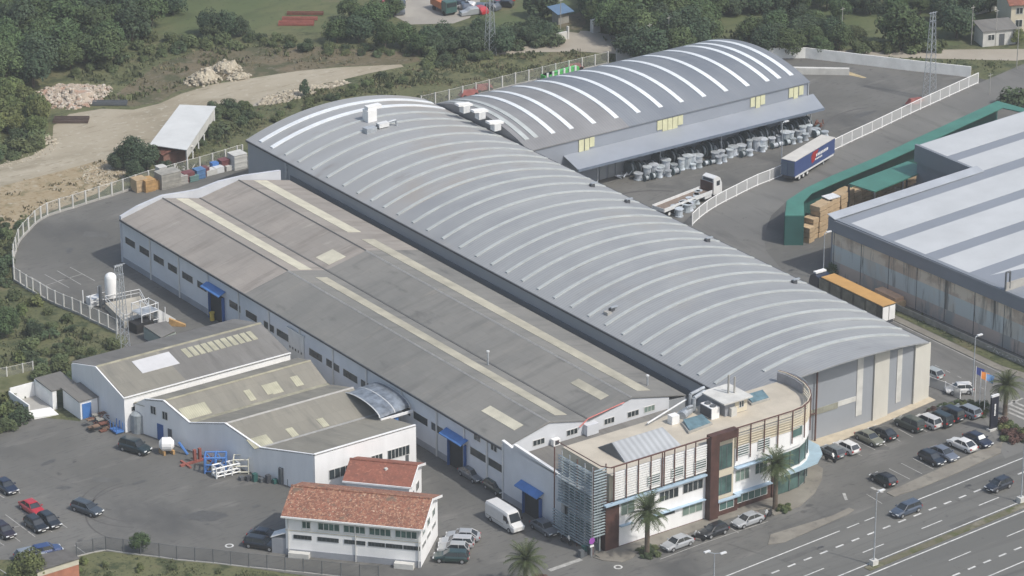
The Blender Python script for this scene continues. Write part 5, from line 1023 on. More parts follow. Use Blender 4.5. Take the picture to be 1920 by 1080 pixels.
for k in range(9): mb.box(p.x-.12, p.x+.14, p.y-.17, p.y-.155, 2.2+k*.2, 2.33+k*.2)
mb.build('lettering', M_white, t)

# ================================================================ VEHICLES
PAINT = {}
def paint(c, nm):
    if nm not in PAINT:
        m = mat('car_paint_'+nm, c, .28, .04, 2, spec=.6); PAINT[nm] = m
        b = [n for n in m.node_tree.nodes if n.type == 'BSDF_PRINCIPLED'][0]; b.inputs['Coat Weight'].default_value = .6; b.inputs['Coat Roughness'].default_value = .08
    return PAINT[nm]
M_cglass = mat('car_glass', (0.03, 0.037, 0.045), .12, .2, 1, spec=.8)
M_tyre = mat('tyre', (.018, .018, .019), .85, .1, 2); M_rim = mat('rim', (.40, .41, .42), .4, .1, 2, metal=.4)
M_hl = mat('headlamp', (.75, .77, .78), .2, .05, 1); M_tl = mat('tail_lamp', (.35, .02, .02), .3, .05, 1); M_plate = mat('number_plate', (.75, .75, .72), .6, .05, 1)
def wheels(t, L_, W_, xf, xr_, r=.33, ex=()):
    for x in (xf, xr_)+tuple(ex):
        for s in (1, -1):
            wh = MB().tube((x, s*(W_/2-.20), r), (x, s*(W_/2+.01), r), r, 12).build('wheel', M_tyre, t); MB().tube((x, s*(W_/2+.012), r), (x, s*(W_/2+.03), r), r*.62, 8).build('rim', M_rim, wh)
TY = {'sedan': (4.5, 1.78, 1.44, -1.85, 1.02, -1.05, .30, .93, -.30), 'hatch': (4.0, 1.72, 1.48, -1.92, .95, -1.45, .25, .93, 0), 'wagon': (4.55, 1.78, 1.50, -2.2, 1.05, -1.85, .30, .95, 0), 'suv': (4.6, 1.85, 1.80, -2.2, 1.05, -1.95, .45, 1.12, 0), 'mpv': (4.4, 1.80, 1.66, -2.1, 1.25, -1.8, .45, 1.0, 0)}
def car(px, py, head, ty, col, cn, lab, name='parked_car', grp=None, rack=False, shade=False, z=.06):
    L_, W_, H_, cb0, cb1, ct0, ct1, sh, _ = TY[ty]; p = at(px, py)
    t = thing(name, lab, 'car', (p.x, p.y, z), grp, R_(head), world=False); m = paint(col, cn)
    h = L_/2; st = [(-h, .45, sh*.72, .80), (-h+.08, .30, sh*.92, .92), (-h+.5, .22, sh, 1.0), (-.6, .20, sh, 1.0), (cb1-.1, .20, sh, 1.0), (h-.95, .22, sh*.97, .99), (h-.35, .24, sh*.86, .94), (h-.07, .30, sh*.74, .84), (h, .42, sh*.62, .74)]
    R0 = []
    for x, zb_, zt, w_ in st:
        y = W_/2*w_; R0.append([(x, -y*.9, zb_), (x, -y, zb_+.16), (x, -y, zt-.2), (x, -y*.86, zt), (x, y*.86, zt), (x, y, zt-.2), (x, y, zb_+.16), (x, y*.9, zb_)])
    MB().loft(R0).build('body', m, t, smooth=False)
    yb_, yt_ = W_/2*.86, W_/2*.68; z1 = H_-.05
    MB().hull8([(cb0, -yb_, sh-.02), (cb1, -yb_, sh-.02), (cb1, yb_, sh-.02), (cb0, yb_, sh-.02)], [(ct0, -yt_, z1), (ct1, -yt_, z1), (ct1, yt_, z1), (ct0, yt_, z1)]).build('cabin_glass', M_cglass, t)
    e = .04
    MB().hull8([(ct0-.10, -yt_-e, z1+.002), (ct1+.12, -yt_-e, z1+.002), (ct1+.12, yt_+e, z1+.002), (ct0-.10, yt_+e, z1+.002)], [(ct0+.1, -yt_+.1, H_+.02), (ct1-.12, -yt_+.1, H_+.02), (ct1-.12, yt_-.1, H_+.02), (ct0+.1, yt_-.1, H_+.02)]).build('roof', m, t)
    pl_ = MB(); xm = (ct0+ct1)/2-.1
    for s in (1, -1):
        pl_.tube((cb1, s*yb_, sh-.02), (ct1, s*yt_, z1), .045, 4).tube((cb0, s*yb_, sh-.02), (ct0, s*yt_, z1), .07, 4).tube((xm-.05, s*yb_, sh-.02), (xm, s*yt_, z1), .04, 4)
    pl_.build('pillars', m, t)
    wheels(t, L_, W_, h-.85, -h+.8)
    for s in (1, -1):
        MB().box(h-.14, h-.0, s*W_*.33-.2, s*W_*.33+.2, sh*.60, sh*.74).build('headlight', M_hl, t)
        MB().box(-h-.01, -h+.12, s*W_*.38-.14, s*W_*.38+.14, sh*.66, sh*.88).build('tail_light', M_tl, t)
        MB().box(cb1-.35, cb1-.15, s*(W_/2+.10)-.09, s*(W_/2+.10)+.09, sh, sh+.14).build('mirror', m, t)
    MB().box(-h-.03, -h-.012, -.26, .26, .5, .62).build('number_plate', M_plate, t); MB().box(h+.012, h+.03, -.26, .26, .36, .47).build('number_plate', M_plate, t)
    if shade: MB().hull8([(cb1-.30, -.6, sh+.2), (cb1-.12, -.6, sh+.1), (cb1-.12, .6, sh+.1), (cb1-.30, .6, sh+.2)], [(ct1+.16, -.5, z1-.03), (ct1+.24, -.5, z1), (ct1+.24, .5, z1), (ct1+.16, .5, z1-.03)]).build('sunshade', M_plate, t)
    return t
DK = (.012, .015, .020); NV = (.012, .020, .045); GY = (.10, .115, .135); SV = (.34, .355, .37); WH = (.68, .68, .67); RD = (.42, .02, .03); GN = (.03, .045, .04); OL = (.16, .165, .13); BG = (.055, .075, .11)
car(1872, 917, 184, 'hatch', (.015, .02, .032), 'ink', 'dark blue car driving on the highway nearest the right edge', 'moving_car')
car(1698, 963, 184, 'wagon', BG, 'slate', 'slate blue estate car driving on the highway below the car park', 'moving_car')
car(1270, 1026, 183, 'sedan', SV, 'silver', 'silver car at the kerb just right of the tall palm, front of the office')
car(1338, 1003, 182, 'hatch', DK, 'black', 'black car at the kerb between two silver cars in front of the office')
car(1402, 983, 182, 'sedan', SV, 'silver', 'silver saloon at the kerb below the brown portal of the office')
car(1021, 997, 270, 'sedan', GY, 'grey', 'dark grey car in the shade of the louvre tower')
car(885, 897, 270, 'sedan', GY, 'grey', 'grey saloon beside the blue hall doorway, farther of the pair along the wall')
car(930, 921, 270, 'hatch', GN, 'deepgreen', 'dark car close to the hall wall left of the parked motorbike')
car(1812, 778, 95, 'wagon', (.22, .25, .28), 'steel', 'silver grey estate at the top right end of the front car park')
car(1780, 784, 95, 'suv', (.012, .018, .028), 'ink2', 'black off-roader with spare wheel, second from the right in the back row')
car(1759, 794, 95, 'suv', (.015, .028, .032), 'teal', 'dark teal off-roader between the black off-roader and the white minivan')
car(1738, 798, 95, 'mpv', (.50, .50, .50), 'white2', 'whitish minivan in the back row of the front car park')
car(1705, 803, 95, 'suv', GN, 'deepgreen', 'dark green estate left of the whitish minivan')
car(1655, 819, 92, 'sedan', (.015, .02, .026), 'ink3', 'dark saloon beside the olive car in the back row')
car(1630, 829, 272, 'sedan', OL, 'olive', 'olive grey saloon in front of the white concrete pier')
car(1587, 846, 92, 'hatch', WH, 'white', 'small white hatchback next to the entrance canopy')
car(1560, 854, 92, 'hatch', (.13, .15, .16), 'greysilver', 'grey hatchback parked closest to the blue entrance canopy')
car(1656, 906, 92, 'hatch', DK, 'black', 'lone black hatchback in the front row of the car park')
car(1747, 867, 272, 'hatch', (.012, .016, .026), 'ink2', 'black hatchback next to the grey car in the front row')
car(1769, 858, 272, 'sedan', (.13, .15, .19), 'bluegrey', 'blue grey saloon in the front row between the black and the white car')
car(1804, 841, 95, 'sedan', WH, 'white', 'white saloon in the front row of the car park')
car(1833, 832, 272, 'sedan', NV, 'navy', 'navy car with a bright sunshade in the windscreen, last in the front row', shade=True)
car(1745, 707, 95, 'hatch', (.35, .38, .38), 'pale', 'pale car half hidden behind the right corner of the barrel hall')
car(1798, 737, 150, 'hatch', WH, 'white', 'small white car behind the railing by the planted corner')
car(11, 919, 272, 'sedan', NV, 'navy', 'dark blue car cut by the left edge of the car park')
car(61, 960, 272, 'sedan', RD, 'red', 'bright red saloon in the left car park')
car(68, 991, 272, 'hatch', DK, 'black', 'black hatchback with bright bumper below the red car, left of the pair')
car(93, 984, 272, 'hatch', (.014, .018, .022), 'ink3', 'black hatchback below the red car, right of the pair')
car(164, 961, 288, 'wagon', (.05, .062, .075), 'slate2', 'slate grey estate alone in the middle of the left car park')
car(8, 1003, 272, 'hatch', (.02, .015, .025), 'plum', 'dark plum hatchback at the left edge below the blue car')
car(254, 847, 292, 'suv', (.015, .024, .024), 'teal', 'black estate car in front of the white gable workshop door')
car(57, 1048, 352, 'hatch', (.20, .23, .27), 'paleblue', 'pale blue car partly hidden by the brick hut and the yellowish tree')
car(88, 1040, 352, 'hatch', (.02, .05, .16), 'royal', 'royal blue car behind the flat roof of the brick hut')
car(497, 1012, 305, 'sedan', (.016, .022, .033), 'ink', 'dark car in the house shade, the farther of two left of the tiled house')
car(491, 1027, 305, 'wagon', DK, 'black', 'dark estate in the house shade, the nearer of two left of the tiled house')
car(868, 1013, 140, 'sedan', SV, 'silver', 'silver coupe farthest up in the cluster right of the tiled house')
car(856, 1025, 139, 'wagon', (.42, .43, .44), 'silver2', 'bright silver estate second in the cluster right of the tiled house')
car(850, 1037, 139, 'hatch', (.36, .37, .37), 'silver3', 'silver hatchback third in the cluster right of the tiled house')
car(846, 1052, 139, 'wagon', (.02, .045, .042), 'bottle', 'dark green estate nearest in the cluster right of the tiled house')
# van
def van(px, py, head):
    p = at(px, py); t = thing('delivery_van', 'white high-roofed delivery van standing between the hall and the tiled house', 'van', (p.x, p.y, .04), None, R_(head), world=False); m = paint(WH, 'white')
    L_, W_, H_ = 6.3, 2.0, 2.6; st = [(-3.15, .35, 2.45, .95), (-3.0, .28, 2.6, 1), (1.2, .28, 2.62, 1), (1.75, .28, 2.5, .98), (2.45, .28, 1.35, .97), (3.0, .3, 1.1, .92), (3.15, .4, .9, .84)]
    R0 = [[(x, -W_/2*w_*.95, zb_), (x, -W_/2*w_, zb_+.3), (x, -W_/2*w_*.98, zt-.3), (x, -W_/2*w_*.84, zt), (x, W_/2*w_*.84, zt), (x, W_/2*w_*.98, zt-.3), (x, W_/2*w_, zb_+.3), (x, W_/2*w_*.95, zb_)] for x, zb_, zt, w_ in st]
    MB().loft(R0).build('body', m, t)
    MB().hull8([(2.38, -.8, 1.46), (2.44, -.8, 1.42), (2.44, .8, 1.42), (2.38, .8, 1.46)], [(1.84, -.72, 2.38), (1.92, -.72, 2.36), (1.92, .72, 2.36), (1.84, .72, 2.38)]).build('windscreen', M_cglass, t)
    for s in (1, -1):
        MB().hull8([(1.0, s*1.0, 1.4), (2.1, s*.985, 1.4), (2.1, s*1.01, 1.4), (1.0, s*1.02, 1.4)], [(1.0, s*.97, 2.1), (1.7, s*.965, 2.1), (1.7, s*.99, 2.1), (1.0, s*.995, 2.1)]).build('side_window', M_cglass, t)
        MB().box(3.0, 3.17, s*.68-.2, s*.68+.2, .75, .98).build('headlight', M_hl, t); MB().box(2.0, 2.2, s*1.15-.1, s*1.15+.1, 1.4, 1.75).build('mirror', M_black, t)
        MB().box(-2.9, 1.0, s*1.005-.01, s*1.005+.012, .75, .85).build('side_trim', M_conc, t)
    wheels(t, L_, W_, 2.2, -1.9, .36); MB().box(3.16, 3.19, -.27, .27, .42, .54).build('number_plate', M_plate, t)
van(947, 985, 270)
# motorbikes
def moto(px, py, head, lab, col=(.03, .03, .035)):
    p = at(px, py); t = thing('motorcycle', lab, 'motorcycle', (p.x, p.y, .1), None, R_(head), world=False); m = mat('bike_paint', col, .4, .1, 2)
    for x in (.68, -.68): MB().tube((x, -.06, .32), (x, .06, .32), .32, 12).build('wheel', M_tyre, t)
    MB().hull8([(-.5, -.16, .4), (.35, -.16, .35), (.35, .16, .35), (-.5, .16, .4)], [(-.75, -.12, .8), (.3, -.14, .95), (.3, .14, .95), (-.75, .12, .8)]).build('body', m, t)
    MB().box(-.8, -.05, -.14, .14, .82, .93).build('seat', M_black, t); MB().tube((.68, 0, .35), (.35, 0, 1.05), .05).tube((.35, -.36, 1.08), (.35, .36, 1.08), .03).build('handlebar', M_steel, t); MB().hull8([(.42, -.15, .9), (.55, -.15, .85), (.55, .15, .85), (.42, .15, .9)], [(.3, -.13, 1.3), (.35, -.13, 1.3), (.35, .13, 1.3), (.3, .13, 1.3)]).build('windshield', M_plate, t)
moto(1309, 1014, 120, 'motorbike at the kerb between the silver and the black car'); moto(1440, 972, 200, 'motorbike at the foot of the right palm'); moto(1557, 866, 280, 'dark motorbike in front of the grey hatchback by the entrance'); moto(951, 922, 300, 'motorbike with white windshield against the hall wall'); moto(1062, 1021, 280, 'motorbike in the shade at the foot of the louvre tower')
# trucks
def trailer(p, head, L_, W_, H_, z0, cm, rm, lab, name, doors=None, nw=3, fx=None):
    t = thing(name, lab, 'trailer', (p.x, p.y, .06), None, R_(head), world=False); h = L_/2
    MB().box(-h, h, -W_/2, W_/2, z0, H_-.12).build('cargo_box', cm, t); MB().box(-h-.03, h+.03, -W_/2-.03, W_/2+.03, H_-.119, H_).build('roof', rm, t)
    MB().box(-h, h, -W_/2+.35, W_/2-.35, z0-.4, z0-.003).build('chassis', M_dark, t)
    for s in (1, -1): MB().box(-h+.3, h-.3, s*(W_/2-.02)-.03, s*(W_/2-.02)+.03, z0-.32, z0-.01).build('side_rail', M_steelw, t)
    for k in range(nw):
        for s in (1, -1):
            x = -h+1.8+k*1.35; wh = MB().tube((x, s*(W_/2-.38), .5), (x, s*(W_/2-.05), .5), .5, 14).build('wheel', M_tyre, t); MB().tube((x, s*(W_/2-.045), .5), (x, s*(W_/2-.02), .5), .28, 8).build('rim', M_steelw, wh)
    for s in (1, -1): MB().box(h-3.2, h-2.9, s*.8-.1, s*.8+.1, .05, z0-.4).build('landing_leg', M_steel, t)
    if doors:
        for s in (1, -1): MB().box(-h-.08, -h-.031 if 0 else -h-.03, s*W_/4-W_/4+.06, s*W_/4+W_/4-.06, z0+.1, H_-.3).build('rear_door', doors, t)
    return t
a_ = at(1486, 347); b_ = at(1567, 298); d_ = (b_-a_); hd = math.degrees(math.atan2(d_.y, d_.x)); nn_ = Vector((-d_.y, d_.x, 0)).normalized()
t = trailer((a_+b_)/2+nn_*1.25, hd, 13.6, 2.5, 3.9, 1.15, mat('blue_tarpaulin', (0.045, 0.075, 0.20), .55, .1, .5), mat('pale_tarp', (.55, .53, .49), .7, .08, .4), 'blue curtain-sided trailer with a red arrow and white lettering on its side, rear yard road', 'curtain_trailer', mat('slate_doors', (.10, .14, .20), .5, .1, 1))
MB().hull8([(-1.3, -1.27, 3.0), (.9, -1.27, 3.15), (.9, -1.262, 3.15), (-1.3, -1.262, 3.0)], [(-.6, -1.27, 3.6), (1.2, -1.27, 3.6), (1.2, -1.262, 3.6), (-.6, -1.262, 3.6)]).build('red_logo', M_tl, t)
MB().hull8([(-1.0, -1.27, 1.7), (-.2, -1.27, 1.9), (-.2, -1.262, 1.9), (-1.0, -1.262, 1.7)], [(-1.3, -1.27, 3.0), (.9, -1.27, 3.15), (.9, -1.262, 3.15), (-1.3, -1.262, 3.0)]).build('red_logo', MATS['tail_lamp'], t)
mb = MB()
for k in range(8): mb.box(.4+k*.52, .4+k*.52+.38, -1.275, -1.26, 2.5, 2.95); 
for k in range(5): mb.box(.1+k*.5, .1+k*.5+.36, -1.275, -1.26, 1.95, 2.2)
mb.build('lettering', M_white, t)
# flatbed lorry with white cab
a_ = at(1250, 401); b_ = at(1331, 369); d_ = b_-a_; hd = math.degrees(math.atan2(d_.y, d_.x)); cp = (a_+b_)/2
t = thing('flatbed_lorry', 'white cabbed flatbed lorry with empty brown deck parked behind the barrel hall', 'lorry', (cp.x, cp.y, .04), None, hd*math.pi/180, world=False)
MB().box(-7.3, 4.3, -1.25, 1.25, 1.15, 1.3).build('deck', mat('deck_planks', (.20, .155, .125), .9, .15, 1), t)
for s in (1, -1): MB().box(-7.3, 4.3, s*1.29-.03, s*1.29+.03, 1.1, 1.75).build('side_board', M_steelw, t)
MB().box(-7.36, -7.3, -1.25, 1.25, 1.1, 1.7).build('tail_board', M_steelw, t); MB().box(4.3, 4.4, -1.25, 1.25, 1.1, 2.9).build('headboard', M_corten, t)
MB().box(-7, 6.6, -.45, .45, .65, 1.1).build('chassis', M_dark, t)
MB().loft([[(x, -1.22, zb_), (x, -1.22, zt), (x, 1.22, zt), (x, 1.22, zb_)] for x, zb_, zt in ((4.7, .7, 3.5), (5.6, .6, 3.75), (6.3, .5, 3.3), (6.75, .5, 2.3), (6.8, .5, .9))]).build('cab', paint(WH, 'white'), t)
MB().box(4.66, 4.69, -1.0, 1.0, 2.95, 3.4).build('cab_rear_panel', M_framed, t); MB().hull8([(6.70, -1.05, 2.2), (6.80, -1.05, 2.2), (6.80, 1.05, 2.2), (6.70, 1.05, 2.2)], [(6.30, -1.0, 3.1), (6.42, -1.0, 3.15), (6.42, 1.0, 3.15), (6.30, 1.0, 3.1)]).build('windscreen', M_cglass, t)
for s in (1, -1): MB().box(5.4, 6.2, s*1.225-.012, s*1.225+.012, 2.1, 2.9).build('side_window', M_cglass, t); MB().box(2.6, 4.2, s*1.05-.18, s*1.05+.18, .55, 1.05).build('fuel_tank', M_steelw, t)
for x in (5.8, -3.2, -4.6, -6.0):
    for s in (1, -1): wh = MB().tube((x, s*.85, .5), (x, s*1.2, .5), .5, 14).build('wheel', M_tyre, t); MB().tube((x, s*1.205, .5), (x, s*1.23, .5), .28, 8).build('rim', M_steelw, wh)
# orange and black trailer on the side road
pa = at(1663, 603); t = trailer(Vector((76.9, 33.0, 0)), 90, 13.8, 2.5, 3.7, 1.1, mat('dark_stained_side', (.10, .095, .075), .7, .45, .5), mat('orange_roof', (.50, .29, .10), .6, .08, .5), 'long black sided trailer with an orange roof and white rear doors on the side road', 'box_trailer', M_white)
MB().box(-6.95, 6.9, 1.256, 1.30, 1.2, 1.45).build('side_band', M_dark, t)
for k in range(5): MB().box(-5.6+k*2.7, -5.6+k*2.7+2.2, 1.256, 1.29, 1.6, 3.4).build('side_panel', mat('dirty_panel', (.20, .19, .15), .8, .3, .6), t)
t = thing('lorry_cab', 'white and dark lorry cab pulling the orange roofed trailer, half hidden by the barrel roof', 'lorry', (76.9, 41.6, .06), None, R_(90), world=False)
MB().loft([[(x, -1.2, zb_), (x, -1.2, zt), (x, 1.2, zt), (x, 1.2, zb_)] for x, zb_, zt in ((-.9, .7, 3.3), (.2, .6, 3.6), (.9, .5, 3.1), (1.2, .5, 2.2), (1.25, .5, .9))]).build('cab', paint(NV, 'navy'), t)
MB().box(1.26, 1.32, -1.1, 1.1, 1.0, 1.9).build('grille', M_white, t); MB().box(-.2, .5, -1.0, 1.0, 3.61, 3.85).build('roof_spoiler', M_white, t)
for x in (.4, -2.6):
    for s in (1, -1): MB().tube((x, s*.85, .5), (x, s*1.2, .5), .5, 12).build('wheel', M_tyre, t)
MB().box(-3.2, 1.0, -.45, .45, .6, 1.0).build('chassis', M_dark, t)
p = at(1672, 586); tt = thing('timber_stack', 'pale timber boards stacked beside the rear doors of the orange roofed trailer', 'timber stack', (p.x+2.2, p.y+2, 0)); MB().box(p.x+1.2, p.x+3.2, p.y+.5, p.y+6, .1, 1.0).build('timber_pack', M_wood, tt); MB().box(p.x+1.4, p.x+3.0, p.y+.8, p.y+5.6, 1.02, 1.6).build('timber_pack', mat('pinkish_timber', (.62, .40, .26), .9, .12, .8), tt)
# small far vehicles
def boxtruck(px, py, head, c1, c2, lab, L_=7):
    p = at(px, py); t = thing('lorry', lab, 'lorry', (p.x, p.y, .03), None, R_(head), world=False)
    MB().box(-L_/2, L_/2-1.9, -1.2, 1.2, .9, 2.2).build('cargo_body', c1, t); MB().box(L_/2-1.8, L_/2, -1.15, 1.15, .6, 2.7).build('cab', c2, t); MB().box(L_/2+.003, L_/2+.04, -1, 1, 1.7, 2.5).build('windscreen', M_cglass, t)
    for x in (-L_/2+1.2, L_/2-1):
        for s in (1, -1): MB().tube((x, s*.9, .45), (x, s*1.2, .45), .45, 10).build('wheel', M_tyre, t)
boxtruck(832, 22, 265, mat('orange_body', (.45, .15, .06), .6, .1, 1), mat('bottle_cab', (.05, .11, .10), .4, .1, 1), 'orange lorry with white top parked in the scrap yard at the top', 6)
MB().box(-.5, .5, -1.2, 1.2, 2.2, 2.35)
M_greenb = mat('bright_green', (.10, .45, .12), .5, .15, 1)
for px, py, L_, m, lab in [(1050, 145, 8, M_greenb, 'long bright green machine frame behind the curved roof of the rear hall'), (1028, 150, 2.5, M_gsheetd, 'dark green container end beside the bright green machine')]:
    p = at(px, py); t = thing('machine_frame', lab, 'machinery', p); F_ = Fr(p.x-L_/2, p.y-1, 1, .08)
    MB().box(0, L_, -1.2, 0, .4, 1.3, F_).build('body', m, t)
    for k in range(int(L_/1.3)): MB().box(.3+k*1.3, .7+k*1.3, .003, .15, .5, 1.8, F_).build('bracket', M_steelw if L_ > 5 else m, t)
for px, py, lab in [(905, 172, 'red tarpaulin-covered trailer behind the back fence posts'), (878, 182, 'long low red implement lying by the back fence'), (1716, 198, 'rusty red plough lying beside the white railing in the rear yard'), (1075, 133, 'dark red machine part beside the bright green frame')]:
    p = at(px, py); t = thing('farm_implement', lab, 'farm implement', p); mm = mat('faded_red', (.26, .085, .075), .7, .2, 1)
    MB().hull8([(p.x-1.8, p.y-.7, .5), (p.x+1.8, p.y-.7, .5), (p.x+1.8, p.y+.7, .5), (p.x-1.8, p.y+.7, .5)], [(p.x-1.2, p.y-.3, 1.5), (p.x+1.5, p.y-.4, 1.2), (p.x+1.5, p.y+.4, 1.2), (p.x-1.2, p.y+.3, 1.5)]).build('body', mm, t)
    for s in (-1.2, 1.2): MB().tube((p.x+s, p.y-.85, .4), (p.x+s, p.y-.72, .4), .4, 10).build('wheel', M_tyre, t)

# ================================================================ YARD THINGS
def drum(px, py, r, h, m, lab, grp=None, name='metal_drum', cat='drum', lie=False, z=0.0):
    p = at(px, py); t = thing(name, lab, cat, (p.x, p.y, z), grp)
    MB().lathe(p.x, p.y, [(r, z+.05), (r, z+.12), (r*.93, z+.16), (r*.93, z+h-.16), (r, z+h-.12), (r, z+h)], 12).build('barrel', m, t)
    MB().lathe(p.x, p.y, [(r*.55, z+h+.003), (r*.55, z+h+.06)], 10).build('lid', M_dark, t); return t
# reels and drums stored along the canopy of hall B: place along the yard line
M_reel = mat('steel_reel', (.46, .50, .54), .5, .3, 1.2, metal=.1, rand=.25); M_reeld = mat('dark_reel', (.10, .135, .15), .6, .25, 1.2, rand=.2)
GL = 'steel drums and reels stored along the rear hall canopy'
rnd = random.Random(3)
def reel(x, y, r, wd, lying, lab):
    t = thing('cable_reel', lab, 'reel', (x, y, 0), GL)
    if lying:
        MB().lathe(x, y, [(r, .06), (r, .2)], 14).build('flange', M_reel, t); MB().lathe(x, y, [(r*.8, .21), (r*.8, wd-.01)], 12).build('core', M_reel, t); MB().lathe(x, y, [(r, wd), (r, wd+.14)], 14).build('flange', M_reel, t)
    else:
        MB().tube((x-wd/2, y, r+.04), (x-wd/2+.12, y, r+.04), r, 14).build('flange', M_reeld, t); MB().tube((x-wd/2+.123, y, r+.04), (x+wd/2-.123, y, r+.04), r*.7, 12).build('core', M_reel, t); MB().tube((x+wd/2-.12, y, r+.04), (x+wd/2, y, r+.04), r, 14).build('flange', M_reeld, t)
x = 84.5; k = 0
seg = ['left part', 'middle part', 'right part']
while x < 123:
    s_ = seg[min(2, int((x-84)/13))]
    y = 98.6-rnd.random()*.6
    reel(x, y+.3, .95+.5*rnd.random(), .8, False, 'dark upright steel reel in the back row under the rear hall canopy, %s' % s_)
    if not (97 < x < 99.5): reel(x+rnd.uniform(-.3, .3), 96.4+rnd.uniform(-.5, .3), .55+.4*rnd.random(), 1.0+1.1*rnd.random(), True, 'pale standing drum in the front row along the rear hall canopy, %s' % s_)
    if rnd.random() < .8: reel(x+.6, 94.9+rnd.uniform(-.3, .3), .45+.25*rnd.random(), .7+.6*rnd.random(), rnd.random() < .6, 'small metal reel lying out in the yard before the drum row, %s' % s_)
    x += 1.15+rnd.random()*.4
for px, py, lab, m in [(1540, 238, 'heap of rusty scrap coils at the right end of the drum row', M_rust), (1525, 246, 'dark coils of scrap beside the rusty heap', M_reeld), (1172, 332, 'pallet of bent steel rods at the left end of the drum row', M_reel), (1205, 326, 'loose bundle of steel hoops near the left end of the drum row', M_reel), (1290, 310, 'yellowish wooden frame heap in the middle of the drum row', M_wood)]:
    p = at(px, py); t = thing('scrap_heap', lab, 'scrap heap', p)
    for k in range(9):
        a = Vector((p.x+rnd.uniform(-1.3, 1.3), p.y+rnd.uniform(-.8, .8), rnd.uniform(.05, .5))); b = a+Vector((rnd.uniform(-1.4, 1.4), rnd.uniform(-.6, .6), rnd.uniform(0, .9))); MB().tube(a, b, rnd.uniform(.08, .2), 6).build('scrap_piece', m, t)
# wire heap behind the barrel roof edge (between lorry and railing)
for px, py, w_, lab in [(1288, 395, 1.3, 'bright bundle of steel reels between the flatbed lorry and the railing'), (1300, 385, 1.0, 'farther pale pack of reels beside the flatbed lorry'), (1275, 402, 1.2, 'blue-grey machine part nearest the barrel roof edge beside the lorry'), (1310, 376, .9, 'small steel drum pack nearest the lorry cab')]:
    p = at(px, py); t = thing('steel_bundle', lab, 'steel bundle', p)
    for k in range(4): MB().lathe(p.x+rnd.uniform(-.8, .8), p.y+rnd.uniform(-.8, .8), [(w_*.6, .05), (w_*.6, .2), (w_*.45, .22), (w_*.45, 1.2), (w_*.6, 1.22), (w_*.6, 1.4)], 10).build('reel', M_reel, t)
# crates and skips along the rear fence
def crate(px, py, w_, d_, h_, m, lab, name='crate', cat='crate', z0=.04, slat=True):
    p = at(px, py); t = thing(name, lab, cat, (p.x, p.y, z0))
    MB().box(p.x-w_/2, p.x+w_/2, p.y, p.y+d_, z0, z0+h_).build('body', m, t); 
    if slat:
        mb = MB()
        for k in range(3): mb.box(p.x-w_/2-.03, p.x+w_/2+.03, p.y-.05, p.y-.003, z0+h_*(.1+.35*k), z0+h_*(.22+.35*k))
        mb.build('slats', m, t)
        MB().box(p.x-w_/2-.06, p.x+w_/2+.06, p.y-.06, p.y+d_+.06, z0+h_+.003, z0+h_+.09).build('lid', m, t)
    return t
M_or = mat('orange_paint', (.42, .26, .11), .7, .25, 1); M_gyb = mat('grey_crate', (.30, .29, .26), .8, .2, 1)
M_dkred = mat('dark_red_paint', (.17, .06, .065), .6, .15, 1)
crate(267, 360, 2.0, 2.0, 2.0, M_wood, 'tall tan wooden crate at the left end of the row along the fence')
crate(283, 360, 1.8, 2.0, 1.9, M_or, 'orange steel bin with an open front beside the tan crate', 'steel_bin', 'bin'); crate(295, 356, 1.6, 1.5, 1.5, M_or, 'smaller orange bin right of the open fronted one', 'steel_bin', 'bin', slat=False)
crate(307, 343, 1.4, 1.4, 2.6, M_concl, 'white upright cabinet between the orange bins and the grey container', 'cabinet', 'cabinet'); crate(322, 353, 3.6, 2.4, 2.5, M_gyb, 'large grey container with a cream door in the row along the fence', 'storage_box', 'container'); crate(345, 347, 1.6, 1.4, 1.4, M_conc, 'small grey box right of the grey container', 'storage_box', 'container')
crate(356, 342, 2.0, 1.4, 1.6, M_dkred, 'dark red steel bin in the row along the fence', 'steel_bin', 'bin', slat=False); crate(365, 341, 1.6, 1.2, .9, mat('teal_paint', (.14, .24, .23), .6, .1, 1), 'low teal box at the foot of the dark red bin', 'storage_box', 'container')
crate(378, 336, 1.6, 1.5, 1.5, mat('faded_blue', (.09, .19, .36), .7, .2, 1), 'bright blue metal frame box by the fence post', 'steel_bin', 'bin'); crate(387, 331, 1.2, 1.4, 1.3, M_dkred, 'red box with orange lid right of the blue box', 'steel_bin', 'bin'); crate(398, 329, 2.0, 1.4, .9, M_concl, 'whitish heap of sacks on a dark pallet by the fence', 'storage_box', 'container', slat=False); crate(413, 325, 1.6, 1.3, 1.0, M_steelw, 'white low box near the right end of the fence row', 'storage_box', 'container', slat=False)
crate(424, 319, 1.5, 1.4, 1.6, M_dkred, 'dark red drum box with white lid at the right end of the fence row', 'steel_bin', 'bin'); crate(405, 322, 1.2, 1.0, 1.5, M_blue, 'small blue box standing behind the whitish sacks', 'steel_bin', 'bin', slat=False); crate(433, 320, 1.6, 1.4, .8, M_concl, 'pale pallet load beside the cream cabin', 'storage_box', 'container', slat=False)
t = crate(452, 318, 2.4, 2.2, 2.5, M_concl, 'cream cabin tucked against the rear corner of the barrel hall', 'small_cabin', 'cabin')
for px, py, lab in [(333, 336, 'heap of scrap metal on top of the row behind the grey container'), (345, 330, 'tangle of pale scrap rods by the fence behind the crates')]:
    p = at(px, py); t = thing('scrap_heap', lab, 'scrap heap', p)
    for k in range(14):
        a = Vector((p.x+rnd.uniform(-1.8, 1.8), p.y+rnd.uniform(-1, 1), rnd.uniform(.2, 1.8))); MB().tube(a, a+Vector((rnd.uniform(-1.2, 1.2), rnd.uniform(-1, 1), rnd.uniform(-.2, .4))), .1, 5).build('scrap_piece', M_gyb, t)
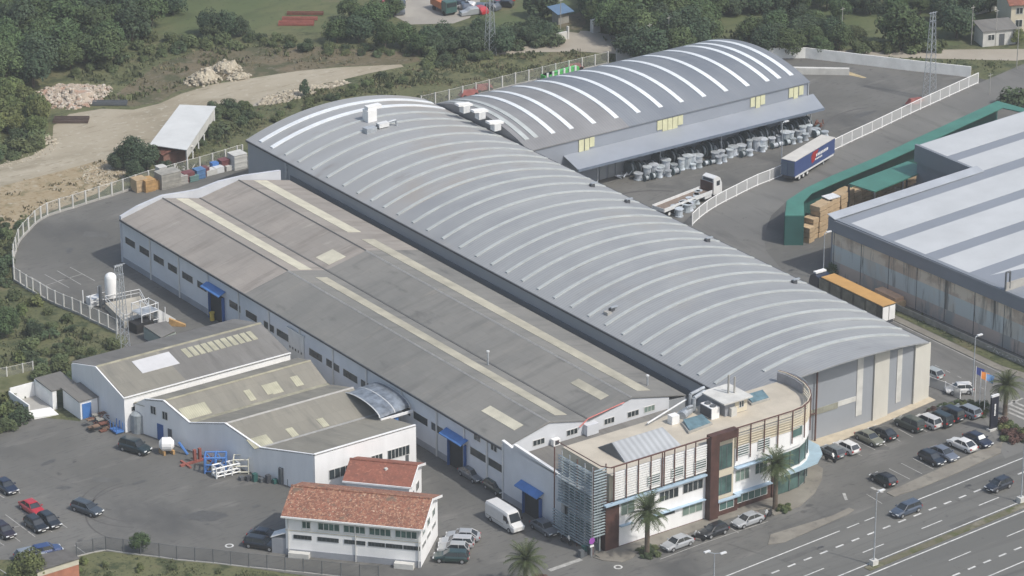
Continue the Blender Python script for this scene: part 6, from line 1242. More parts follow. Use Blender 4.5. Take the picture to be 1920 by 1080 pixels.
# liquid gas tank station
def zt_(px, py, z=.6): return at(px, py, z)
t = thing('tank_plinth', 'raised concrete platform with white railings under the white upright tank', 'platform', (-10.5, 96, 0))
pf = [at(x, y, 1.0) for x, y in [(197, 568), (262, 555), (282, 590), (233, 604)]]
MB().prism([(p.x, p.y) for p in pf], 0, 1.0).build('slab', mat('worn_slab', (.40, .375, .32), .9, .15, .4), t)
for i in range(4):
    a, b = pf[i], pf[(i+1) % 4]
    for k in range(5): q = a+(b-a)*k/4; MB().tube((q.x, q.y, 1.0), (q.x, q.y, 2.1), .05, 5).build('rail_post', M_steelw, t)
    MB().tube((a.x, a.y, 2.1), (b.x, b.y, 2.1), .05, 5).tube((a.x, a.y, 1.55), (b.x, b.y, 1.55), .04, 5).build('rail', M_steelw, t)
p = at(209, 560, 1.0); t = thing('upright_tank', 'tall white cylindrical gas tank on the concrete platform', 'tank', p)
MB().lathe(p.x, p.y, [(.5, 1.0), (.85, 1.3), (.9, 1.6), (.9, 4.4), (.75, 4.85), (.4, 5.1), (.1, 5.15)], 20).build('shell', M_white, t, smooth=True)
MB().tube((p.x+1.0, p.y-.3, 1.0), (p.x+1.0, p.y-.3, 3.6), .08).build('pipe', M_steel, t)
p = at(189, 566, 1.0); t = thing('vent_stack', 'dark grey vent stack left of the white tank', 'pipe', p); MB().tube((p.x, p.y, 0), (p.x, p.y, 3.6), .28, 10).build('pipe', M_framed, t)
p = at(178, 572); t = thing('valve_cage', 'white railing cage with boxes left of the tank platform', 'cage', p)
for dx, dy in ((-1.2, -1), (1.4, -1), (1.4, 1.4), (-1.2, 1.4)): MB().box(p.x+dx-.06, p.x+dx+.06, p.y+dy-.06, p.y+dy+.06, 0, 2.2).build('post', M_white, t)
MB().box(p.x-.8, p.x+1.2, p.y-.5, p.y+1.2, .05, 1.2).build('box', M_steelw, t); MB().box(p.x-1.2, p.x+1.4, p.y-1.05, p.y-.95, 1.0, 1.1).build('rail', M_white, t); MB().box(p.x-1.2, p.x+1.4, p.y-1.05, p.y-.95, 2.1, 2.2).build('rail', M_white, t)
p = at(285, 612); t = thing('steel_scaffold', 'galvanised steel stair scaffold standing over a dark pit right of the tank', 'scaffold', p)
F_ = Fr(p.x-2.2, p.y-1.0, 1, .1)
for a in (0, 1.5, 3.0, 4.2):
    for b in (0, -2.4): MB().tube(F_.p(a, b, 0), F_.p(a, b, 3.9 if a < 4 else 2.8), .08, 5).build('post', M_steelw, t)
mb = MB()
for z in (1.3, 2.6, 3.8):
    for b in (0, -2.4): mb.tube(F_.p(0, b, z), F_.p(3.0, b, z), .06, 4)
    for a in (0, 1.5, 3.0): mb.tube(F_.p(a, 0, z), F_.p(a, -2.4, z), .06, 4)
mb.build('beam', M_steelw, t); MB().box(0, 3.0, -2.4, 0, 2.62, 2.7, F_).build('platform', M_steel, t)
MB().hull8([F_.p(3.1, -.4, .1), F_.p(6.4, -.4, .1), F_.p(6.4, -1.4, .1), F_.p(3.1, -1.4, .1)], [F_.p(3.1, -.4, 2.6), F_.p(3.3, -.4, 2.6), F_.p(3.3, -1.4, 2.6), F_.p(3.1, -1.4, 2.6)]).build('stair', M_steelw, t)
MB().box(-1.2, 1.8, -1.6, .3, .04, 1.5, F_).build('pit_wall', M_black, t)
q = [at(x, y, 1.9) for x, y in [(269, 612), (312, 604), (330, 622), (302, 634)]]; t = thing('sheet_roofed_shed', 'low grey sheet roofed shed right of the tank, behind the dark workshop roof', 'shed', (q[0].x, q[0].y, 0))
MB().prism([(p.x, p.y) for p in q], 0, 1.75).build('wall', mat('greenish_wall', (.30, .34, .31), .9, .1, .6), t); MB().slab([(p.x, p.y, 2.0+.1*(i in (1, 2))) for i, p in enumerate(q)], .12).build('roof', M_fib4, t)
p = at(317, 612); o = MB().hull8([(0, 0, 0), (1.8, -1.6, 0), (2.1, -1.3, 0), (.3, .3, 0)], [(0, 0, 1.2), (1.8, -1.6, .3), (2.1, -1.3, .3), (.3, .3, 1.2)]).build('orange_ramp', M_or); o.location = (p.x, p.y, .04); tag(o, 'small orange loading ramp right of the scaffold', 'ramp')
p = at(398, 601); o = MB().lathe(0, 0, [(.35, 0), (.35, .9), (.25, 1.1), (.42, 1.12), (.42, 1.3)], 10).build('yellow_bollard', mat('yellow_paint', (.62, .46, .08), .6, .1, 1)); o.location = (p.x, p.y, .04); tag(o, 'yellow barrel-like bollard near the first blue hall doorway', 'bollard')
# things along the white workshop
t = thing('junk_pile', 'rusty pile of pallets and scrap against the white gable', 'junk pile', at(190, 795))
p = at(190, 798)
for k in range(26):
    a = Vector((p.x+rnd.uniform(-2.0, 2.4), p.y+rnd.uniform(-2.6, 1.6), rnd.uniform(.1, 1.3))); MB().box(a.x-.5, a.x+.5, a.y-.35, a.y+.35, a.z, a.z+.14, None).build('pallet' if k % 2 else 'scrap_piece', (M_rust, mat('old_wood', (.20, .13, .09), .9, .3, 1), M_gyb)[k % 3], t) if k < 14 else MB().tube(a, a+Vector((rnd.uniform(-1, 1), rnd.uniform(-1, 1), rnd.uniform(-.1, .5))), .07, 5).build('scrap_piece', M_rust, t)
for px, py, lab in [(216, 808, 'blue trolley frame standing left of the white gable corner'), (222, 812, 'second blue trolley nearest the white gable corner')]:
    p = at(px, py); t = thing('blue_trolley', lab, 'trolley', p); MB().box(p.x-.6, p.x+.6, p.y-.5, p.y+.5, .2, .4).build('base', M_blue, t)
    for dx in (-.5, .5):
        for dy in (-.4, .4): MB().tube((p.x+dx, p.y+dy, .1), (p.x+dx, p.y+dy, 1.6), .06, 5).build('post', M_blue, t)
p = at(268, 815); t = thing('bag_cluster', 'greyish bags shaped as cylinders standing in the corner between the two white workshops', 'bags', p)
for dx, dy, r, h in ((0, 0, 1.0, 2.7), (1.5, .9, .9, 3.0), (.9, -.9, .6, 1.8)): MB().lathe(p.x+dx, p.y+dy+1.2, [(r, .05), (r, h), (r*.5, h+.35), (.1, h+.4)], 14).build('cylinder', mat('dull_grey_bag', (.27, .30, .32), .6, .2, 1), t)  # plain grey cylinders stand in for bags
p = at(313, 850); t = thing('white_tank', 'white dished tank lying on an orange stand beside the double gabled workshop', 'tank', p)
MB().tube((p.x-.5, p.y+.3, 1.4), (p.x+.5, p.y-.35, 1.4), .95, 16).build('shell', M_white, t, smooth=False); MB().tube((p.x+.5, p.y-.35, 1.4), (p.x+.85, p.y-.57, 1.4), .92, 16, .45).tube((p.x-.5, p.y+.3, 1.4), (p.x-.85, p.y+.52, 1.4), .92, 16, .45).build('dished_end', M_white, t)
MB().box(p.x-.8, p.x-.5, p.y-.6, p.y+.8, .04, .6).box(p.x+.4, p.x+.7, p.y-1, p.y+.4, .04, .6).build('stand', M_or, t); MB().tube((p.x+1.3, p.y-1.0, 1.7), (p.x+2.0, p.y-2.1, .1), .18, 6).build('chute', M_blue, t)
def frame_thing(px, py, w_, d_, h_, m, lab, name, r=.09, ang=-.6, diag=True, nx=2):
    p = at(px, py); t = thing(name, lab, 'steel frame', p); F_ = Fr(p.x-w_/2*math.cos(ang), p.y-w_/2*math.sin(ang), math.cos(ang), math.sin(ang))
    for i in range(nx+1):
        for b in (0, -d_): MB().tube(F_.p(w_*i/nx, b, .04), F_.p(w_*i/nx, b, h_), r, 5).build('leg', m, t)
    mb = MB()
    for z in (.3, h_*.55, h_):
        for b in (0, -d_): mb.tube(F_.p(0, b, z), F_.p(w_, b, z), r*.9, 4)
        for a in range(nx+1): mb.tube(F_.p(w_*a/nx, 0, z), F_.p(w_*a/nx, -d_, z), r*.9, 4)
    if diag:
        for i in range(nx): mb.tube(F_.p(w_*i/nx, 0, .3), F_.p(w_*(i+1)/nx, 0, h_), r*.7, 4); mb.tube(F_.p(w_*i/nx, -d_, h_), F_.p(w_*(i+1)/nx, -d_, .3), r*.7, 4)
    mb.build('beam', m, t); return t
frame_thing(404, 888, 2.8, 1.9, 2.3, M_blue, 'bright blue steel frame standing along the shaded workshop wall', 'steel_rack', .14)
frame_thing(428, 893, 3.4, 1.3, 1.5, M_steelw, 'low cream lattice frame lying right of the blue frame', 'steel_rack', .13, -.1, True, 3)
frame_thing(452, 889, 2.0, 1.6, 2.1, mat('cream_paint', (.62, .60, .50), .6, .1, 1), 'cream table-like frame right of the lattice frame', 'steel_rack', .10, -.6, False, 1)
p = at(369, 866); t = thing('rusty_brackets', 'rust red steel brackets with two upright posts on the tarmac by the workshop wall', 'steel frame', p); M_rr = mat('red_oxide', (.28, .09, .07), .8, .2, 1)
MB().box(p.x-2.6, p.x+2.4, p.y-.3, p.y+.1, .04, .3).box(p.x-1.9, p.x-1.6, p.y-1.4, p.y+1.2, .04, .28).box(p.x+1.4, p.x+1.7, p.y-1.8, p.y+.8, .04, .28).build('base_beam', M_rr, t)
for dx in (-.3, .5): MB().box(p.x+dx-.18, p.x+dx+.18, p.y-.2, p.y+.2, .3, 1.9).build('upright', M_rr, t)
for px, py, lab, n in [(505, 905, 'dark row of bins and parts along the shaded workshop wall', 10), (1096, 1040, 'dark bicycles and a bin standing at the foot of the louvre tower', 5)]:
    p = at(px, py); t = thing('stored_parts', lab, 'stored parts', p)
    for k in range(n):
        a = p+Vector((-2.6+k*.62, 2.8-k*.95*.72, 0)) if n > 6 else p+Vector((-.8+k*.5, rnd.uniform(-.4, .4), 0)); h = rnd.uniform(.5, 1.2)+(1.2 if k == 6 and n > 6 else 0)
        MB().box(a.x-.3, a.x+.3, a.y-.3, a.y+.3, .04, h).build('bin', (M_framed, M_dark, M_gsheetd)[k % 3], t)
p = at(1109, 1043, 0.1); t = thing('round_sign', 'small purple and white round sign at the corner of the louvre tower', 'sign', p); MB().tube((p.x, p.y, 0), (p.x, p.y, 2.4), .05, 6).build('post', M_steel, t); MB().tube((p.x, p.y-.06, 2.3), (p.x, p.y-.10, 2.3), .45, 14).build('disc', mat('purple', (.30, .08, .38), .5, .1, 1), t); MB().box(p.x-.3, p.x+.3, p.y-.12, p.y-.06, 1.45, 1.7).build('plate', M_white, t)
p = at(958, 934); t = thing('white_post', 'white post with a small box at the hall wall beside the front annexe door', 'post', p); MB().box(p.x-.08, p.x+.08, p.y-.08, p.y+.08, 0, 1.6).build('post', M_white, t); MB().box(p.x-.4, p.x+.3, p.y-.15, p.y+.15, 1.61, 1.9).build('box', M_steelw, t)
# beams stacked on the dirt lot and far field
def beams(px, py, L_, n, m, lab, ang=.0, h=1):
    p = at(px, py); t = thing('steel_beam_stack', lab, 'beam stack', p); F_ = Fr(p.x-L_/2*math.cos(ang), p.y-L_/2*math.sin(ang), math.cos(ang), math.sin(ang))
    for j in range(h):
        for k in range(n): b = -k*.75; MB().box(0, L_, b-.22, b, .1+.62*j, .55+.62*j, F_).build('beam', m, t)
beams(205, 199, 6.0, 3, M_framed, 'dark beams stacked on the dirt lot, upper stack beside the rubble', -.62, 1)
beams(132, 232, 6.0, 4, mat('brown_beam', (.09, .065, .055), .8, .2, 1), 'brown beams stacked on the dirt lot, lower left stack', -.62, 1)
beams(555, 49, 6.6, 3, M_rr, 'nearest of the rust red beam stacks in the meadow at the top', -.62, 1); beams(562, 39, 6.6, 2, M_rr, 'middle one of the rust red beam stacks in the meadow at the top', -.62, 1); beams(572, 29, 6.8, 2, M_rust, 'farthest of the rust red beam stacks in the meadow at the top', -.62, 1)
# blue roofed hut, far houses
p = at(1051, 42); t = thing('blue_roofed_hut', 'small hut with a blue roof by the far concrete path', 'hut', p); MB().box(p.x-1.2, p.x+1.2, p.y-1, p.y+1, 0, 2.3).build('wall', M_gyb, t); MB().slab([(p.x-1.9, p.y-1.7, 2.3), (p.x+1.9, p.y-1.7, 2.3), (p.x+1.9, p.y+1.7, 3.0), (p.x-1.9, p.y+1.7, 3.0)], .1).build('roof', mat('dull_blue', (.10, .17, .27), .6, .1, 1), t)
p = at(1050, 76); t = thing('gatepost_wall', 'low pale wall with a dark gate beside the concrete path', 'wall', p); MB().box(p.x-2.2, p.x+1.5, p.y-.2, p.y+.2, 0, 1.5).build('wall', M_concl, t); MB().box(p.x+1.6, p.x+1.9, p.y-.25, p.y+.25, 0, 2.4).build('pier', M_concl, t)
p = at(1116, 60); o = MB().box(-.8, .8, -.5, .5, 0, 2.4).build('transformer_box', M_concl); o.location = (p.x, p.y, 0); tag(o, 'pale box cabinet half hidden by the big trees at the end of the path', 'cabinet')
t = thing('white_hut', 'small white hut with a grey roof near the upper right corner', 'hut', at(1872, 82)); p = at(1874, 84)
F_ = Fr(p.x-3.4, p.y+.8, 1, -.35); MB().box(0, 6.5, -4, 0, 0, 2.9, F_).build('wall', M_concl, t); MB().hull8([F_.p(-.3, .3, 2.9), F_.p(6.8, .3, 2.9), F_.p(6.8, -4.3, 3.6), F_.p(-.3, -4.3, 3.6)], [F_.p(-.3, .3, 3.0), F_.p(6.8, .3, 3.0), F_.p(6.8, -4.3, 3.75), F_.p(-.3, -4.3, 3.75)]).build('roof', M_fib4, t); window(t, F_, 1, 2.2, 1.2, 2.2, 2); MB().box(3.2, 4.2, .003, .07, 0, 2.2, F_).build('door', M_framed, t)
t = thing('far_house', 'yellowish two storey house with a red roof cut by the upper right corner', 'house', at(1915, 50)); p = at(1905, 58); F_ = Fr(p.x-1.5, p.y, 1, -.45)
MB().box(0, 14, -8, 0, 0, 5.2, F_).build('wall', M_beige, t); MB().hull8([F_.p(-.6, .5, 5.2), F_.p(14, .5, 5.2), F_.p(14, -4, 7.2), F_.p(-.6, -4, 7.2)], [F_.p(-.6, .5, 5.35), F_.p(14, .5, 5.35), F_.p(14, -4, 7.4), F_.p(-.6, -4, 7.4)]).build('roof_slope', M_tile2, t); MB().hull8([F_.p(-.6, -8.5, 5.2), F_.p(14, -8.5, 5.2), F_.p(14, -4, 7.2), F_.p(-.6, -4, 7.2)], [F_.p(-.6, -8.5, 5.35), F_.p(14, -8.5, 5.35), F_.p(14, -4, 7.4), F_.p(-.6, -4, 7.4)]).build('roof_slope', M_tile2, t)
for a in (1, 4): window(t, F_, a, a+1.2, 1.0, 2.3, 2); window(t, F_, a, a+1.2, 3.5, 4.6, 2)
t = thing('stone_garden_wall', 'low stone retaining wall on the slope near the yellowish house', 'wall', at(1850, 22)); p = at(1850, 22); MB().box(p.x-4, p.x+5, p.y-.3, p.y+.3, 0, 1.0).build('wall', M_concl, t)
# scrap yard cars (tiny, far)
for k in range(26):
    px = rnd.choice((rnd.uniform(855, 945), rnd.uniform(735, 750))); py = rnd.uniform(2, 36) if px > 800 else rnd.uniform(-2, 24)
    if px > 880: py = min(py, 28-(px-880)*.25)
    p = at(px, py); c_ = rnd.choice([(SV, 'silver'), (DK, 'black'), (BG, 'slate'), (WH, 'white'), (RD, 'red'), (GY, 'grey')]); m = paint(*c_)
    o = MB().loft([[(x, -.8, .2), (x, -.85, zt-.15), (x, -.6, zt), (x, .6, zt), (x, .85, zt-.15), (x, .8, .2)] for x, zt in ((-2, .7), (-1.9, .95), (-1.4, 1.4), (.2, 1.4), (.9, .95), (1.9, .8), (2, .6))]).build('wrecked_car', m)
    o.location = (p.x, p.y, .02); o.rotation_euler = (0, 0, rnd.uniform(0, 3.1)); tag(o, {'silver': 'silver', 'black': 'black', 'slate': 'slate blue', 'white': 'white', 'red': 'red', 'grey': 'grey'}[c_[1]]+' wreck in the far scrap yard, '+('left of the open ground' if px < 800 else 'right of the orange lorry'), 'car', 'wrecked cars in the far scrap yard')
# rubble heaps
def rubble(px, py, rx_, ry_, h, n, m, lab, seed, big=.45):
    rr = random.Random(seed); p = at(px, py); mb = MB()
    mb.blob((p.x, p.y, -.3), rx_*.72, ry_*.72, h*.8, 14, 7, .22, rr); mb.blob((p.x+rx_*.25, p.y-ry_*.2, -.3), rx_*.45, ry_*.5, h*1.0, 12, 6, .22, rr)
    for k in range(n):
        a = rr.uniform(0, 6.28); q = math.sqrt(rr.random()); x = p.x+rx_*q*math.cos(a); y = p.y+ry_*q*math.sin(a); z = h*(1-q**.9)*.85
        s_ = rr.uniform(.15, big); mb.blob((x, y, z), s_, s_*rr.uniform(.6, 1.1), s_*rr.uniform(.5, .9), 5, 4, .25, rr)
    tag(mb.build('rubble_heap', m), lab, 'rubble heap')
rubble(380, 152, 3.6, 3.0, 2.6, 150, M_stone, 'pale stone heap nearer the dirt road, middle of the brown heath', 1); rubble(422, 132, 3.2, 3.0, 2.4, 120, M_stone, 'pale stone heap farther back right of the first', 2); rubble(448, 146, 2.4, 1.6, 1.2, 80, M_stone, 'small low rubble spill right of the two pale heaps', 3)
rubble(130, 182, 6.5, 6.5, 1.7, 420, M_stone2, 'wide pinkish building rubble heap at the left of the dirt lot', 4, .6); rubble(172, 172, 4.0, 3.0, .9, 120, M_stone2, 'right hand tail of the pinkish rubble', 5, .5)
rubble(85, 262, 1.6, 3.0, .6, 50, M_stone, 'grey white rubble spill in the bushes at the left of the track', 6, .4)
def stones(name, lab, poly, n, smin, smax, m, seed):
    rr = random.Random(seed); mb = MB(); ps = [at(*q) for q in poly]; x0_, x1_ = min(p.x for p in ps), max(p.x for p in ps); y0_, y1_ = min(p.y for p in ps), max(p.y for p in ps); k = 0
    while k < n:
        x, y = rr.uniform(x0_, x1_), rr.uniform(y0_, y1_)
        if not inside(x, y, ps): continue
        s_ = rr.uniform(smin, smax); mb.blob((x, y, s_*.3), s_, s_*rr.uniform(.6, 1), s_*.7, 5, 4, .3, rr); k += 1
    o = mb.build(name, m); tag(o, lab, 'stones'); o['kind'] = 'stuff'; return o
def inside(x, y, ps):
    r = False; j = len(ps)-1
    for i in range(len(ps)):
        if (ps[i].y > y) != (ps[j].y > y) and x < (ps[j].x-ps[i].x)*(y-ps[i].y)/(ps[j].y-ps[i].y)+ps[i].x: r = not r
        j = i
    return r
stones('loose_stones', 'loose stones strewn beside the dirt road', [(500, 180), (560, 168), (640, 152), (660, 156), (600, 172), (540, 192), (480, 200)], 420, .15, .45, M_stone, 11)
stones('loose_stones', 'loose pale stones on the slope by the dark tree', [(150, 318), (210, 290), (236, 300), (236, 340), (205, 350), (160, 345)], 420, .08, .26, M_stone, 12)
stones('loose_stones', 'loose stones at the edge of the dirt track', [(0, 305), (90, 275), (110, 268), (100, 285), (30, 310), (0, 318)], 90, .08, .2, M_stone, 13)
# ================================================================ VEGETATION
def crown_mesh(name, seed, R0, asp, nl, leaf, m, ncl=16, droop=0.0, low=.35):
    rr = random.Random(seed); v = []; f = []
    cl = []
    for k in range(ncl):
        th = rr.uniform(0, 6.283); ph = math.acos(rr.uniform(-.75, 1)); q = rr.uniform(.35, .72)
        cl.append((R0*q*math.sin(ph)*math.cos(th), R0*q*math.sin(ph)*math.sin(th), R0*asp*q*math.cos(ph), R0*rr.uniform(.28, .46)))
    for k in range(nl):
        cx, cy, cz, cr = cl[k % ncl]; th = rr.uniform(0, 6.283); u = rr.uniform(-.8, 1); s_ = math.sqrt(1-u*u); q = rr.uniform(.72, 1.08)
        nx, ny, nz = s_*math.cos(th), s_*math.sin(th), u
        c_ = Vector((cx+cr*q*nx, cy+cr*q*ny, cz+cr*q*nz*asp**.5))
        n_ = (Vector((nx, ny, nz+.35))+Vector((rr.uniform(-.7, .7), rr.uniform(-.7, .7), rr.uniform(-.4, .7)))).normalized()
        a = n_.cross(Vector((rr.uniform(-1, 1), rr.uniform(-1, 1), rr.uniform(-1, 1)))).normalized(); b = n_.cross(a); L = leaf*rr.uniform(.6, 1.35); i = len(v)
        v += [c_-a*L*.5, c_+b*L*.38, c_+a*L*.5, c_-b*L*.38]; f.append((i, i+1, i+2, i+3))
    zmin = min(p.z for p in v); v = [(p.x, p.y, p.z-zmin) for p in v]
    me = bpy.data.meshes.new(name); me.from_pydata(v, [], f); me.materials.append(m); return me, max(p[2] for p in v)
def trunk_mesh(name, h, r, seed):
    rr = random.Random(seed); mb = MB(); mb.tube((0, 0, 0), (0, 0, h*.45), r, 7, r*.75).tube((0, 0, h*.45), (.15, .1, h), r*.75, 6, r*.35)
    for k in range(5): a = rr.uniform(0, 6.28); z = h*rr.uniform(.4, .8); mb.tube((0, 0, z), (h*.3*math.cos(a), h*.3*math.sin(a), z+h*.3), r*.4, 5, r*.12)
    me = bpy.data.meshes.new(name); me.from_pydata([tuple(p) for p in mb.v], [], mb.f); me.materials.append(M_bark); return me
PT = {}
def proto(kind_, n, R0, asp, nl, leaf, m, th, ncl=16):
    PT[kind_] = [(crown_mesh(kind_+'_crown', 100*len(PT)+k, R0, asp, nl, leaf, m, ncl), trunk_mesh(kind_+'_trunk', R0*1.7, R0*.07, k), R0, th) for k in range(n)]
proto('broad', 5, 3.4, .85, 4600, .36, M_leaf, 1.0, 30); proto('dark', 4, 3.2, .95, 4200, .36, M_leafd, .6, 26); proto('light', 2, 3.0, .9, 3800, .36, M_leafl, .6, 22)
proto('bush', 4, 1.5, .7, 1200, .26, M_leafb, -.25, 12); proto('dbush', 3, 1.5, .7, 1200, .26, M_leafdb, -.25, 12); proto('lbush', 2, 1.4, .75, 750, .30, M_leafl, -.1, 9); proto('rbush', 1, 1.3, .8, 650, .28, M_leafr, -.1, 8)
proto('column', 2, 1.3, 2.0, 1100, .30, M_leafd, .2, 10)
rv = random.Random(21)
def tree(x, y, kind_, R1, lab, grp=None, name=None, zs=1.0):
    (cm, ch), tm, R0, th = rv.choice(PT[kind_]); s_ = R1/R0
    nm = name or ('shrub' if 'bush' in kind_ else 'tree')
    t = bpy.data.objects.new(nm, None); COL.objects.link(t); t.location = (x, y, 0); t.rotation_euler = (0, 0, rv.uniform(0, 6.28)); tag(t, lab, 'shrub' if 'bush' in kind_ else 'tree', grp)
    c_ = bpy.data.objects.new('crown', cm); COL.objects.link(c_); c_.parent = t; c_.location = (0, 0, th*s_); c_.scale = (s_*rv.uniform(.9, 1.15), s_*rv.uniform(.9, 1.1), s_*zs*rv.uniform(.9, 1.12))
    k = bpy.data.objects.new('trunk', tm); COL.objects.link(k); k.parent = t; k.scale = (s_*(.9), s_*.9, s_*(.75 if 'bush' not in kind_ else .35)*zs)
    return t
def tpx(px, py, kind_, R1, lab, **k):      # px,py: middle of the crown in the photograph
    h = R1*(1.0 if 'bush' not in kind_ else .7); p = at(px, py, h); return tree(p.x, p.y, kind_, R1, lab, **k)
def fill(poly, gap, kinds, rmin, rmax, lab, grp, hc=1.0, nmax=200, seed=1):
    rr = random.Random(seed); ps = [at(x, y, hc) for x, y in poly]; x0_, x1_ = min(p.x for p in ps), max(p.x for p in ps); y0_, y1_ = min(p.y for p in ps), max(p.y for p in ps); got = []; tries = 0
    while tries < 9000 and len(got) < nmax:
        tries += 1; x, y = rr.uniform(x0_, x1_), rr.uniform(y0_, y1_)
        if inside(x, y, ps) and all((x-a)**2+(y-b)**2 > gap*gap for a, b in got): got.append((x, y))
    for x, y in got: tree(x, y, rr.choice(kinds), rr.uniform(rmin, rmax), lab, grp)
    return len(got)
cnt = 0
cnt += fill([(-60, -90), (210, -90), (330, -40), (325, 5), (270, 40), (215, 60), (195, 105), (150, 110), (100, 120), (60, 135), (-60, 140)], 4.6, ['broad', 'broad', 'dark'], 2.8, 4.3, 'broadleaved tree in the dense wood filling the upper left corner', 'trees of the upper left wood', 3.0, 150, 1)
cnt += fill([(-20, 170), (62, 165), (70, 200), (68, 232), (-20, 240)], 3.2, ['light', 'lbush'], 1.8, 2.8, 'bright yellow green tree at the left edge beside the pink rubble', 'yellow green trees at the left edge', 2.0, 20, 2)
cnt += fill([(-20, 240), (70, 236), (96, 245), (90, 268), (40, 285), (-20, 300)], 2.6, ['bush', 'dbush'], 1.2, 2.2, 'green shrub at the left edge above the dirt track', 'shrubs above the dirt track', .8, 40, 3)
cnt += fill([(200, 60), (270, 45), (300, 70), (390, 65), (470, 68), (470, 85), (380, 88), (300, 100), (210, 125), (150, 135), (120, 140), (190, 110)], 2.9, ['bush', 'bush', 'dbush'], 1.1, 2.2, 'shrub in the band between the wood and the brown heath', 'shrubs between wood and heath', .8, 90, 4)
cnt += fill([(-40, 440), (45, 408), (20, 462), (10, 500), (14, 545), (-40, 560)], 2.7, ['bush', 'bush', 'dbush'], 1.0, 1.9, 'shrub outside the curved yard fence at the left edge', 'shrubs outside the curved fence', .8, 60, 5)
cnt += fill([(-20, 560), (30, 545), (60, 560), (140, 600), (215, 640), (225, 655), (150, 668), (110, 640), (60, 620), (40, 600), (-20, 590)], 2.9, ['bush', 'bush', 'bush', 'lbush', 'dbush'], .8, 1.7, 'shrub on the slope below the white fence, left of the workshops', 'shrubs on the slope below the fence', .8, 80, 6)
cnt += fill([(60, 630), (120, 640), (170, 665), (135, 700), (80, 700), (60, 690), (50, 650)], 2.3, ['bush', 'dbush'], 1.0, 2.0, 'shrub between the small lawn and the white gable workshop', 'shrubs beside the small lawn', .8, 40, 7)
cnt += fill([(-20, 780), (15, 745), (40, 755), (38, 788), (20, 800), (-20, 810)], 2.0, ['bush', 'dbush', 'lbush'], 1.1, 1.9, 'shrub at the left edge beside the white walled enclosure', 'shrubs beside the enclosure', .8, 16, 8)
for px, py, k, r, lab in [(393, 40, 'dark', 2.8, 'left half of the dark rounded tree pair alone in the upper meadow'), (425, 42, 'dark', 2.6, 'middle tree of the dark clump in the upper meadow'), (450, 48, 'dark', 1.9, 'low right end tree of the dark clump in the upper meadow'),
    (632, 55, 'broad', 2.6, 'round green tree at the left end of the hedge line, beside the rusty beams'), (672, 50, 'dark', 3.0, 'very dark tree second from the left in the hedge line'), (700, 25, 'broad', 3.4, 'tall tree behind the hedge line, left of the scrap yard'), (722, 65, 'broad', 2.9, 'broad tree in the middle of the hedge line'), (755, 62, 'broad', 2.6, 'tree just below the scrap yard'), (785, 80, 'broad', 2.3, 'small rounded tree below the dark hedge'), (655, 15, 'broad', 2.6, 'tree at the top edge left of the scrap yard'), (735, 8, 'broad', 2.2, 'tree at the top edge touching the scrap yard'),
    (248, 285, 'dark', 2.9, 'big dark tree on the edge of the dirt lot beside the white shed'), (222, 296, 'dark', 2.0, 'smaller dark tree left of the big one by the dirt lot'), (275, 292, 'dark', 2.5, 'dark tree touching the white shed and the crates'), (310, 310, 'dark', 1.5, 'low dark tree in front of the rusty shack'), (250, 318, 'dark', 1.8, 'low dark tree behind the fence posts beside the dry slope'),
    (572, 170, 'column', 1.1, 'lone small dark cypress beside the stony track'), (1018, 10, 'column', 2.4, 'dark conifer at the top edge behind the hedge'), (1000, 14, 'column', 2.0, 'second dark conifer at the top edge left of the blue hut'), (1036, 8, 'column', 2.0, 'dark conifer at the top edge closest to the blue hut'),
    (1690, 45, 'broad', 4.8, 'large round tree in the middle of the right lawn'), (1722, 60, 'broad', 3.0, 'lower right part of the round tree clump on the right lawn'), (1795, 32, 'dark', 4.0, 'big dark tree beside the lattice pylon top'), (1770, 12, 'dark', 3.4, 'dark tree at the top edge above the lattice pylon'), (1838, 52, 'light', 2.0, 'yellow green tree left of the white hut'), (1907, 66, 'light', 1.7, 'yellowish tree at the right edge beside the white hut'), (1605, 55, 'bush', 2.2, 'small rounded shrub tree on the right lawn'), (1575, 15, 'broad', 2.4, 'small tree at the top edge above the lawn'),
    (1905, 176, 'dbush', 3.0, 'dark shrub mass at the right edge behind the green shelter'), (1562, 500, 'dbush', 1.6, 'dark shrub at the foot of the stained warehouse corner'), (262, 1016, 'broad', 1.5, 'small round tree standing alone by the dark mesh fence'), (50, 1066, 'light', 2.6, 'yellow green tree in front of the brick hut'), (28, 1075, 'light', 1.8, 'yellow green tree at the bottom left corner'),
    (64, 615, 'dark', 1.5, 'dark round bush in the middle of the overgrown slope'), (40, 662, 'lbush', 1.5, 'bright green bush at the left above the small lawn'), (12, 600, 'broad', 2.4, 'dark green tree at the left edge on the overgrown slope')]:
    tpx(px, py, k, r, lab); cnt += 1
cnt += fill([(795, 62), (870, 52), (940, 66), (940, 80), (870, 84), (800, 82)], 2.3, ['dark', 'dbush'], 1.9, 2.7, 'dark tree of the straight hedge below the scrap yard', 'straight dark hedge', 2.0, 40, 9)
cnt += fill([(950, 44), (1038, 38), (1040, 64), (1000, 70), (948, 74)], 2.2, ['dark', 'dbush'], 1.9, 2.6, 'dark tree of the clipped hedge left of the concrete path', 'clipped hedge by the path', 2.0, 34, 10)
cnt += fill([(600, 78), (700, 85), (780, 92), (790, 100), (700, 98), (600, 92), (500, 85), (490, 66), (560, 70)], 2.4, ['bush', 'dbush'], 1.0, 1.8, 'shrub in the low belt in front of the hedge trees', 'low shrub belt before the hedge', .8, 70, 11)
cnt += fill([(790, 96), (850, 88), (925, 90), (915, 104), (860, 112), (800, 122)], 2.3, ['bush', 'bush', 'dbush'], 1.2, 1.9, 'shrub in the clump left of the field pylon', 'shrub clump by the field pylon', .8, 40, 12)
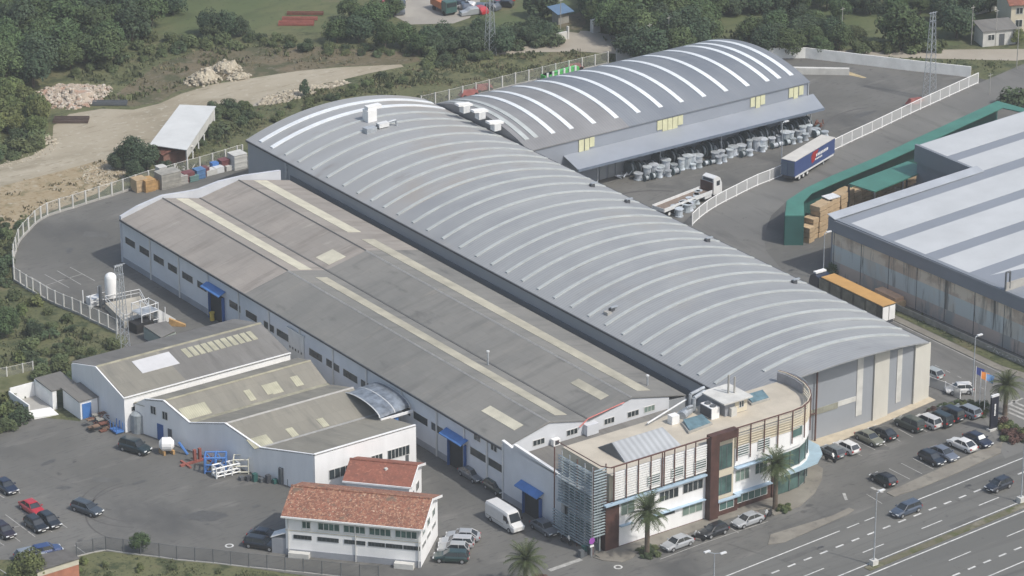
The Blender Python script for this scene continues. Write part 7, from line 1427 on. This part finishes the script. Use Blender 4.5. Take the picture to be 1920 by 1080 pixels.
cnt += fill([(1112, -20), (1330, -20), (1335, 20), (1330, 60), (1300, 76), (1220, 92), (1180, 88), (1165, 62), (1108, 30)], 3.9, ['broad', 'broad', 'dark'], 2.8, 4.2, 'tree of the big grove behind the rear barrel roof', 'grove behind the rear barrel roof', 3.0, 60, 13)
cnt += fill([(1330, 8), (1420, 2), (1560, -2), (1560, -25), (1330, -25)], 3.6, ['broad', 'dark'], 2.4, 3.4, 'tree in the line along the top edge right of the grove', 'tree line along the top edge', 2.6, 40, 14)
cnt += fill([(1400, 55), (1480, 32), (1540, 40), (1560, 62), (1590, 80), (1590, 86), (1450, 86), (1410, 78)], 3.0, ['broad', 'broad', 'dark'], 2.2, 3.2, 'tree in the thicket above the right end of the rear barrel roof', 'thicket above the rear road', 2.2, 60, 15)
cnt += fill([(1600, 74), (1690, 76), (1765, 72), (1765, 88), (1690, 88), (1600, 88)], 2.4, ['bush', 'dbush'], 1.5, 2.4, 'shrub along the rear road under the round tree', 'shrubs along the rear road', 1.2, 50, 16)
cnt += fill([(1600, 0), (1740, -10), (1880, -15), (1880, 0), (1820, 8), (1700, 6), (1640, 14)], 3.0, ['broad', 'dark'], 2.0, 3.0, 'tree on the top edge near the right corner', 'trees near the upper right corner', 2.2, 30, 17)
cnt += fill([(370, 205), (425, 190), (462, 196), (475, 215), (430, 235), (400, 255), (372, 262), (368, 235)], 2.2, ['dbush', 'bush', 'dbush'], 1.3, 2.1, 'dark shrub on the bank right of the white shed', 'dark shrubs right of the white shed', 1.0, 40, 18)
cnt += fill([(480, 215), (560, 190), (640, 165), (720, 140), (790, 128), (800, 140), (740, 158), (660, 180), (600, 196), (520, 225)], 3.3, ['bush', 'bush', 'dbush'], .7, 1.4, 'shrub on the green bank behind the barrel hall', 'shrubs on the bank behind the barrel hall', .5, 60, 19)
cnt += fill([(1742, 772), (1765, 762), (1800, 752), (1850, 762), (1850, 778), (1830, 775), (1790, 768), (1750, 784)], 1.2, ['bush', 'lbush', 'dbush'], .7, 1.1, 'shrub in the planted corner bed beside the barrel hall', 'shrubs in the corner bed', .4, 26, 20)
cnt += fill([(1876, 790), (1905, 800), (1925, 815), (1925, 828), (1890, 826), (1876, 812)], 1.2, ['bush', 'lbush', 'rbush'], .7, 1.2, 'shrub in the bed behind the totem sign', 'shrubs behind the totem sign', .4, 16, 21)
for px, py, lab in [(1750, 775, 'reddish shrub at the foot of the white concrete pier'), (1757, 768, 'second reddish shrub beside the white concrete pier')]: tpx(px, py, 'rbush', 1.1, lab); cnt += 1
cnt += fill([(1640, 108), (1700, 112), (1780, 118), (1860, 118), (1850, 128), (1760, 128), (1660, 118)], 4.5, ['bush', 'dbush'], .7, 1.2, 'small isolated shrub on the strip behind the concrete wall', 'small shrubs behind the concrete wall', .4, 14, 22)
cnt += fill([(140, 1052), (300, 1058), (520, 1080), (520, 1095), (140, 1095)], 2.6, ['bush', 'lbush'], .5, .9, 'low shrub on the grass bank at the bottom edge', 'low shrubs on the bottom bank', .3, 20, 23)
print('TREES', cnt)
# palms
def palm(px, py, h, r, lab, tr=.34):
    p = at(px, py); t = thing('palm_tree', lab, 'palm', p); rr = random.Random(int(px))
    MB().lathe(p.x, p.y, [(tr*1.25, 0), (tr, .5), (tr*.9, h*.75), (tr*1.3, h*.86), (tr*1.45, h*.95), (tr*.7, h+.2)], 12).build('trunk', M_bark, t)
    mb = MB()
    for k in range(58):
        a = 2.4*k; el = R_(82-(k/58)*112+rr.uniform(-8, 8)); L = r*rr.uniform(.85, 1.1); prev = Vector((p.x, p.y, h+.1)); d = Vector((math.cos(a)*math.cos(el), math.sin(a)*math.cos(el), math.sin(el))); side = Vector((-math.sin(a), math.cos(a), 0)); n = 7; pts = []
        for j in range(n+1): pts.append(prev.copy()); prev = prev+d*L/n; d = (d+Vector((0, 0, -.16))).normalized()
        for j in range(n):
            w_ = .34*(1-abs(j/n-.45)*1.3)+.03; w1 = .34*(1-abs((j+1)/n-.45)*1.3)*.9+.02
            for s in (1, -1):
                for q in range(2):
                    u0, u1 = q*.5, q*.5+.34; a0 = pts[j]+(pts[j+1]-pts[j])*u0; a1 = pts[j]+(pts[j+1]-pts[j])*u1; tip = (a0+a1)/2+side*s*w_*1.9+(pts[j+1]-pts[j])*.8+Vector((0, 0, -.14)); mb.poly([a0, a1, tip])
        for j in range(n): mb.tube(pts[j], pts[j+1], .03, 3)
    mb.build('fronds', M_palm, t)
    return t
palm(1213, 1042, 6.0, 3.0, 'tall palm on the pavement before the left part of the office facade'); palm(1453, 955, 6.2, 2.7, 'palm on the pavement before the right part of the office facade'); palm(986, 1106, 4.0, 2.9, 'palm at the bottom edge beside a brown hedge'); palm(1884, 778, 4.3, 2.5, 'palm near the right edge beyond the flag poles')
fill([(1196, 1030), (1232, 1026), (1236, 1042), (1200, 1048)], .7, ['bush', 'dbush'], .45, .8, 'low planting round the foot of the tall palm', 'planting at the left palm', .2, 8, 31)
fill([(1452, 945), (1482, 945), (1482, 958), (1455, 960)], .7, ['bush', 'lbush'], .4, .7, 'low planting round the foot of the right palm', 'planting at the right palm', .2, 6, 32)
fill([(945, 1092), (1024, 1078), (1030, 1092), (950, 1104)], .9, ['rbush'], .6, .9, 'brown red hedge shrub at the bottom edge behind the low palm', 'brown hedge at the bottom edge', .3, 12, 33)
p = at(970, 1092); 
# scrub and rough grass: nobody could count it
def scatter(name, lab, polys, dens, hmin, hmax, m, seed, cat='scrub', patch=.0):
    rr = random.Random(seed); v = []; f = []
    from mathutils import noise
    for poly in polys:
        ps = [at(*q) for q in poly]; x0_, x1_ = min(p.x for p in ps), max(p.x for p in ps); y0_, y1_ = min(p.y for p in ps), max(p.y for p in ps)
        for k in range(int(dens*(x1_-x0_)*(y1_-y0_))):
            x, y = rr.uniform(x0_, x1_), rr.uniform(y0_, y1_)
            if patch and noise.noise(Vector((x*.16, y*.16, seed))) < patch-.25: continue
            if not inside(x, y, ps): continue
            g = .5+noise.noise(Vector((x*.3, y*.3, seed+5)))
            h = .72*rr.uniform(hmin, hmax)*max(.35, g+.3); 
            for j in range(2):
                a = rr.uniform(0, 3.14); w_ = h*rr.uniform(.45, .9); dx, dy = math.cos(a)*w_/2, math.sin(a)*w_/2; i = len(v); lx, ly = rr.uniform(-.3, .3)*h, rr.uniform(-.3, .3)*h; ox, oy = rr.uniform(-.2, .2), rr.uniform(-.2, .2)
                v += [(x+ox-dx, y+oy-dy, h*.1), (x+ox+dx, y+oy+dy, h*.1), (x+ox+dx*.7+lx, y+oy+dy*.7+ly, h), (x+ox-dx*.7+lx, y+oy-dy*.7+ly, h*rr.uniform(.6, 1))]; f.append((i, i+1, i+2, i+3))
    me = bpy.data.meshes.new(name); me.from_pydata(v, [], f); me.materials.append(m); o = bpy.data.objects.new(name, me); COL.objects.link(o); tag(o, lab, cat); o['kind'] = 'stuff'; return o
FIELD = [(470, 210), (560, 178), (660, 155), (760, 125), (800, 118), (920, 106), (1000, 100), (1090, 99), (1150, 104), (1150, 114), (1090, 128), (970, 156), (829, 190), (780, 200), (700, 176), (620, 185), (540, 212), (470, 250), (450, 290), (400, 306), (300, 335), (370, 262), (420, 235)]
scatter('rough_grass', 'rough grass and weeds on the field between the track and the factory fence', [FIELD], 5.0, .35, .9, M_scrub, 41, 'grass', .18)
scatter('dry_weeds', 'dry straw coloured weeds over the rough field', [FIELD, [(380, 92), (560, 86), (775, 98), (790, 115), (640, 124), (470, 145), (330, 172), (250, 195), (200, 188), (240, 160), (300, 118)], [(0, 350), (110, 322), (190, 300), (240, 300), (230, 330), (130, 384), (60, 408), (0, 440)]], 1.3, .3, .75, M_straw, 42, 'weeds', .2)
scatter('undergrowth', 'dark undergrowth on the heath and around the wood', [[(380, 85), (560, 85), (700, 92), (775, 98), (690, 106), (560, 105), (470, 112), (400, 130), (330, 165), (250, 190), (190, 190), (160, 160), (120, 150), (200, 120), (300, 92)]], 1.8, .5, 1.2, M_scrub, 43, 'undergrowth', .22)
scatter('undergrowth', 'undergrowth on the slope outside the curved yard fence', [[(-40, 420), (60, 404), (20, 462), (14, 500), (22, 545), (120, 596), (225, 650), (150, 680), (60, 690), (-40, 700)], [(0, 740), (50, 745), (45, 790), (0, 800)]], 3.0, .3, .9, M_scrub, 44, 'undergrowth', .1)
scatter('rough_grass', 'rough grass on the bank at the bottom edge below the dark fence', [[(146, 1048), (232, 1042), (332, 1055), (433, 1066), (535, 1080), (535, 1110), (140, 1110)]], 5, .15, .45, M_scrub, 45, 'grass', .1)
scatter('hedge_bottom_weeds', 'weeds and low bushes under the trees at the top right', [[(1100, 70), (1240, 98), (1330, 82), (1440, 88), (1600, 90), (1765, 90), (1765, 60), (1560, 60), (1440, 50), (1330, 60)], [(600, 60), (960, 60), (940, 92), (790, 100), (600, 95)]], .8, .5, 1.3, M_scrub, 46, 'weeds', .1)
scatter('verge_weeds', 'weeds on the verge behind the concrete wall and along the warehouse', [[(1640, 107), (1900, 114), (1860, 140), (1820, 140), (1700, 128), (1600, 112)], [(1600, 540), (1700, 592), (1850, 668), (1920, 700), (1920, 690), (1750, 600), (1600, 530)]], 2.0, .2, .7, M_scrub, 47, 'weeds', .1)
# graffiti-like pale paint on the low wall beside the warehouse
a_ = FRw
t = thing('low_roadside_wall', 'low grey wall in front of the stained warehouse with faded white scrawl near its right end', 'wall', FRw.p(30, 2.6, 0))
MB().box(14, LRw, 2.3, 2.5, 0, .95, FRw).build('wall', M_gyb, t)
mb = MB(); rr = random.Random(5)
for k in range(26):
    a = 36+k*.62; mb.tube(FRw.p(a, 2.52, rr.uniform(.2, .8)), FRw.p(a+rr.uniform(.1, .6), 2.52, rr.uniform(.2, .85)), .05, 4)
mb.build('white_scrawl', M_concl, t)

# ================================================================ HAZE
hz_ = MB().box(-1600, 2600, -1000, 3100, -1.0, 206).build('haze', bpy.data.materials.new('haze')); kind(hz_, 'stuff'); tag(hz_, 'thin pale air haze filling the whole view', 'haze')
m = hz_.data.materials[0]; m.use_nodes = True; n = m.node_tree; n.nodes.clear(); o_ = n.nodes.new('ShaderNodeOutputMaterial'); vp = n.nodes.new('ShaderNodeVolumePrincipled'); n.links.new(vp.outputs[0], o_.inputs['Volume'])
vp.inputs['Color'].default_value = (.86, .88, .89, 1); vp.inputs['Density'].default_value = 0.00019; vp.inputs['Anisotropy'].default_value = .1
